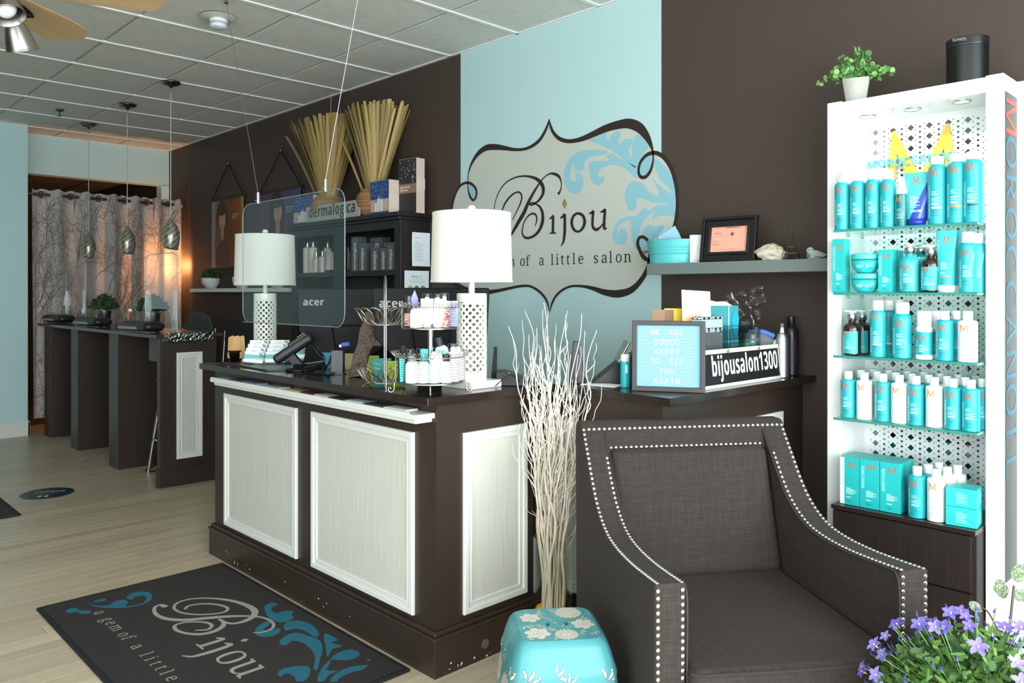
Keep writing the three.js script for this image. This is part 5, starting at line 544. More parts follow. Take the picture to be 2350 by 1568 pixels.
{ const t = thing('mini_pump_bottle', 'small dark green pump spray bottle between turquoise cans on the top shelf', 'bottle', [-1.05, SH[0], -2.91]); mesh('bottle_body', bodyGeo(shoulder(0.0205, 0.115, 0.4), 0.115), std(0xffffff, 0.25, { map: label({ bg: '#12787c', word: 'COLOR', my: 0.28, m: '#e27a35', k: 1.3, t: '#bfe6e2' }) }), t); mesh('collar', capGeo(0.017, 0.113, 0.022), capM, t); mesh('nozzle', lathe([[0.001, 0.133], [0.011, 0.133], [0.0105, 0.16], [0.006, 0.166], [0.001, 0.166]], 18), capM, t); mesh('clear_cap', clearCap(0.0155, 0.135, 0.036), C.acrylic, t);
  const tt = canvasTex(384, 512, (g, w, h) => { g.fillStyle = '#4cc3c4'; g.fillRect(0, 0, w, h); g.fillStyle = '#2b46b8'; g.beginPath(); g.moveTo(w, 40); g.quadraticCurveTo(w * 0.6, h * 0.5, w * 0.15, h); g.lineTo(w, h); g.fill(); g.fillStyle = '#6f8ae0'; g.beginPath(); g.moveTo(w, 120); g.quadraticCurveTo(w * 0.7, h * 0.6, w * 0.5, h); g.lineTo(w * 0.62, h); g.quadraticCurveTo(w * 0.78, h * 0.6, w, 200); g.fill(); drawM(g, 180, 130, 74, '#d9532c'); g.save(); g.translate(60, 470); g.rotate(-PI / 2); g.fillStyle = '#d8f4f2'; g.font = '54px sans-serif'; g.fillText('MOROCCANOIL', 0, 0, 400); g.restore(); g.fillStyle = '#eaf6fa'; for (let i = 0; i < 7; i++) g.fillRect(100, 235 + i * 17, 90 + (i * 47) % 90, 6); g.font = 'bold 28px sans-serif'; g.fillText('COLOR CARE', 100, 385); });
  const flat = (g, w, h) => { const p = g.attributes.position, u = g.attributes.uv; for (let i = 0; i < p.count; i++) u.setXY(i, 0.5 + p.getX(i) / w, p.getY(i) / h); return g; };
  const tb = thing('squeeze_tube', 'turquoise squeeze tube with a royal blue swoosh, standing on its blue cap', 'tube', [-1.0, SH[0], -2.915], 0.12); mesh('tube_body', flat(tubeShape(0.078, 0.186, 0.05, 0.024), 0.085, 0.19), std(0xffffff, 0.35, { map: tt }), tb); mesh('cap', lathe([[0.001, 0], [0.028, 0], [0.0305, 0.024], [0.001, 0.026]], 26), std(0x2539a6, 0.3), tb);
  // second shelf
  const carton = (o) => canvasTex(256, 768, (g, w, h) => { g.fillStyle = o.bg || '#22b5b5'; g.fillRect(0, 0, w, h); if (o.strip) { g.fillStyle = '#e6efee'; g.fillRect(0, 0, 60, h); } drawM(g, w * 0.6, h * 0.2 + 10, 92, '#d9532c'); g.save(); g.translate(o.strip ? 46 : 62, h * (o.vy || 0.6)); g.rotate(-PI / 2); g.fillStyle = o.strip ? '#9adada' : '#c9f0ee'; g.font = '52px sans-serif'; g.fillText('MOROCCANOIL', 0, 0, h * 0.56); g.restore(); g.fillStyle = '#d9f5f3'; for (let i = 0; i < 6; i++) g.fillRect(84, h * 0.64 + i * 18, 60 + (i * 43) % 90, 8); g.fillRect(84, h * 0.83, 70, 12); g.fillStyle = '#0f7377'; for (let i = 0; i < 3; i++) g.fillRect(84, h * 0.9 + i * 14, 60 + i * 16, 5); });
  const c1 = std(0xffffff, 0.4, { map: carton({}) }), c2 = std(0xffffff, 0.4, { map: carton({ strip: 1 }) }), cs = std(0x23b7b7, 0.4);
  const box3 = (shelf, x, z, w, h, d, l, m = c1, turn = 0) => { const t = thing('product_box', l, 'box', [x, SH[shelf], z], turn, shelf === 4 ? 'products on the dark cabinet top' : 'products on the second glass shelf'); mesh('carton', span(-w / 2, w / 2, 0, h, -d, 0, 0.0012), cs, t); mesh('front_print', new THREE.PlaneGeometry(w * 0.97, h * 0.985).translate(0, h / 2, 0.0005), m, t); mesh('side_print', at(new THREE.PlaneGeometry(d * 0.7, h * 0.3), w / 2 + 0.0005, h * 0.3, -d / 2, 0, PI / 2), std(0x3cc4c3, 0.4), t); return t; };
  box3(1, -1.267, -2.895, 0.047, 0.197, 0.047, 'tall narrow turquoise box, leftmost on the second glass shelf'); box3(1, -1.101, -2.895, 0.047, 0.151, 0.047, 'shorter turquoise box between the jars and the pump bottles', c1); box3(1, -1.1, -2.955, 0.047, 0.151, 0.047, 'turquoise box standing behind the shorter turquoise box', c1);
  const jt = canvasTex(1024, 192, (g, w, h) => { g.fillStyle = '#35c1c3'; g.fillRect(0, 0, w, h); g.fillStyle = '#d7f4f2'; for (const x of [440, 560]) { g.fillRect(x, 84, 90, 10); g.fillRect(x, 104, 76, 10); } g.fillStyle = '#0f7377'; for (let i = 0; i < 8; i++) g.fillRect(700, 60 + i * 11, 110 - (i * 29) % 50, 6); for (let i = 0; i < 8; i++) g.fillRect(590, 60 + i * 11, 60, 5); }), jm = std(0xffffff, 0.32, { map: jt });
  const jar = (y, l) => { const t = thing('cream_jar', l, 'jar', [-1.18, SH[1] + y, -2.925], 0.1, 'products on the second glass shelf'); mesh('bowl', geoOf('jarbowl', () => hUV(lathe([[0.0005, 0], [0.026, 0], [0.03, 0.003], [0.042, 0.016], [0.0475, 0.03], [0.049, 0.048], [0.0005, 0.048]], 36), 0.05)), jm, t); mesh('lid', geoOf('jarlid', () => lathe([[0.0005, 0.049], [0.0495, 0.049], [0.05, 0.052], [0.0495, 0.066], [0.047, 0.0695], [0.0005, 0.07]], 36)), std(0x4cc9c9, 0.3), t); };
  jar(0, 'lower of two stacked turquoise bowl shaped jars, second glass shelf'); jar(0.0705, 'upper of two stacked turquoise bowl shaped jars, second glass shelf');
  put3(1, -1.026, -2.918, 'pump', 'pumpT', 0.0335, 0.13, 0.164, 'turquoise pump bottle with a silver collar, front of the second glass shelf'); put3(1, -1.013, -2.99, 'pump', 'pumpT', 0.0335, 0.13, 0.164, 'turquoise pump bottle standing behind the other one, second glass shelf'); put3(1, -0.957, -2.916, 'darkpump', '', 0.031, 0.12, 0.162, 'dark amber pump bottle with a turquoise label, second glass shelf'); put3(1, -0.95, -2.985, 'darkpump', '', 0.031, 0.12, 0.162, 'dark amber pump bottle behind the front one, second glass shelf');
  const t2 = std(0xffffff, 0.35, { map: canvasTex(384, 640, (g, w, h) => { g.fillStyle = '#33bfc4'; g.fillRect(0, 0, w, h); drawM(g, 190, 150, 86, '#d9532c'); g.save(); g.translate(70, 420); g.rotate(-PI / 2); g.fillStyle = '#c9f0ee'; g.font = '52px sans-serif'; g.fillText('MOROCCANOIL', 0, 0, 330); g.restore(); g.fillStyle = '#d9f5f3'; for (let i = 0; i < 5; i++) g.fillRect(100, 330 + i * 16, 80 + (i * 47) % 80, 6); g.font = 'bold 30px sans-serif'; g.fillText('STYLE', 100, 452); g.fillStyle = '#d98a6a'; g.fillRect(100, 466, 150, 12); g.fillStyle = '#0f7377'; for (let i = 0; i < 5; i++) g.fillRect(100, 496 + i * 13, 60 + (i * 31) % 60, 5); }) });
  for (const [x, z, l] of [[-0.905, -2.91, 'turquoise squeeze tube with an orange line on a white cap, second shelf'], [-0.893, -2.955, 'turquoise squeeze tube directly behind the one with the orange line']]) { const q = thing('squeeze_tube', l, 'tube', [x, SH[1], z], 0.12, 'products on the second glass shelf'); mesh('tube_body', geoOf('tube2', () => flat(tubeShape(0.062, 0.21, 0.046, 0.024), 0.068, 0.21)), t2, q); mesh('cap', geoOf('tube2cap', () => lathe([[0.001, 0], [0.0265, 0], [0.0275, 0.024], [0.001, 0.025]], 26)), capM, q); }
  put3(1, -0.84, -2.908, 'can', 'texture', 0.0272, 0.166, 0.2, 'turquoise texture spray can with a pale swoosh, rightmost front of second shelf'); put3(1, -0.8305, -2.975, 'can', 'texture', 0.0272, 0.166, 0.2, 'turquoise spray can behind the rightmost one on the second shelf');
  // third shelf
  [['front dark amber pump bottle at the left of the third glass shelf', -1.226, -2.916], ['middle dark amber pump bottle of three at the left of the third shelf', -1.219, -2.99], ['rear dark amber pump bottle of three, partly hidden, third shelf', -1.2, -3.065]].forEach(([l, x, z]) => put3(2, x, z, 'darkpump', '', 0.031, 0.122, 0.164, l));
  [['tall turquoise protect spray can, front one of a file, third shelf', -1.131, -2.912], ['turquoise spray can behind the front protect can, third shelf', -1.124, -2.985], ['rearmost turquoise spray can of the file, third shelf', -1.117, -3.058]].forEach(([l, x, z]) => put3(2, x, z, 'can', 'spray', 0.0268, 0.168, 0.203, l)); put3(2, -1.05, -2.918, 'can', 'curl', 0.032, 0.158, 0.196, 'wide turquoise can with wavy line print, middle of the third shelf');
  put3(2, -0.977, -2.914, 'foam', 'foam', 0.0268, 0.094, 0.167, 'white capped foam bottle with a turquoise band, front of the third shelf'); put3(2, -0.965, -2.985, 'foam', 'foam', 0.0268, 0.094, 0.167, 'white capped foam bottle behind the front one, third shelf');
  put3(2, -0.912, -2.914, 'shampoo', 'shT', 0.028, 0.138, 0.169, 'turquoise shampoo bottle between foam bottle and white bottle, third shelf'); put3(2, -0.9, -2.985, 'shampoo', 'shT', 0.028, 0.138, 0.169, 'turquoise shampoo bottle behind the front one, third shelf'); put3(2, -0.842, -2.914, 'shampoo', 'shW', 0.0295, 0.138, 0.17, 'white conditioner bottle, rightmost on the third glass shelf');
  // fourth shelf: a front row and the caps of the row behind it
  const xs = [-1.238, -1.18, -1.115, -1.059, -1.004, -0.945, -0.887, -0.833], ts = 'TWTWTWTT', nm = ['first', 'second', 'third', 'fourth', 'fifth', 'sixth', 'seventh', 'eighth'];
  xs.forEach((x, i) => put3(3, x, -2.915, 'shampoo', ts[i] === 'T' ? 'shT' : 'shW', 0.0272, 0.141, 0.171, `${ts[i] === 'T' ? 'turquoise shampoo' : 'white conditioner'} bottle, ${nm[i]} from the left in the fourth shelf front row`));
  xs.forEach((x, i) => put3(3, x + 0.014, -2.99, 'shampoo', ts[i] === 'T' ? 'shT' : 'shW', 0.0272, 0.141, 0.171, `${ts[i] === 'T' ? 'turquoise shampoo' : 'white conditioner'} bottle in the row behind, ${nm[i]} from the left, fourth shelf`));
  xs.slice(0, 7).forEach((x, i) => put3(3, x + 0.028, -3.065, 'shampoo', ts[i] === 'T' ? 'shT' : 'shW', 0.0272, 0.141, 0.171, `${ts[i] === 'T' ? 'turquoise shampoo' : 'white conditioner'} bottle at the back, ${nm[i]} from the left, fourth shelf`));
  // cabinet top
  box3(4, -1.222, -2.885, 0.07, 0.172, 0.13, 'turquoise box with a white side strip, leftmost on the dark cabinet', c2); box3(4, -1.151, -2.885, 0.069, 0.174, 0.13, 'middle turquoise box of three on the dark cabinet'); box3(4, -1.08, -2.885, 0.069, 0.175, 0.13, 'right turquoise box of three on the dark cabinet');
  [['turquoise shampoo bottle beside the three boxes on the cabinet', -0.995, -2.9], ['second turquoise shampoo bottle of the file on the cabinet', -0.982, -2.965], ['third turquoise shampoo bottle of the file on the cabinet', -0.969, -3.03]].forEach(([l, x, z]) => put3(4, x, z, 'shampoo', 'shT', 0.0285, 0.144, 0.175, l)); [['white conditioner bottle in front beside the small stacked boxes', -0.934, -2.9], ['second white conditioner bottle of the file on the cabinet', -0.921, -2.965], ['third white conditioner bottle of the file on the cabinet', -0.908, -3.03]].forEach(([l, x, z]) => put3(4, x, z, 'shampoo', 'shW', 0.0285, 0.144, 0.175, l));
  const bt = std(0xffffff, 0.4, { map: canvasTex(256, 192, (g) => { g.fillStyle = '#2bbcbb'; g.fillRect(0, 0, 256, 192); g.fillStyle = '#bfeceb'; for (let i = 0; i < 9; i++) g.fillRect(88, 46 + i * 13, 60 + (i * 31) % 50, 4); }) });
  [['lower of two small turquoise boxes stacked at the cabinet corner', 0], ['upper of two small turquoise boxes stacked at the cabinet corner', 0.063]].forEach(([l, y]) => { const t = thing('small_box', l, 'box', [-0.852, SH[4] + y, -2.88], 0.1, 'products on the dark cabinet top'); mesh('carton', span(-0.046, 0.046, 0, 0.0625, -0.09, 0, 0.0012), cs, t); mesh('front_print', new THREE.PlaneGeometry(0.09, 0.06).translate(0, 0.031, 0.0005), bt, t); mesh('side_print', at(new THREE.PlaneGeometry(0.07, 0.05), 0.0464, 0.031, -0.045, 0, PI / 2), bt, t); });
  // on top of the display
  const pl = thing('potted_plant', 'small green leafy plant in a square grey concrete pot on the display top', 'plant', [-1.262, 2.02, -3.04], 0.35), pot = new THREE.CylinderGeometry(0.066, 0.047, 0.09, 4, 3).rotateY(PI / 4); mesh('pot', wuv(pot.translate(0, 0.045, 0)), std(0xb4b6ae, 0.9, { bumpMap: bumpFine, bumpScale: 0.002 }), pl);
  const leafM = [0x5f9a4c, 0x7fb35f, 0x4c8442, 0x8fc27a].map((c) => phys(c, 0.6, { transmission: 0.25, thickness: 0 })), stems = [], lg = [[], [], [], []];
  const leaf = new THREE.CircleGeometry(0.0095, 7); { const p = leaf.attributes.position; for (let i = 0; i < p.count; i++) p.setXYZ(i, p.getX(i), p.getY(i) * 1.12, 26 * (p.getX(i) ** 2)); leaf.computeVertexNormals(); }
  for (let i = 0; i < 34; i++) { const a = rnd(2 * PI), sp = rnd(0.25, 1.25), L = rnd(0.06, 0.135), P = []; for (let k = 0; k <= 5; k++) { const q = k / 5; P.push([Math.cos(a) * (0.02 + L * Math.sin(sp) * q * 0.95), 0.085 + L * Math.cos(sp * (0.6 + 0.7 * q)) * q, Math.sin(a) * (0.02 + L * Math.sin(sp) * q * 0.8)]); } stems.push(tube(P, 0.0009, 8, 4)); for (let k = 1; k <= 5; k++) for (const s of [-1, 1, 0]) { const c = rnd() > 0.75 ? 1 : (rnd() * 4) | 0; lg[c].push(at(leaf.clone().scale(rnd(0.7, 1.15), rnd(0.7, 1.15), 1), P[k][0] + rnd(-0.009, 0.009) + 0.007 * s * Math.sin(a), P[k][1] + rnd(-0.006, 0.008), P[k][2] + rnd(-0.009, 0.009) - 0.007 * s * Math.cos(a), rnd(-1.4, 0.4), rnd(6), rnd(6))); } }
  mesh('stems', stems, std(0x6f8a4e, 0.7), pl); const fol = new THREE.Group(); lg.forEach((g, i) => tag(mesh('leaves', g, leafM[i], pl), null, null, null, 'stuff'));
  const sk = thing('speaker', 'small black rounded loudspeaker with a metal grille on the display top', 'speaker', [-0.885, 2.02, -3.06], 0.28), so = (w, d, r) => rrect(w, d, r), ex = (w, d, r, h, y, b = 0.002) => at(ext(so(w, d, r), h, b, 24), 0, y + h, 0, PI / 2);
  mesh('grille', ex(0.13, 0.118, 0.055, 0.128, 0.006), metal(0x3a3d3d, 0.42), sk); mesh('top_cap', ex(0.132, 0.12, 0.056, 0.024, 0.138, 0.003), C.black, sk); mesh('trim_ring', [ex(0.1325, 0.1205, 0.0562, 0.003, 0.134, 0.001), ex(0.128, 0.116, 0.054, 0.006, 0.0, 0.001)], metal(0x777c7c, 0.3), sk); const qs = sans.generateShapes('SONOS', 0.009); mesh('lettering', at(new THREE.ShapeGeometry(qs, 6), -0.045, 0.147, 0.0606), std(0x9ea2a2, 0.5), sk);
}

// ---------- painted mural ----------
// brush strokes [x, y, width] and filled outlines [x, y] on the wall, in millimetres
const MS={tl:[[-3791,2001,7],[-3787,2050,8],[-3758,2109,18],[-3696,2167,29],[-3618,2194,37],[-3541,2189,36],[-3454,2171,27],[-3375,2152,19],[-3287,2143,17],[-3218,2154,20],[-3160,2181,21],[-3119,2224,19],[-3096,2261,15],[-3087,2291,1]],
tr:[[-3087,2291,1],[-3078,2251,15],[-3058,2211,19],[-3013,2168,22],[-2949,2143,22],[-2882,2138,24],[-2816,2144,30],[-2751,2157,35],[-2679,2172,40],[-2592,2179,45],[-2524,2175,50],[-2461,2147,51],[-2420,2105,41],[-2392,2061,26],[-2375,2019,12],[-2370,1986,9],[-2375,1947,13],[-2392,1910,17],[-2420,1888,19],[-2449,1893,17],[-2461,1921,16],[-2451,1963,16],[-2412,1998,19],[-2360,2003,21],[-2313,1979,21],[-2270,1925,19],[-2240,1845,17],[-2229,1767,15],[-2232,1691,15],[-2251,1615,17],[-2290,1559,18],[-2344,1516,18],[-2384,1478,16],[-2392,1465,13]],
br:[[-2384,1462,13],[-2425,1479,24],[-2453,1517,20],[-2467,1558,19],[-2453,1584,17],[-2425,1582,17],[-2400,1558,16],[-2391,1518,17],[-2392,1465,26],[-2408,1419,25],[-2445,1367,27],[-2507,1317,34],[-2592,1297,40],[-2679,1304,32],[-2770,1327,21],[-2844,1338,14],[-2920,1338,12],[-2978,1321,13],[-3033,1286,14],[-3065,1242,13],[-3084,1187,1]],
bl:[[-3084,1187,1],[-3098,1241,13],[-3124,1278,15],[-3176,1316,15],[-3244,1341,14],[-3320,1341,15],[-3420,1328,17],[-3523,1314,21],[-3630,1305,27],[-3739,1309,36],[-3853,1332,42],[-3944,1385,37],[-3990,1453,29]],
ll:[[-3990,1453,25],[-4003,1522,20],[-3994,1598,19],[-3957,1681,19],[-3959,1765,19],[-3946,1857,19],[-3917,1930,17],[-3866,1984,17],[-3808,1998,17],[-3752,1983,18],[-3712,1944,18],[-3712,1904,16],[-3739,1882,15],[-3770,1909,16],[-3789,1960,10],[-3791,2001,7]],
s1:[[-3547,1794,5],[-3541,1841,6],[-3512,1902,7],[-3454,1956,8],[-3375,1983,9],[-3298,1986,10],[-3234,1975,14],[-3176,1951,21],[-3139,1913,25],[-3134,1875,22],[-3160,1840,16],[-3197,1819,12],[-3228,1811,11],[-3242,1818,11],[-3218,1824,9],[-3186,1812,11]],
s2:[[-3020,1856,18],[-3008,1864,13],[-2995,1892,7],[-2996,1925,9],[-3013,1954,16],[-3043,1970,16],[-3078,1977,10],[-3124,1962,7],[-3160,1934,11],[-3207,1886,17],[-3253,1829,23],[-3287,1775,28],[-3331,1724,26],[-3375,1673,20],[-3420,1621,11],[-3465,1576,8]],
s3:[[-3488,1758,6],[-3475,1796,9],[-3454,1834,13],[-3414,1870,12],[-3364,1894,10],[-3326,1893,11],[-3308,1868,12],[-3318,1831,11],[-3348,1787,8],[-3386,1735,6]],
s4:[[-3191,1814,8],[-3160,1794,15],[-3139,1756,21],[-3141,1704,24],[-3171,1655,20],[-3223,1626,15],[-3277,1624,14],[-3303,1649,11],[-3296,1699,9],[-3266,1741,9],[-3221,1761,11],[-3191,1749,12],[-3185,1722,11],[-3198,1688,6]],
i1:[[-3086,1721,7],[-3063,1730,16],[-3053,1737,19]],
i2:[[-3056,1738,18],[-3057,1699,19],[-3059,1644,19]],
i3:[[-3086,1638,6],[-3058,1640,10],[-3032,1637,6]],
j1:[[-3003,1719,7],[-2980,1729,17],[-2968,1740,20]],
j2:[[-2968,1740,19],[-2968,1686,20],[-2970,1628,20],[-2980,1585,15],[-2998,1562,4]],
o1:[[-2874,1739,14],[-2903,1725,17],[-2917,1691,20],[-2903,1653,17],[-2870,1637,13],[-2838,1653,18],[-2823,1687,21],[-2838,1724,17],[-2874,1739,14]],
u1:[[-2792,1731,7],[-2773,1733,14],[-2764,1739,17],[-2767,1694,18],[-2764,1655,17],[-2740,1640,17],[-2713,1652,11],[-2695,1669,8]],
u2:[[-2713,1732,7],[-2694,1735,14],[-2683,1741,17],[-2686,1689,18],[-2685,1644,17],[-2669,1643,6]]};
const MF={panel:[[-3087,2264],[-3070,2220],[-3013,2168],[-2949,2143],[-2816,2144],[-2679,2172],[-2524,2175],[-2461,2147],[-2420,2105],[-2392,2061],[-2375,2009],[-2313,1979],[-2270,1925],[-2240,1845],[-2229,1767],[-2232,1691],[-2251,1615],[-2290,1559],[-2344,1516],[-2388,1485],[-2408,1419],[-2445,1367],[-2507,1317],[-2592,1297],[-2679,1304],[-2770,1327],[-2844,1338],[-2920,1338],[-2978,1321],[-3033,1286],[-3065,1242],[-3084,1204],[-3098,1241],[-3124,1278],[-3176,1316],[-3244,1341],[-3320,1341],[-3420,1328],[-3523,1314],[-3630,1305],[-3739,1309],[-3853,1332],[-3944,1385],[-3990,1453],[-4003,1522],[-3994,1598],[-3957,1681],[-3959,1765],[-3946,1857],[-3917,1930],[-3866,1984],[-3796,1997],[-3787,2050],[-3758,2109],[-3696,2167],[-3618,2194],[-3541,2189],[-3454,2171],[-3375,2152],[-3287,2143],[-3218,2154],[-3160,2181],[-3119,2224],[-3096,2254]],
loop1:[[-2370,1986],[-2375,1947],[-2392,1910],[-2420,1888],[-2449,1893],[-2461,1921],[-2451,1963],[-2412,1998]],
loop2:[[-2425,1479],[-2453,1517],[-2467,1558],[-2453,1584],[-2425,1582],[-2400,1558],[-2391,1518],[-2392,1465]],
loop3:[[-3789,1985],[-3752,1983],[-3712,1944],[-3712,1904],[-3739,1882],[-3770,1909]],
f1:[[-2657,2046],[-2760,2071],[-2863,2073],[-2934,2041],[-2968,1991],[-2973,1933],[-2954,1881],[-2915,1852],[-2877,1846],[-2846,1867],[-2832,1905],[-2844,1941],[-2872,1961],[-2889,1957],[-2885,1924],[-2905,1916],[-2925,1925],[-2931,1958],[-2920,1993],[-2903,2020],[-2899,1990],[-2877,1969],[-2846,1969],[-2825,1978],[-2825,2003],[-2806,2026],[-2760,2039],[-2688,2036]],
f2:[[-2672,2023],[-2644,2035],[-2620,2031],[-2592,2007],[-2532,1976],[-2470,1935],[-2478,1892],[-2524,1927],[-2575,1960],[-2627,1975],[-2679,1972],[-2720,1953],[-2726,1929],[-2713,1917],[-2694,1922],[-2686,1907],[-2697,1888],[-2729,1875],[-2760,1890],[-2779,1920],[-2788,1957],[-2795,1996],[-2774,2010],[-2715,2004],[-2648,2003]],
f3:[[-2795,2128],[-2742,2135],[-2671,2151],[-2672,2127],[-2662,2108],[-2647,2111],[-2640,2133],[-2609,2148],[-2585,2144],[-2579,2124],[-2592,2099],[-2582,2075],[-2558,2094],[-2515,2096],[-2500,2083],[-2507,2063],[-2528,2043],[-2522,2022],[-2500,1997],[-2505,2040],[-2489,2091],[-2470,2112],[-2433,2083],[-2400,2039],[-2425,2016],[-2457,1973],[-2472,1942],[-2524,1971],[-2592,2020],[-2671,2072],[-2742,2104]],
f4:[[-2360,1972],[-2317,1944],[-2274,1894],[-2245,1833],[-2234,1768],[-2282,1823],[-2329,1867],[-2354,1915]],
f5:[[-2541,1841],[-2515,1868],[-2474,1872],[-2425,1850],[-2402,1820],[-2380,1799],[-2352,1786],[-2337,1793],[-2348,1830],[-2388,1886],[-2329,1834],[-2232,1761],[-2234,1707],[-2297,1747],[-2360,1752],[-2425,1777],[-2467,1790],[-2476,1779],[-2474,1748],[-2486,1729],[-2515,1726],[-2539,1760],[-2551,1802]],
f6:[[-2232,1691],[-2290,1736],[-2352,1737],[-2400,1716],[-2420,1733],[-2453,1713],[-2482,1695],[-2532,1695],[-2583,1682],[-2618,1643],[-2631,1603],[-2614,1568],[-2575,1551],[-2545,1558],[-2534,1588],[-2541,1622],[-2562,1637],[-2582,1633],[-2592,1611],[-2601,1625],[-2590,1648],[-2564,1669],[-2515,1676],[-2507,1603],[-2494,1549],[-2475,1521],[-2464,1574],[-2456,1620],[-2431,1665],[-2392,1699],[-2360,1710],[-2383,1669],[-2329,1687],[-2236,1677]],
f7:[[-2441,1606],[-2420,1635],[-2392,1646],[-2371,1637],[-2362,1624],[-2340,1636],[-2313,1638],[-2301,1624],[-2309,1607],[-2329,1594],[-2352,1577],[-2408,1565],[-2433,1573]],
gem:[[-2970,1830],[-2951,1797],[-2969,1767],[-2989,1799]]};
{
  const mu = thing('wall_mural', 'painted salon mural with a scroll bordered plaque, script lettering and blue scroll leaves', 'mural', [0, 0, ZB + 0.003]), mm = (a) => a.map((p) => p.map((v) => v / 1000)), ink = std(0x2b221e, 0.6), sage = std(0xc3c9bf, 0.6), sky = std(0x8fc3cf, 0.6);
  const fill = (k, z, n = 5) => new THREE.ShapeGeometry(shapeOf(smooth(mm(MF[k]), n))).translate(0, 0, z);
  mesh('plaque', fill('panel', 0.0012), sage, mu); for (const k of ['f1', 'f2', 'f3', 'f4', 'f5', 'f6', 'f7']) mesh('leaf_scroll', fill(k, 0.002), sky, mu); for (const k of ['loop1', 'loop2', 'loop3']) mesh('loop_fill', fill(k, 0.0024), sky, mu);
  mesh('border', ['tl', 'tr', 'br', 'bl', 'll'].map((k, i) => ribbon(mm(MS[k]), 0.003 + i * 0.0001)), ink, mu); mesh('script_letter', ['s1', 's2', 's3', 's4'].map((k, i) => ribbon(mm(MS[k]), 0.0028 + i * 0.0001)), ink, mu);
  for (const ks of [['i1', 'i2', 'i3'], ['j1', 'j2'], ['o1'], ['u1', 'u2']]) mesh('letter', ks.map((k, i) => ribbon(mm(MS[k]), 0.0028 + i * 0.0001)), ink, mu);
  mesh('gem', new THREE.ShapeGeometry(shapeOf(mm(MF.gem))).translate(0, 0, 0.0028), std(0x8b8f3a, 0.6), mu);
  [['a', -3.625], ['g', -3.535], ['e', -3.485], ['m', -3.44], ['o', -3.325], ['f', -3.275], ['a', -3.17], ['l', -3.076], ['i', -3.038], ['t', -3.0], ['t', -2.957], ['l', -2.913], ['e', -2.872], ['s', -2.762], ['a', -2.708], ['l', -2.655], ['o', -2.612], ['n', -2.558]].forEach(([c, x]) => mesh('small_letter', new THREE.ShapeGeometry(serif.generateShapes(c, 0.058), 8).translate(x, 1.46, 0.0028), ink, mu));
}

// ---------- mats on the floor ----------
const QS={b1:[[234,276,18.0],[216,281,12.6],[216,294,10.8],[243,310,10.8],[285,316,12.6],[328,306,16.2],[369,274,18.0],[401,221,18.0],[430,174,16.2],[467,131,10.8],[501,107,9.0],[537,100,9.0],[571,106,9.0],[593,126,9.0],[594,154,7.2],[582,170,6.3]],
b2:[[294,240,8.1],[280,227,8.1],[284,201,9.0],[308,171,9.9],[345,151,9.9],[377,149,9.9],[393,168,9.9],[381,202,9.0],[350,238,9.0],[309,260,9.0],[265,261,9.0],[234,239,9.0],[231,200,9.0],[266,153,10.8],[325,116,14.4],[397,97,18.0],[446,100,19.8],[480,122,18.0],[493,154,16.2],[486,185,11.7],[458,199,9.0]],
b3:[[433,200,8.1],[458,199,11.7],[483,213,15.3],[499,244,16.2],[492,278,14.4],[459,305,10.8],[415,316,10.8],[387,305,9.9],[386,281,9.0],[407,252,9.0],[439,232,9.9],[462,235,9.9],[476,252,9.0],[459,278,6.3]]};
const QF={m1:[[49,431],[89,422],[113,392],[93,367],[102,346],[129,344],[153,360],[161,351],[166,319],[142,296],[113,289],[100,302],[103,317],[115,328],[100,336],[76,327],[61,308],[68,286],[92,270],[134,276],[168,298],[175,327],[164,366],[129,406],[92,427]],
m2:[[82,500],[60,483],[69,470],[99,465],[120,444],[139,454],[129,469],[104,477],[98,491]],
m2b:[[50,415],[51,385],[69,388],[62,414]],
m3:[[432,61],[422,35],[448,27],[455,47],[481,64],[505,57],[504,35],[528,21],[548,38],[568,43],[581,71],[564,88],[519,93],[480,83]],
m4:[[595,89],[584,68],[596,43],[642,32],[711,47],[724,64],[672,65],[638,77],[630,100]],
m5:[[576,164],[551,142],[538,115],[543,97],[566,119],[582,143],[596,135],[601,107],[624,114],[636,141],[624,164],[599,171]],
m6:[[680,147],[658,118],[659,89],[699,75],[744,66],[797,89],[842,124],[884,157],[875,160],[826,127],[777,110],[726,106],[698,120],[709,145],[701,153]],
m7:[[718,33],[778,30],[774,49],[816,42],[812,67],[844,102],[804,82]],
m8:[[858,101],[842,71],[845,37],[872,28],[894,44],[893,73],[874,91]],
m9:[[837,237],[822,215],[830,188],[855,163],[891,181],[910,203],[911,210],[900,222],[877,214],[847,220],[854,237]],
m10:[[936,185],[900,159],[874,129],[858,101],[888,128],[900,140],[924,122],[925,146],[944,176]],
m11:[[955,164],[927,119],[928,86],[948,53],[959,73],[952,111],[960,145],[967,151]],
m12:[[915,33],[934,31],[929,37]]};
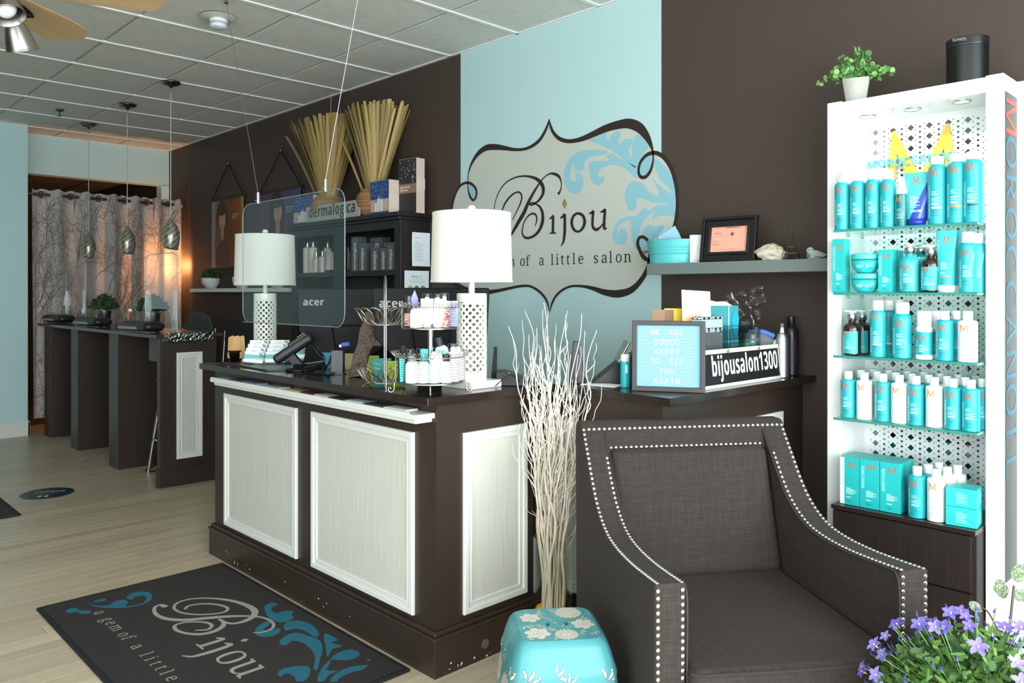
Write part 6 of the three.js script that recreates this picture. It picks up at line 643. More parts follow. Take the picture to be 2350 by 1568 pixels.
{
  const stroke = (g, pts, c) => { const cv3 = new THREE.CatmullRomCurve3(pts.map((p) => V(p[0], p[1], p[2])), false, 'centripetal').getPoints(pts.length * 12); g.fillStyle = c; for (let i = 0; i + 1 < cv3.length; i++) for (let k = 0; k < 3; k++) { const q = cv3[i].clone().lerp(cv3[i + 1], k / 3); g.beginPath(); g.arc(q.x, q.y, Math.max(1.6, q.z / 2), 0, 7); g.fill(); } };
  const art = canvasTex(2048, 1080, (g) => { g.fillStyle = '#3b3231'; g.fillRect(0, 0, 2048, 1080); g.scale(2, 2); for (const k in QF) { const s = smooth(QF[k], 5); g.fillStyle = '#1f88a2'; g.beginPath(); s.forEach((p, i) => i ? g.lineTo(p[0], p[1]) : g.moveTo(p[0], p[1])); g.fill(); } const cr = '#cdcbbf'; for (const k in QS) stroke(g, QS[k], cr);
    g.fillStyle = cr; g.font = '46px serif'; 'a gem of a little salon'.split('').forEach((c, i) => g.fillText(c, 138 + i * 33.4, 444)); g.save(); g.font = '132px serif'; for (const [c, x] of [['ı', 540], ['ȷ', 588], ['o', 640], ['u', 716]]) { if (c === 'ȷ') { stroke(g, [[592, 254, 8], [608, 248, 13], [612, 260, 15], [612, 320, 15], [606, 350, 10], [584, 366, 5]], cr); } else if (c === 'ı') { stroke(g, [[546, 256, 8], [562, 248, 12], [564, 262, 14], [564, 308, 14]], cr); stroke(g, [[546, 312, 6], [584, 312, 6]], cr); } else g.fillText(c, x, 314); } g.restore(); g.beginPath(); g.moveTo(598, 210); g.lineTo(608, 198); g.lineTo(618, 210); g.lineTo(608, 222); g.fill();
    const im = g.getImageData(0, 0, 2048, 1080), d = im.data; for (let i = 0; i < d.length; i += 4) { const n = (hash2(i, 3) - 0.5) * 26; d[i] += n; d[i + 1] += n; d[i + 2] += n; } g.putImageData(im, 0, 0); });
  const pile = dataTex(256, (x, y) => { const v = 255 * hash2(x, y); return [v, v, v]; }, false, 60), t = thing('door_mat', 'dark brown logo mat with cream script lettering and blue scrolls beside the desk', 'mat', [-2.95, 0, -1.25]);
  const top = new THREE.PlaneGeometry(1.46, 0.75, 60, 30).rotateX(-PI / 2), p = top.attributes.position; for (let i = 0; i < p.count; i++) p.setY(i, 0.0085 + 0.0022 * Math.max(0, Math.sin(p.getX(i) * 9) * (p.getZ(i) < -0.25 ? 1 : 0.2))); top.computeVertexNormals();
  mesh('carpet', top, std(0xffffff, 0.97, { map: art, bumpMap: pile, bumpScale: 0.003 }), t); mesh('rubber_edge', at(ext(rrect(1.5, 0.79, 0.012), 0.0075, 0.003), 0, 0.0075, 0, PI / 2), std(0x14191c, 0.7), t);
  const m2 = thing('door_mat', 'plain dark brown mat reaching in at the far left of the floor', 'mat', [-6.07, 0, -0.74]); mesh('carpet', at(ext(rrect(1.46, 0.8, 0.012), 0.0085, 0.002), 0, 0.0085, 0, PI / 2), std(0x3a2b2b, 0.95, { bumpMap: bumpFine, bumpScale: 0.002 }), m2); mesh('rubber_edge', at(ext(rrect(1.5, 0.84, 0.015), 0.005, 0.002), 0, 0.005, 0, PI / 2), std(0x14191c, 0.7), m2);
  const dt = canvasTex(512, 512, (g) => { g.fillStyle = '#0f2a30'; g.fillRect(0, 0, 512, 512); g.translate(256, 256); g.rotate(PI * 0.92); g.fillStyle = '#cfdadb'; for (const x of [-34, 34]) { g.beginPath(); g.ellipse(x, 130, 20, 38, x > 0 ? -0.15 : 0.15, 0, 7); g.fill(); } g.font = 'italic bold 84px serif'; g.textAlign = 'center'; g.fillText('Caution', 0, -60, 300); g.font = '24px sans-serif'; g.fillText('please keep your distance', 0, 0, 290); g.fillText('thank you', 0, 36, 200); });
  const de = thing('floor_decal', 'round dark teal floor sticker with white footprints and lettering', 'floor sticker', [-5.795, 0.0003, -1.405]); const cg = new THREE.CylinderGeometry(0.155, 0.155, 0.0012, 48).rotateY(-0.8); mesh('sticker', cg.translate(0, 0.0006, 0), std(0xffffff, 0.3, { map: dt }), de);
}

// ---------- armchair ----------
{
  const weave = dataTex(512, (x, y) => { const a = brushN[(x & 255) * 256 + ((y * 3) & 255)], b = brushN[(y & 255) * 256 + ((x * 3) & 255)], n = hash2(x, y); const v = 0.5 * a + 0.5 * b; return mix([74, 64, 58], [36, 31, 28], Math.min(1, Math.max(0, 1.5 * v - 0.25 + (n - 0.5) * 0.35))); }, true, 3.2);
  const fab = phys(0xd6d2d0, 0.9, { map: weave, bumpMap: weave, bumpScale: 0.0012, sheen: 0.12, sheenColor: new THREE.Color(0x8a7f78), sheenRoughness: 0.6 }), seam = std(0x3a3330, 0.85);
  const yaw = rad(54.46), t = thing('armchair', 'dark charcoal brown upholstered armchair with silver nailhead trim along arms and back', 'armchair', [-1.2187, 0, -2.0365], yaw), hw = 0.35, zf = 0.4;
  const prof = smooth([[0, 0.6225], [-0.1, 0.611], [-0.22, 0.6], [-0.34, 0.597], [-0.43, 0.605], [-0.5, 0.628], [-0.56, 0.664], [-0.61, 0.712], [-0.66, 0.772], [-0.705, 0.825], [-0.735, 0.864]], 6, false);
  const outline = [[0, 0.13], ...prof, [-0.75, 0.874], [-0.8, 0.874], [-0.815, 0.85], [-0.8, 0.13]];
  const side = (x0, x1) => at(ext(shapeOf(outline.map(([f, y]) => [-f, y])), x1 - x0, 0.008), 0, 0, 0).rotateY(PI / 2).translate(x0, 0, zf); // shape x runs backwards along -z
  const L = side(-hw, -hw + 0.078), R = side(hw - 0.078, hw); mesh('arm', wuv(L), fab, t); mesh('arm', wuv(R), fab, t);
  const backO = [[-0.737, 0.86], [-0.75, 0.872], [-0.8, 0.872], [-0.813, 0.85], [-0.8, 0.13], [-0.6, 0.13], [-0.6, 0.4], [-0.72, 0.8]];
  mesh('back', wuv(at(ext(shapeOf(backO.map(([f, y]) => [-f, y])), 2 * hw - 0.14, 0.004).rotateY(PI / 2), -hw + 0.07, 0, zf)), fab, t);
  mesh('top_rail', wuv(at(ext(shapeOf([[-0.7335, 0.8645], [-0.749, 0.876], [-0.8, 0.876], [-0.816, 0.852], [-0.812, 0.79], [-0.712, 0.79]].map(([f, y]) => [-f, y])), 2 * hw - 0.001, 0.007).rotateY(PI / 2), -hw + 0.0005, 0, zf + 0.0015)), fab, t);
  const bc = new RoundedBoxGeometry(2 * hw - 0.168, 0.4, 0.07, 6, 0.03); { const p = bc.attributes.position; for (let i = 0; i < p.count; i++) { const kx = p.getX(i) / 0.27, ky = p.getY(i) / 0.2; if (p.getZ(i) > 0) p.setZ(i, p.getZ(i) + 0.028 * (1 - kx * kx) * (1 - ky * ky)); } bc.computeVertexNormals(); } mesh('back_cushion', wuv(at(bc, 0, 0.602, zf - 0.656, -0.288)), fab, t);
  const sc = new RoundedBoxGeometry(2 * hw - 0.16, 0.15, 0.63, 8, 0.022); { const p = sc.attributes.position; for (let i = 0; i < p.count; i++) { const kx = p.getX(i) / 0.27, kz = p.getZ(i) / 0.315; if (p.getY(i) > 0) p.setY(i, p.getY(i) + 0.03 * Math.max(0, 1 - kx ** 4) * Math.max(0, 1 - kz ** 4)); else p.setZ(i, p.getZ(i)); p.setZ(i, p.getZ(i) + (p.getZ(i) > 0.2 ? 0.02 * (1 - kx * kx) : 0)); } sc.computeVertexNormals(); } mesh('seat_cushion', wuv(at(sc, 0, 0.348, zf - 0.28)), fab, t);
  const pip = []; for (let i = 0; i <= 20; i++) { const x = -0.268 + 0.536 * i / 20, k = x / 0.27; pip.push([x, 0.416 + 0.006 * (1 - k ** 4), zf + 0.031 + 0.02 * (1 - k * k) - (Math.abs(k) > 0.97 ? 0.012 : 0)]); } mesh('piping', tube(pip, 0.0038, 60, 6), fab, t);
  mesh('front_rail', wuv(span(-hw + 0.07, hw - 0.07, 0.13, 0.29, zf - 0.06, zf - 0.004, 0.006)), fab, t); for (const [x, z] of [[-0.3, zf - 0.05], [0.3, zf - 0.05], [-0.3, zf - 0.74], [0.3, zf - 0.74]]) mesh('leg', at(cyl(0.016, 0.024, 0.135, 4), x, 0, z, 0, PI / 4), C.blackBrown, t);
  const sl = (pts, x) => tube(pts.map(([f, y]) => [x, y, zf + f]), 0.0022, 70, 5), inset = prof.map(([f, y]) => [f, y]); for (const x of [-hw + 0.0795, hw - 0.0795]) mesh('seam', sl([[-0.001, 0.2], [-0.001, 0.4], [-0.002, 0.6], ...inset.slice(4).filter((_, i) => i % 4 === 0)].map(([f, y]) => [f, y - 0.004]), x), seam, t);
  mesh('seam', [rod([-hw + 0.078, 0.789, zf - 0.713], [hw - 0.078, 0.789, zf - 0.713], 0.0022), rod([-hw + 0.074, 0.794, zf - 0.7105], [-hw + 0.006, 0.863, zf - 0.7312], 0.0011), rod([hw - 0.074, 0.794, zf - 0.7105], [hw - 0.006, 0.863, zf - 0.7312], 0.0011)], seam, t);
  const ng = new THREE.SphereGeometry(0.0056, 10, 5, 0, 2 * PI, 0, PI / 2).scale(1, 0.62, 1), nm = metal(0xe6e4dd, 0.16), spots = [], up = V(0, 1, 0);
  const walk = (pts, step, start, f) => { let acc = step - start; for (let i = 0; i + 1 < pts.length; i++) { const a = pts[i], b = pts[i + 1], dl = Math.hypot(b[0] - a[0], b[1] - a[1]); let d = 0; while (acc <= dl - d) { d += acc; acc = step; const k = d / dl; f(a[0] + (b[0] - a[0]) * k, a[1] + (b[1] - a[1]) * k, V(0, (a[0] - b[0]) / dl, -(a[1] - b[1]) / dl)); } acc -= dl - d; } };
  for (const x of [-hw + 0.009, -hw + 0.069, hw - 0.069, hw - 0.009]) { const inner = Math.abs(x) < 0.3, lim = inner ? 0.79 : 0.9; walk(prof, 0.0172, 0.009, (f, y, n) => { if (y < lim) spots.push([V(x, y, zf + f).addScaledVector(n, -0.0004), n]); }); for (let y = 0.606; y > 0.15; y -= 0.0172) spots.push([V(x, y, zf + 0.0002), V(0, 0, 1), y < 0.36]); }
  const bn = V(0, 0.18, 0.98); for (let i = 0; i <= 40; i++) { const x = -hw + 0.009 + (2 * hw - 0.018) * i / 40; if (i > 0 && i < 40) spots.push([V(x, 0.858, zf - 0.7295), bn]); if (Math.abs(x) < hw - 0.078) spots.push([V(x, 0.8, zf - 0.7125), bn]); }
  spots.sort((a, b) => (a[2] ? 1 : 0) - (b[2] ? 1 : 0)); const rest = []; spots.forEach(([p, n], i) => { const q = new THREE.Quaternion().setFromUnitVectors(up, n.clone().normalize()); if (i < 300) { const o = mesh('nailhead', ng, nm, t); o.position.copy(p); o.quaternion.copy(q); } else rest.push(ng.clone().applyQuaternion(q).translate(p.x, p.y, p.z)); }); tag(mesh('remaining_nailheads', rest, nm, t), null, null, null, 'stuff');
}
// ---------- ceramic garden stool ----------
{
  const flower = (g, x, y, r, kind) => { const ring = (n, R, a, b, off) => { for (let i = 0; i < n; i++) { const q = i / n * 2 * PI + off; g.save(); g.translate(x + R * Math.cos(q), y + R * Math.sin(q)); g.rotate(q); g.beginPath(); g.ellipse(0, 0, a, b, 0, 0, 7); g.fillStyle = '#eee9da'; g.fill(); g.lineWidth = 2; g.strokeStyle = '#4b443c'; g.stroke(); g.lineWidth = 1; for (const k of [-0.35, 0, 0.35]) { g.beginPath(); g.moveTo(a * 0.1, b * k); g.lineTo(a * 0.85, b * k * 1.3); g.stroke(); } g.restore(); } };
    if (kind) { ring(16, r * 0.82, r * 0.26, r * 0.19, 0); ring(13, r * 0.58, r * 0.24, r * 0.17, 0.2); ring(9, r * 0.36, r * 0.2, r * 0.15, 0); g.fillStyle = '#8ecfd0'; g.beginPath(); g.arc(x, y, r * 0.2, 0, 7); g.fill(); g.stroke(); g.fillStyle = '#eee9da'; g.beginPath(); g.arc(x, y, r * 0.1, 0, 7); g.fill(); } else { ring(6, r * 0.55, r * 0.46, r * 0.36, 0.3); ring(5, r * 0.24, r * 0.2, r * 0.15, 0); } };
  const leafy = (g, x, y, s, a) => { g.save(); g.translate(x, y); g.rotate(a); g.fillStyle = '#eee9da'; g.strokeStyle = '#4b443c'; g.lineWidth = 2; for (const [dx, dy, l, w, q] of [[0, 0, 1, 0.3, 0], [0.1, 0.25, 0.75, 0.26, 0.7], [0.1, -0.25, 0.75, 0.26, -0.7]]) { g.save(); g.translate(dx * s, dy * s); g.rotate(q); g.beginPath(); g.moveTo(0, 0); g.quadraticCurveTo(l * s * 0.5, -w * s, l * s, 0); g.quadraticCurveTo(l * s * 0.6, w * s * 0.9, 0, 0); g.fill(); g.stroke(); g.beginPath(); g.arc(l * s * 0.92, -w * s * 0.3, s * 0.13, 0, 7); g.fill(); g.stroke(); g.restore(); } g.restore(); };
  const vine = (g, pts) => { for (const [w, c] of [[15, '#4b443c'], [11, '#eee9da']]) { g.lineWidth = w; g.strokeStyle = c; g.beginPath(); pts.forEach((p, i) => i ? g.quadraticCurveTo(p[2], p[3], p[0], p[1]) : g.moveTo(p[0], p[1])); g.stroke(); } };
  const glaze = (g, w, h) => { g.fillStyle = '#5aa8ad'; g.fillRect(0, 0, w, h); for (let i = 0; i < 40; i++) { g.fillStyle = i % 2 ? 'rgba(150,214,212,.25)' : 'rgba(96,176,180,.22)'; g.beginPath(); g.ellipse(rnd(w), rnd(h), rnd(40, 120), rnd(30, 90), rnd(3), 0, 7); g.fill(); } };
  const sideT = canvasTex(2048, 1024, (g, w, h) => { glaze(g, w, h); for (let q = 0; q < 4; q++) { g.save(); g.translate(q * 512, 0); vine(g, [[60, 330], [250, 470, 150, 240], [430, 640, 340, 640]]); vine(g, [[40, 700], [260, 800, 120, 640], [480, 900, 400, 900]]); flower(g, 130, 300, 88, 0); flower(g, 385, 340, 112, 1); flower(g, 205, 560, 92, 0); flower(g, 120, 830, 112, 1); flower(g, 400, 760, 96, 0); for (const [x, y, s, a] of [[60, 190, 60, -1.1], [200, 170, 58, -0.6], [270, 210, 56, -1.4], [470, 210, 64, -0.9], [500, 440, 60, 0.6], [260, 370, 50, -0.4], [40, 470, 56, 2.2], [320, 520, 60, 0.9], [40, 620, 50, 2.6], [300, 660, 56, -2.4], [490, 600, 56, -0.4], [240, 900, 60, 0.6], [300, 960, 60, 2], [500, 860, 50, -0.6], [20, 960, 56, -2]]) leafy(g, x, y, s, a); g.restore(); } });
  const topT = canvasTex(1024, 1024, (g, w, h) => { glaze(g, w, h); vine(g, [[120, 240], [400, 330, 260, 160], [520, 560, 500, 400]]); vine(g, [[900, 300], [690, 480, 860, 480], [560, 640, 600, 500]]); for (const [x, y, r, k] of [[720, 190, 165, 1], [230, 770, 165, 0], [840, 560, 150, 0], [580, 840, 140, 1], [200, 300, 140, 0]]) flower(g, x, y, r, k); for (const [x, y, s, a] of [[300, 140, 90, 0.2], [480, 120, 80, -0.4], [120, 520, 100, 1.2], [330, 540, 90, 2.4], [420, 880, 90, 0.6], [760, 760, 90, 0.4], [920, 800, 80, 1.2], [880, 420, 70, -0.8], [400, 700, 80, -0.6], [80, 900, 90, -0.3]]) leafy(g, x, y, s, a); });
  const t = thing('garden_stool', 'square glazed turquoise ceramic garden stool with white flowers, in front of the armchair', 'stool', [-1.403, 0, -1.516], rad(52.8)), gz = (m) => phys(0xd8d8d8, 0.3, { map: m, specularIntensity: 0.5 });
  const sup = (a, n) => { const c = Math.cos(a), s = Math.sin(a); return Math.pow(Math.pow(Math.abs(c), n) + Math.pow(Math.abs(s), n), -1 / n); };
  const lv = [[0.0, 0.118, 6], [0.02, 0.124, 5], [0.1, 0.146, 4.5], [0.2, 0.155, 4.5], [0.28, 0.15, 5], [0.345, 0.138, 6], [0.36, 0.139, 6], [0.372, 0.134, 6.5], [0.4, 0.126, 7], [0.425, 0.117, 7], [0.435, 0.11, 7], [0.44, 0.101, 7]], N = 96, pos = [], uv = [], idx = [];
  lv.forEach(([y, r, n], j) => { for (let i = 0; i <= N; i++) { const a = i / N * 2 * PI + PI / 4, q = r * sup(a, n); pos.push(q * Math.sin(a), y, q * Math.cos(a)); uv.push(i / N, y / 0.44); if (j && i < N) { const o = j * (N + 1) + i; idx.push(o - N - 1, o - N, o, o, o - N, o + 1); } } });
  const g = new THREE.BufferGeometry(); g.setAttribute('position', new THREE.Float32BufferAttribute(pos, 3)); g.setAttribute('uv', new THREE.Float32BufferAttribute(uv, 2)); g.setIndex(idx); g.computeVertexNormals(); mesh('stool_body', g, gz(sideT), t);
  const ring = []; for (let i = 0; i < N; i++) { const a = i / N * 2 * PI, q = 0.1012 * sup(a, 7); ring.push([q * Math.sin(a), q * Math.cos(a)]); } const s = shapeOf(ring), lens = (x, y, a, l, w) => { const P = []; for (let i = 0; i < 16; i++) { const q = i / 16 * 2 * PI, u = l * Math.cos(q), v = w * Math.sin(q) * (1 - 0.25 * Math.cos(q) ** 2); P.push([x + u * Math.cos(a) - v * Math.sin(a), y + u * Math.sin(a) + v * Math.cos(a)]); } return P; };
  const holes = [lens(-0.024, 0, PI / 2, 0.014, 0.006), lens(0.024, 0, PI / 2, 0.014, 0.006), lens(0, 0.0, 0, 0.012, 0.005), lens(0, 0.02, 0, 0.016, 0.0045), lens(0, -0.02, 0, 0.016, 0.0045)]; for (const k of holes) s.holes.push(new THREE.Path(k.map((p) => V2(...p))));
  const tg = at(ext(s, 0.012), 0, 0.4405, 0, PI / 2), tp = tg.attributes.position, tu = tg.attributes.uv; for (let i = 0; i < tu.count; i++) tu.setXY(i, 0.5 + tp.getX(i) / 0.21, 0.5 - tp.getZ(i) / 0.21); mesh('stool_top', tg, gz(topT), t);
}
// ---------- tall glass vase, curly branches, lemons ----------
{
  const VX = -1.985, VZ = -2.125, t = thing('glass_vase', 'tall clear cylinder vase on the floor holding pale branches and lemons', 'vase', [VX, 0, VZ]); mesh('glass', lathe([[0.0005, 0], [0.071, 0], [0.072, 0.004], [0.072, 0.408], [0.0705, 0.41], [0.069, 0.408], [0.069, 0.014], [0.0005, 0.012]], 48), C.glassClear, t);
  const lem = std(0xd9a428, 0.5, { bumpMap: bumpFine, bumpScale: 0.001 }); [[-0.035, 0.036, 0.02], [0.03, 0.038, 0.03], [0.005, 0.036, -0.038], [-0.036, 0.082, -0.015], [0.036, 0.086, -0.008], [-0.01, 0.085, 0.036], [-0.036, 0.132, 0.02], [0.03, 0.13, 0.03], [-0.02, 0.14, -0.03]].forEach(([x, y, z], i) => { const g = ball(0.026, 0, 0, 0, 18), p = g.attributes.position; for (let k = 0; k < p.count; k++) { const q = p.getX(k) / 0.026; p.setX(k, p.getX(k) * (1.12 + 0.16 * Math.pow(Math.abs(q), 6))); } const o = solo('lemon', 'yellow lemon at the bottom of the tall glass vase', 'lemon', g, lem, [VX + x, y, VZ + z], i * 1.3, 'lemons in the glass vase'); o.rotation.z = i * 0.6; });
  const bm = std(0xffffff, 0.75, { vertexColors: true }), taper = (pts, r0, r1, seg) => { const c = curve(pts), fr = c.computeFrenetFrames(seg), P = c.getPoints(seg), pos = [], col = [], idx = []; for (let i = 0; i <= seg; i++) { const k = i / seg, r = r0 + (r1 - r0) * Math.pow(k, 0.8); const q = Math.min(1, Math.max(0, (P[i].y - 0.25) / 0.55)), cc = mix([0.5, 0.4, 0.27], [0.86, 0.81, 0.7], q); for (let j = 0; j < 5; j++) { const a = j / 5 * 2 * PI; pos.push(P[i].x + r * (Math.cos(a) * fr.normals[i].x + Math.sin(a) * fr.binormals[i].x), P[i].y + r * (Math.cos(a) * fr.normals[i].y + Math.sin(a) * fr.binormals[i].y), P[i].z + r * (Math.cos(a) * fr.normals[i].z + Math.sin(a) * fr.binormals[i].z)); col.push(...cc); if (i) { const o = i * 5, m = (j + 1) % 5; idx.push(o - 5 + j, o + j, o - 5 + m, o + j, o + m, o - 5 + m); } } } const g = new THREE.BufferGeometry(); g.setAttribute('position', new THREE.Float32BufferAttribute(pos, 3)); g.setAttribute('color', new THREE.Float32BufferAttribute(col, 3)); g.setIndex(idx); g.computeVertexNormals(); return g; };  // vertex colour runs from tan low down to pale further up
  const mergeC = (l) => mergeGeometries(l.map((g) => g.toNonIndexed()), false);
  for (let b = 0; b < 52; b++) { // spread wider to the left and right of the picture than towards it
    const a = rnd(2 * PI), q = Math.sqrt(rnd(0.05, 1)), s0 = 0.05 * q * Math.cos(a), d0 = 0.05 * q * Math.sin(a), reach = b < 12 ? rnd(1.12, 1.27) : rnd(0.78, 1.14), sx = (s0 / 0.05) * rnd(0.05, b < 12 ? 0.19 : 0.14), dx = d0 / 0.05 * 0.06, n = 15, P = [], w1 = rnd(6, 14), w2 = rnd(18, 34), p1 = rnd(6), p2 = rnd(6), am = rnd(0.004, 0.011);
    for (let i = 0; i <= n; i++) { const k = i / n, y = 0.03 + (reach - 0.03) * k, e = Math.pow(Math.max(0, (y - 0.25) / 0.85), 1.35), amp = am * (0.35 + 1.6 * k), ac = Math.max(-0.06, Math.min(0.06, s0)) * Math.min(1, 0.75 + 0.25 * k) + sx * e + amp * Math.sin(w1 * k + p1) + amp * 0.7 * Math.sin(w2 * k + p2), dn = d0 * 0.9 + dx * e + amp * Math.cos(w1 * k * 0.9 + p2); P.push([ac * 0.695 - dn * 0.719, y, Math.max(-0.09, -ac * 0.719 - dn * 0.695)]); }
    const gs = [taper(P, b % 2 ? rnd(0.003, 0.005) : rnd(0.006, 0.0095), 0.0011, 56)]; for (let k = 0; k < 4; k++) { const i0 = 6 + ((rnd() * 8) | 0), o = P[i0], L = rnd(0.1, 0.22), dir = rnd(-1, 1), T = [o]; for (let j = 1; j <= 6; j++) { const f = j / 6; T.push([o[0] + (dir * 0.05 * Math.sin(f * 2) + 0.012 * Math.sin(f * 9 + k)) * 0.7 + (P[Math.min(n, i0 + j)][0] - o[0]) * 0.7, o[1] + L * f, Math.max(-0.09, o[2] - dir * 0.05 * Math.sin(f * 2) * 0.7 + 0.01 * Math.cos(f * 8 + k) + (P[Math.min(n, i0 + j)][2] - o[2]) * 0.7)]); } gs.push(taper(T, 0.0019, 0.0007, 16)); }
    const o = thing('willow_branch', 'pale curly willow branch standing in the tall glass vase', 'branch', [VX, 0, VZ], 0, 'curly willow branches in the vase'); mesh('stem', gs[0], bm, o); mesh('twigs', mergeC(gs.slice(1)), bm, o);
  }
}
// ---------- flowering plant in the corner ----------
{
  const t = thing('flower_pot', 'mound of small violet bellflowers with fine green leaves at the lower right', 'plant', [-0.53, 0, -1.9]); mesh('planter', [lathe([[0.001, 0], [0.09, 0], [0.125, 0.38], [0.13, 0.385], [0.13, 0.41], [0.118, 0.41], [0.113, 0.38], [0.001, 0.375]], 32)], std(0x3a3f40, 0.6), t);
  const lm = [0x3f6b2c, 0x5b8a3c, 0x2f5524, 0x79a04c].map((c) => phys(c, 0.6, { transmission: 0.25, thickness: 0 })), lf = [[], [], [], []], stem = [], buds = [], R = 0.21;
  const leaf = new THREE.CircleGeometry(0.013, 6).scale(0.6, 1.2, 1); const dome = (a, e, k = 1) => [R * k * Math.cos(e) * Math.cos(a), 0.38 + 0.2 * k * Math.sin(e), R * k * Math.cos(e) * Math.sin(a)];
  for (let i = 0; i < 2600; i++) { const a = rnd(2 * PI), e = Math.asin(rnd(-0.1, 1)), d = dome(a, e, rnd(0.45, 0.98)); lf[(rnd() * 4) | 0].push(at(leaf.clone().scale(rnd(0.4, 1.0), rnd(0.5, 1.1), 1), ...d, rnd(-1.5, 1.5), rnd(6), rnd(6))); }
  for (let i = 0; i < 150; i++) { const a = rnd(2 * PI), e = Math.asin(rnd(0, 1)), d = dome(a, e, rnd(0.95, 1.18)), o = dome(a, e, 0.5); stem.push(rod(o, d, 0.0012, 4)); buds.push(at(new THREE.ConeGeometry(0.0035, 0.013, 6), d[0], d[1] + 0.004, d[2], rnd(-0.6, 0.6), 0, rnd(-0.6, 0.6))); }
  const pet = []; { const s = shapeOf(smooth([[0, 0], [0.0045, 0.005], [0.0058, 0.011], [0.0035, 0.0165], [0, 0.02], [-0.0035, 0.0165], [-0.0058, 0.011], [-0.0045, 0.005]], 3)); for (let k = 0; k < 5; k++) { const g = new THREE.ShapeGeometry(s), p = g.attributes.position; for (let i = 0; i < p.count; i++) { const y = p.getY(i); p.setZ(i, 0.006 * Math.sin(Math.min(1, y / 0.012) * 1.5) - 18 * Math.max(0, y - 0.011) ** 2); } g.computeVertexNormals(); pet.push(g.rotateZ(k * 2 * PI / 5)); } }
  const fg = merge([...pet]), eye = merge([ball(0.0022, 0, 0, 0.004, 8), at(new THREE.ConeGeometry(0.004, 0.012, 8), 0, 0, -0.005, -PI / 2)]), fm = [0x8f7ede, 0xa092e6, 0x7a69cf].map((c) => phys(c, 0.55, { transmission: 0.3, thickness: 0 })), ym = std(0xd9d8a8, 0.6), q = new THREE.Quaternion();
  for (let i = 0; i < 64; i++) { const a = rnd(2 * PI), e = Math.asin(rnd(0.05, 1)), d = dome(a, e, rnd(1.0, 1.14)); const n = V(d[0], d[1] - 0.36, d[2]).normalize().lerp(V(0.25, 0.5, 0.85).normalize(), rnd(0.2, 0.7)).normalize(); const o = mesh('flower', fg, fm[i % 3], t); o.position.set(...d); o.quaternion.setFromUnitVectors(V(0, 0, 1), n); o.scale.setScalar(rnd(0.75, 1.15)); mesh('flower_eye', eye, ym, o); }
  lf.forEach((g, i) => tag(mesh('leaves', g, lm[i], t), null, null, null, 'stuff')); tag(mesh('stems', stem, std(0x6f9a4a, 0.6), t), null, null, null, 'stuff'); tag(mesh('buds', buds, std(0x3f3f8f, 0.55), t), null, null, null, 'stuff');
  const pd = canvasTex(128, 128, (g) => { g.fillStyle = '#4a6b3c'; g.fillRect(0, 0, 128, 128); for (let i = 0; i < 160; i++) { g.fillStyle = i % 3 ? '#d9a9b4' : '#e6cfd0'; g.beginPath(); g.arc(rnd(128), rnd(128), rnd(1.5, 4), 0, 7); g.fill(); } }), pm2 = std(0xffffff, 0.6, { map: pd });
  const pp = thing('spotted_plant', 'stem of a pink spotted leafy plant rising behind the violet flowers', 'plant', [-0.55, 0.4, -2.1]); mesh('stem', [tube([[0.02, -0.05, 0.1], [0.025, 0.08, 0.0], [0.02, 0.2, -0.08]], 0.003, 20, 6), tube([[0.024, 0.08, 0.0], [-0.02, 0.13, -0.04], [-0.04, 0.14, -0.05]], 0.002, 12, 5)], std(0x5d4a44, 0.7), pp); for (const [x, y, z, s, r] of [[0.0, 0.165, -0.07, 1, 0.3], [0.02, 0.21, -0.08, 1.1, -0.4], [-0.04, 0.13, -0.05, 0.7, 1.2], [0.05, 0.19, -0.09, 0.9, 2.2]]) { const g = new THREE.ShapeGeometry(shapeOf(smooth([[0, 0], [0.014, 0.014], [0.016, 0.03], [0, 0.046], [-0.016, 0.03], [-0.014, 0.014]], 3))), p = g.attributes.position, u = g.attributes.uv; for (let i = 0; i < p.count; i++) { u.setXY(i, 0.5 + p.getX(i) * 28, p.getY(i) * 20); p.setZ(i, -8 * p.getX(i) ** 2); } g.computeVertexNormals(); const o = mesh('leaf', g, pm2, pp); o.position.set(x, y, z); o.rotation.set(-0.5, 0.5, r); o.scale.setScalar(s); }
}

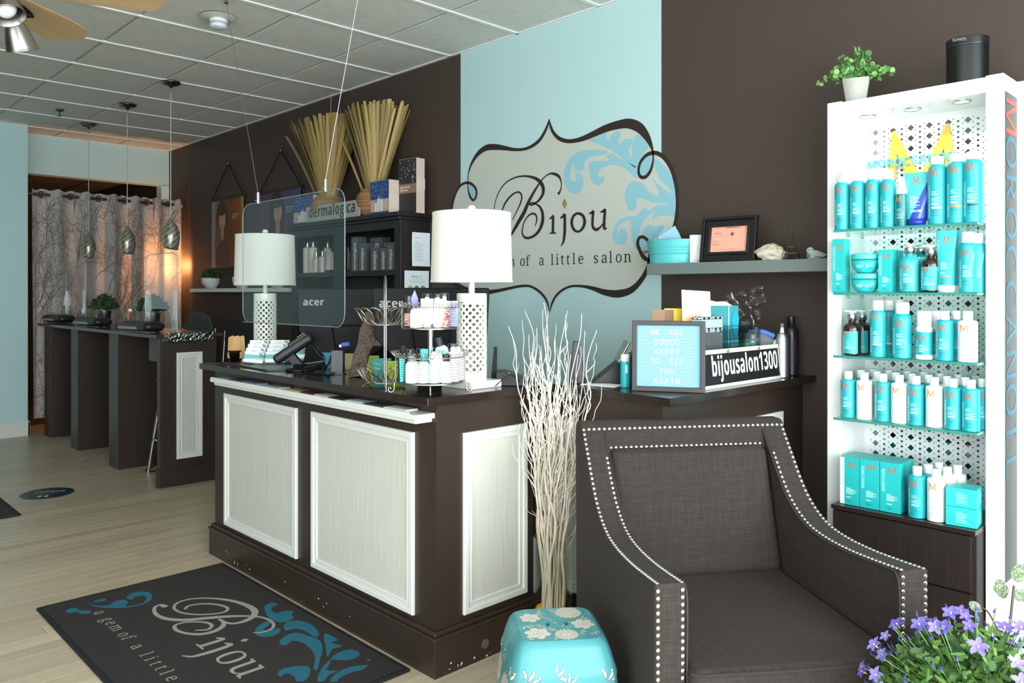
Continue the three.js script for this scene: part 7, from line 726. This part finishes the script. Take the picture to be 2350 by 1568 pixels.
// ---------- curtain, rod and wall lamp ----------
{
  const rodT = thing('curtain_rod', 'dark metal curtain rod across the far opening', 'curtain rod'); mesh('rod', rod([-8.3, 2.212, -1.855], [-8.3, 2.212, -3.275], 0.014, 12), metal(0x5f5d5a, 0.35), rodT); mesh('finial', ball(0.024, -8.3, 2.212, -3.255, 12), metal(0x8c8985, 0.3), rodT);
  const br = canvasTex(1024, 1536, (g, w, h) => { g.fillStyle = '#d3cfca'; g.fillRect(0, 0, w, h); g.lineCap = 'round'; const grow = (x, y, a, l, wd, d) => { let px = x, py = y; for (let i = 0; i < 7; i++) { a += rnd(-0.3, 0.3); const nx = px + Math.cos(a) * l / 7, ny = py + Math.sin(a) * l / 7; g.lineWidth = wd * (1 - i / 12); g.strokeStyle = d % 2 ? '#7d7875' : '#67625f'; for (const ox of [-w, 0, w]) for (const oy of [-h, 0, h]) { g.beginPath(); g.moveTo(px + ox, py + oy); g.lineTo(nx + ox, ny + oy); g.stroke(); } px = nx; py = ny; if (d < 3 && i > 1 && rnd() < 0.62) grow(px, py, a + (rnd() < 0.5 ? -1 : 1) * rnd(0.4, 0.9), l * rnd(0.45, 0.75), wd * 0.66, d + 1); } }; for (let i = 0; i < 46; i++) grow(rnd(w), rnd(h), -PI / 2 + rnd(-0.35, 0.35), rnd(260, 460), rnd(4, 7.5), 0); }, true);
  const cm = phys(0xffffff, 0.95, { map: br, transmission: 0.38, thickness: 0 });
  const panel = (l, z0, z1, y0, amp, ph, nE) => { const t = thing('curtain', l, 'curtain', [0, 0, 0], 0, 'sheer branch print curtains'), NZ = 120, NY = 24, pos = [], uv = [], idx = []; for (let j = 0; j <= NY; j++) for (let i = 0; i <= NZ; i++) { const k = i / NZ, v = j / NY, y = y0 + (2.262 - y0) * v, zz = z0 + (z1 - z0) * k, top = 0.35 + 0.65 * (1 - Math.pow(v, 6) * 0.3); pos.push(-8.3 + amp * top * Math.sin(k * nE * PI * 2 + ph) + 0.012 * Math.sin(k * 31 + v * 3) * (1 - v), y + 0.008 * Math.sin(k * nE * PI * 4) * (v > 0.98 ? 1 : 0), zz + 0.012 * Math.sin(k * nE * 12 + v * 2) * (1 - v)); uv.push((z1 - zz) * 1.35 * 0.95, y * 0.62); if (i && j) { const o = j * (NZ + 1) + i; idx.push(o - NZ - 2, o - NZ - 1, o, o - NZ - 2, o, o - 1); } }
    const g = new THREE.BufferGeometry(); g.setAttribute('position', new THREE.Float32BufferAttribute(pos, 3)); g.setAttribute('uv', new THREE.Float32BufferAttribute(uv, 2)); g.setIndex(idx); g.computeVertexNormals(); mesh('cloth', g, cm, t);
    for (let e = 0; e < nE * 2; e++) { const k = (e + 0.5 - ph / PI) / (nE * 2) % 1, z = z0 + (z1 - z0) * ((k + 1) % 1); mesh('grommet', at(new THREE.TorusGeometry(0.027, 0.006, 8, 24), -8.3 + 0.01, 2.212, z, 0, PI / 4), metal(0x77736e, 0.3), t); } };
  panel('sheer white curtain with a grey branch print, left half of the far opening', -2.62, -1.885, 0.14, 0.045, 0.4, 3); panel('sheer branch print curtain, right half beside the glowing wall lamp', -3.235, -2.6, 0.14, 0.045, 0.9, 3);
  const lamp = thing('wall_sconce', 'glowing warm wall lamp behind the right edge of the curtain', 'wall lamp', [-8.47, 1.585, -3.16]); mesh('bracket', [at(cyl(0.05, 0.05, 0.015, 20), 0, -0.06, -0.119, PI / 2), rod([0, -0.06, -0.11], [0, -0.06, 0], 0.008), rod([0, -0.06, 0], [0, -0.03, 0], 0.014)], metal(0x6d6258, 0.4), lamp); mesh('bulb', ball(0.035, 0, 0.005, 0, 18), std(0xfff0d8, 0.5, { emissive: 0xffb46a, emissiveIntensity: 8 }), lamp);
  const pl = new THREE.PointLight(0xffa663, 1.5, 0, 2); pl.position.set(-8.47, 1.59, -3.16); pl.castShadow = true; scene.add(pl);
}
// ---------- nail bar ----------
{
  const t = thing('nail_bar', 'long dark brown nail counter with slab legs and a cream panelled end', 'counter'), top = std(0x3a302c, 0.18, { bumpMap: bumpFine, bumpScale: 0.0004 });
  mesh('countertop', span(-8.42, -5.4, 0.998, 1.024, -2.4, -1.945, 0.003), top, t); for (const [a, b, z] of [[-8.2, -8.0, -2.36], [-7.375, -7.19, -2.36], [-6.405, -6.205, -2.36]]) mesh('slab_leg', span(a, b, 0, 0.998, z, -1.965, 0.002), C.brown, t);
  mesh('end_panel', span(-5.47, -5.422, 0, 0.998, -2.365, -1.978, 0.003), C.brown, t); mesh('end_plinth', [span(-5.475, -5.412, 0, 0.115, -2.37, -1.97, 0.002), span(-5.475, -5.408, 0.113, 0.125, -2.37, -1.966, 0.003)], C.brown, t); raisedPanel(t, 0.176, 0.72, (p) => { p.position.set(-5.421, 0.539, -2.175); p.rotation.y = PI / 2; });
  mesh('apron', span(-8.2, -5.47, 0.86, 0.998, -2.36, -2.33), C.brown, t); for (const [a, b] of [[-7.55, -7.39], [-6.66, -6.41], [-5.85, -5.475]]) mesh('vent_box', span(a, b, 0.82, 0.997, -2.33, -2.06, 0.003), std(0x5d5652, 0.5), t);
  const cg = new RoundedBoxGeometry(0.42, 0.095, 0.15, 5, 0.044); { const p = cg.attributes.position; for (let i = 0; i < p.count; i++) { const k = p.getX(i) / 0.21; p.setY(i, p.getY(i) * (1 - 0.45 * k * k)); } cg.computeVertexNormals(); } cg.translate(0, 0.046, 0);
  [['dark padded hand rest nearest the counter end', -5.79, -1.99], ['dark padded hand rest in the middle of the nail counter', -6.98, -2.02], ['dark padded hand rest at the far end of the nail counter', -8.08, -2.05]].forEach(([l, x, z]) => { const o = thing('hand_rest', l, 'cushion', [x, 1.024, z], 0.12, 'hand rests along the nail counter'); mesh('cushion', cg, std(0x1f2020, 0.4), o); mesh('lit_front_band', at(new RoundedBoxGeometry(0.27, 0.022, 0.012, 2, 0.005), -0.06, 0.036, 0.071), std(0x8b8a86, 0.4), o); });  // grey band paints the lit front face onto the dark cushion
  const plant = (l, x, z) => { const o = thing('potted_plant', l, 'plant', [x, 1.024, z], 0, 'pot plants on the nail counter'); mesh('pot', lathe([[0.001, 0], [0.045, 0], [0.058, 0.115], [0.062, 0.118], [0.058, 0.12], [0.05, 0.11], [0.001, 0.1]], 22), metal(0x9fa5a3, 0.35), o); const g = [], c = new THREE.CircleGeometry(0.013, 6); for (let i = 0; i < 420; i++) { const a = rnd(2 * PI), e = rnd(0.05, 1.5), r = rnd(0.03, 0.12); g.push(at(c.clone().scale(1, 1.6, 1), 1.2 * r * Math.cos(a) * Math.cos(e), 0.135 + 1.05 * r * Math.sin(e), r * Math.sin(a) * Math.cos(e), rnd(-1, 1), rnd(6), rnd(6))); } tag(mesh('foliage', g, phys(0x38532a, 0.65, { transmission: 0.25, thickness: 0 }), o), null, null, null, 'stuff'); };
  plant('bushy green plant in a silver pot in the middle of the nail counter', -7.62, -2.3); plant('green plant in a silver pot behind the legs of the clear guard', -6.48, -2.31);
  const glassJar = (l, x, z, r, h, fill) => { const o = thing('glass_jar', l, 'jar', [x, 1.024, z], 0, 'glass jars on the nail counter'); mesh('glass', lathe([[0.001, 0], [r, 0], [r, h], [r - 0.004, h], [r - 0.004, 0.006], [0.001, 0.006]], 24), C.glassClear, o); if (fill) { mesh('lid', lathe([[0.001, h], [r * 1.02, h], [r * 1.02, h + 0.012], [r * 0.3, h + 0.02], [r * 0.28, h + 0.04], [0.001, h + 0.045]], 24), C.glassClear, o); for (const [dx, c] of [[-0.02, 0xb9c6bd], [0.0, 0x8fa79c], [0.026, 0xc2473a]]) mesh('file', at(span(-0.009, 0.009, 0.007, h * 0.85, -0.002, 0.002), dx, 0, 0, 0, dx * 20, dx * 4), std(c, 0.6), o); } };
  glassJar('small clear glass tumbler between the two far hand rests', -7.9, -2.2, 0.05, 0.13); glassJar('clear lidded jar with coloured nail files beside the near hand rest', -6.72, -2.22, 0.065, 0.15, 1);
  const guard = (l, x0) => { const o = thing('counter_guard', l, 'guard', [x0, 1.024, -2.15], 0, 'clear guards standing on the nail counter'), s = rrect(0.6, 0.56, 0.07); const arch = new THREE.Shape(); const P = [[-0.3, 0], [-0.22, 0], [-0.215, 0.12], [-0.19, 0.155], [-0.15, 0.165], [0.12, 0.165], [0.16, 0.155], [0.19, 0.12], [0.225, 0], [0.3, 0], [0.3, 0.49], [0.285, 0.535], [0.24, 0.56], [-0.24, 0.56], [-0.285, 0.535], [-0.3, 0.49]]; mesh('pane', at(ext(shapeOf(P), 0.006, 0.001), 0, 0, -0.003), phys(0xffffff, 0, { transmission: 1, thickness: 0, ior: 1.7 }), o); mesh('edge_glow_rim', new THREE.TubeGeometry(new THREE.CatmullRomCurve3(P.map((p) => V(p[0], p[1], 0)), true, 'catmullrom', 0.05), 200, 0.003, 5, true), C.edge, o); for (const x of [-0.26, 0.26]) mesh('side_fin', at(ext(shapeOf([[-0.06, 0], [0.06, 0], [0.01, 0.3], [-0.01, 0.3]]), 0.005), x, 0, 0, 0, PI / 2), C.acrylic, o); };  // pale tube round the pane paints the bright glow of acrylic edges
  guard('clear acrylic guard with an arched foot near the counter end', -5.87); guard('clear acrylic guard at the far end of the nail counter', -7.94);
  const wr = new THREE.BoxGeometry(0.055, 0.05, 0.3, 10, 10, 70), wp = wr.attributes.position; for (let i = 0; i < wp.count; i++) { const x = wp.getX(i), y = wp.getY(i), z = wp.getZ(i), n = vnoise(z * 90 + 50, y * 160 + x * 60 + 30, 999, 999) - 0.5, m = vnoise(z * 40 + 9, y * 60 + x * 90 + 70, 999, 999) - 0.5; wp.setXYZ(i, x + 0.012 * n, y + 0.01 * m, z + 0.006 * n); } wr.computeVertexNormals();
  solo('plastic_wrap_roll', 'crinkled shiny clear wrapped towel over the end of the nail counter', 'wrapped towel', wr, metal(0x9fa6a4, 0.16), [-5.39, 1.006, -2.165]);
  const stool = (l, x, z, back, turn) => { const o = thing('bar_stool', l, 'stool', [x, 0, z], turn, 'stools behind the nail counter'); mesh('seat', lathe([[0.001, 0.66], [0.17, 0.66], [0.185, 0.675], [0.185, 0.69], [0.17, 0.7], [0.001, 0.705]], 28), std(0x1a1a1b, 0.4), o); for (let i = 0; i < 4; i++) { const a = i * PI / 2 + 0.78; mesh('leg', rod([0.13 * Math.cos(a), 0.66, 0.13 * Math.sin(a)], [0.23 * Math.cos(a), 0, 0.23 * Math.sin(a)], 0.012, 8), C.steel, o); } mesh('foot_ring', at(new THREE.TorusGeometry(0.2, 0.009, 8, 32), 0, 0.25, 0, PI / 2), C.chrome, o);
    if (back) { mesh('backrest', at(ext(shapeOf([[-0.16, 0.76], [-0.14, 0.98], [-0.1, 1.09], [-0.04, 1.135], [0.04, 1.135], [0.1, 1.09], [0.14, 0.98], [0.16, 0.76]]), 0.008, 0.002), 0, 0, -0.2), back, o); for (const s of [-1, 1]) mesh('back_post', rod([0.15 * s, 0.66, -0.16], [0.15 * s, 0.98, -0.215], 0.01, 8), C.steel, o); } };
  const smoke = phys(0x8f9799, 0.03, { transmission: 0.75, thickness: 0, ior: 1.5 });
  stool('stool with a smoky clear rounded back behind the guard', -7.0, -2.8, smoke, 0.75); stool('stool with a dark rounded back right of the nail counter end', -6.3, -2.88, std(0x2a2b2d, 0.3), 0.75); stool('backless chrome stool tucked under the nail counter', -5.86, -2.3, null, 0.3);
  solo('floor_cable', 'thin black cable trailing on the floor under the nail counter', 'cable', tube([[-6.1, 0.2, -2.32], [-6.1, 0.05, -2.25], [-6.06, 0.006, -2.12], [-5.98, 0.006, -2.1], [-5.9, 0.02, -2.16], [-5.85, 0.12, -2.2]], 0.005, 40, 5), C.black);
}
// ---------- pendants, fan and ceiling fittings ----------
{
  const gl = dataTex(256, (x, y) => { const s = Math.sin((x * 2 + y * 3) / 256 * PI * 7) + 0.7 * Math.sin((x * 2 + y * 3) / 256 * PI * 18), n = fineN[y * 256 + x]; const v = 0.5 + 0.2 * s + (n - 0.5) * 0.6; return mix([92, 90, 80], [206, 204, 190], Math.min(1, Math.max(0, v))); }, true), gm = std(0xffffff, 0.22, { map: gl, metalness: 0.5 });
  const pendant = (l, x, z) => { const t = thing('pendant_lamp', l, 'pendant lamp', [x, 0, z], 0, 'pendant lamps over the nail counter'); mesh('canopy', lathe([[0.001, HC - 0.045], [0.012, HC - 0.045], [0.014, HC - 0.032], [0.05, HC - 0.022], [0.068, HC - 0.01], [0.068, HC - 0.001], [0.001, HC - 0.001]], 32), metal(0x8a8278, 0.25), t); mesh('stem', cyl(0.006, 0.006, 0.035, 10, HC - 0.078), C.steel, t); mesh('cord', rod([0, 1.84, 0], [0, HC - 0.07, 0], 0.0035, 6), std(0xb4b8b2, 0.4), t);
    const g = lathe([[0.008, 1.846], [0.01, 1.835], [0.018, 1.818], [0.034, 1.8], [0.051, 1.77], [0.06, 1.735], [0.061, 1.7], [0.057, 1.665], [0.048, 1.622], [0.045, 1.622], [0.055, 1.67], [0.058, 1.71], [0.03, 1.8]], 40), p = g.attributes.position; for (let i = 0; i < p.count; i++) if (p.getY(i) < 1.63) p.setY(i, p.getY(i) + 0.18 * p.getZ(i)); g.computeVertexNormals(); mesh('shade', g, gm, t); mesh('bulb', ball(0.022, 0, 1.70, 0, 12), std(0xdfe3e0, 0.3), t); };
  pendant('nearest twisted silver glass pendant, over the end of the nail counter', -5.848, -2.212); pendant('middle twisted silver glass pendant of three', -6.79, -2.222); pendant('farthest twisted silver glass pendant of three', -7.825, -2.23);
  const sd = thing('ceiling_sensor', 'round white ceiling fitting with a dropped translucent cap', 'ceiling fitting', [-4.283, HC - 0.002, -1.878]); mesh('rose', lathe([[0.001, 0], [0.095, 0], [0.094, -0.006], [0.05, -0.011], [0.001, -0.011]], 36), std(0xcfd2ca, 0.5), sd); mesh('body', lathe([[0.001, -0.01], [0.048, -0.01], [0.046, -0.035], [0.001, -0.035]], 30), C.white, sd); mesh('cap', lathe([[0.001, -0.034], [0.046, -0.034], [0.045, -0.055], [0.035, -0.063], [0.001, -0.066]], 30), std(0xd5dfe6, 0.25), sd);
  const sp = thing('sprinkler', 'small dark fire sprinkler head on the ceiling', 'sprinkler', [-7.378, HC, -1.881]); mesh('escutcheon', lathe([[0.001, -0.002], [0.035, -0.003], [0.02, -0.015], [0.001, -0.016]], 20), metal(0x6a6c6c, 0.4), sp); mesh('frame_arms', [tube([[-0.012, -0.016, 0], [-0.018, -0.03, 0], [-0.006, -0.05, 0]], 0.003, 10, 5), tube([[0.012, -0.016, 0], [0.018, -0.03, 0], [0.006, -0.05, 0]], 0.003, 10, 5)], metal(0x6a6c6c, 0.4), sp); mesh('deflector', cyl(0.02, 0.02, 0.003, 14, -0.054), metal(0x55585a, 0.4), sp);
  const fx = -3.19, fz = -0.545, f = thing('ceiling_fan', 'ceiling fan with pale wooden blades and brushed metal spotlights', 'ceiling fan', [fx, 0, fz]), nk = metal(0x8c877e, 0.3), bw = dataTex(256, (x, y) => { const a = woodN[y * 2 * 512 + x * 2], b = woodN2[y * 2 * 512 + x * 2]; return mix([196, 172, 132], [166, 140, 100], Math.min(1, a * 0.8 + b * 0.3)); }, true);
  mesh('motor', lathe([[0.001, 2.44], [0.1, 2.43], [0.125, 2.4], [0.125, 2.36], [0.09, 2.33], [0.06, 2.31], [0.001, 2.31]], 36), nk, f); mesh('downrod', rod([0, 2.43, 0], [0, HC, 0], 0.012, 10), nk, f); mesh('canopy', lathe([[0.02, HC - 0.07], [0.06, HC - 0.04], [0.07, HC], [0.001, HC]], 28), nk, f);
  const bs = shapeOf(smooth([[0.16, -0.045], [0.16, 0.045], [0.3, 0.075], [0.45, 0.09], [0.56, 0.078], [0.61, 0.03], [0.585, -0.05], [0.56, -0.085], [0.45, -0.092], [0.3, -0.075]], 5)), bg = at(ext(bs, 0.008, 0.0015), 0, 0.004, 0, PI / 2); { const u = bg.attributes.uv, p = bg.attributes.position; for (let i = 0; i < u.count; i++) u.setXY(i, p.getZ(i) * 2.2 + 0.3, p.getX(i) * 0.9); }
  for (let i = 0; i < 5; i++) { const b = mesh('blade', bg, std(0xffffff, 0.45, { map: bw }), f); b.position.y = 2.352; b.rotation.y = rad(134.2 + 72 * i); b.rotation.order = 'YXZ'; b.rotation.x = -0.16; mesh('blade_iron', [tube([[0.08, -0.012, 0], [0.14, -0.03, 0], [0.2, -0.012, 0], [0.3, -0.01, 0]], 0.011, 20, 8), at(ext(shapeOf(smooth([[0.16, 0], [0.2, 0.03], [0.27, 0.026], [0.33, 0], [0.27, -0.026], [0.2, -0.03]], 4)), 0.005, 0.001), 0, -0.006, 0, PI / 2)], metal(0x57534d, 0.32), b); }
  mesh('light_plate', lathe([[0.001, 2.31], [0.055, 2.31], [0.05, 2.27], [0.03, 2.25], [0.001, 2.248]], 28), nk, f);
  const ribs = [[0.018, 0]]; for (let i = 0; i < 26; i++) { const k = i / 25, r = 0.022 + 0.027 * Math.pow(k, 0.6) + 0.004 * k; ribs.push([r + (i % 2 ? 0.0014 : 0), 0.004 + k * 0.1]); } ribs.push([0.055, 0.107], [0.0555, 0.109], [0.053, 0.109], [0.046, 0.09]);
  for (const a of [2.25, 0.25, 4.35]) { const s = new THREE.Group(); s.name = 'spotlight'; f.add(s); s.position.set(0.19 * Math.cos(a), 2.29, -0.19 * Math.sin(a)); const dir = V(Math.cos(a) * 0.42, -0.9, -Math.sin(a) * 0.42).normalize(); mesh('lamp_arm', tube([[0.04 * Math.cos(a), 2.28, -0.04 * Math.sin(a)], [0.12 * Math.cos(a), 2.31, -0.12 * Math.sin(a)], [0.185 * Math.cos(a), 2.31, -0.185 * Math.sin(a)], [0.19 * Math.cos(a), 2.29, -0.19 * Math.sin(a)]], 0.008, 16, 8), nk, f); s.quaternion.setFromUnitVectors(V(0, 1, 0), dir); mesh('shade', lathe(ribs, 36), metal(0xa6a39c, 0.3), s); mesh('bulb', at(ball(0.034, 0, 0.075, 0, 16)), std(0xd4dfe2, 0.3), s); mesh('swivel', at(cyl(0.012, 0.018, 0.035, 16, -0.03)), nk, s); }
}

renderer.render(scene, camera);
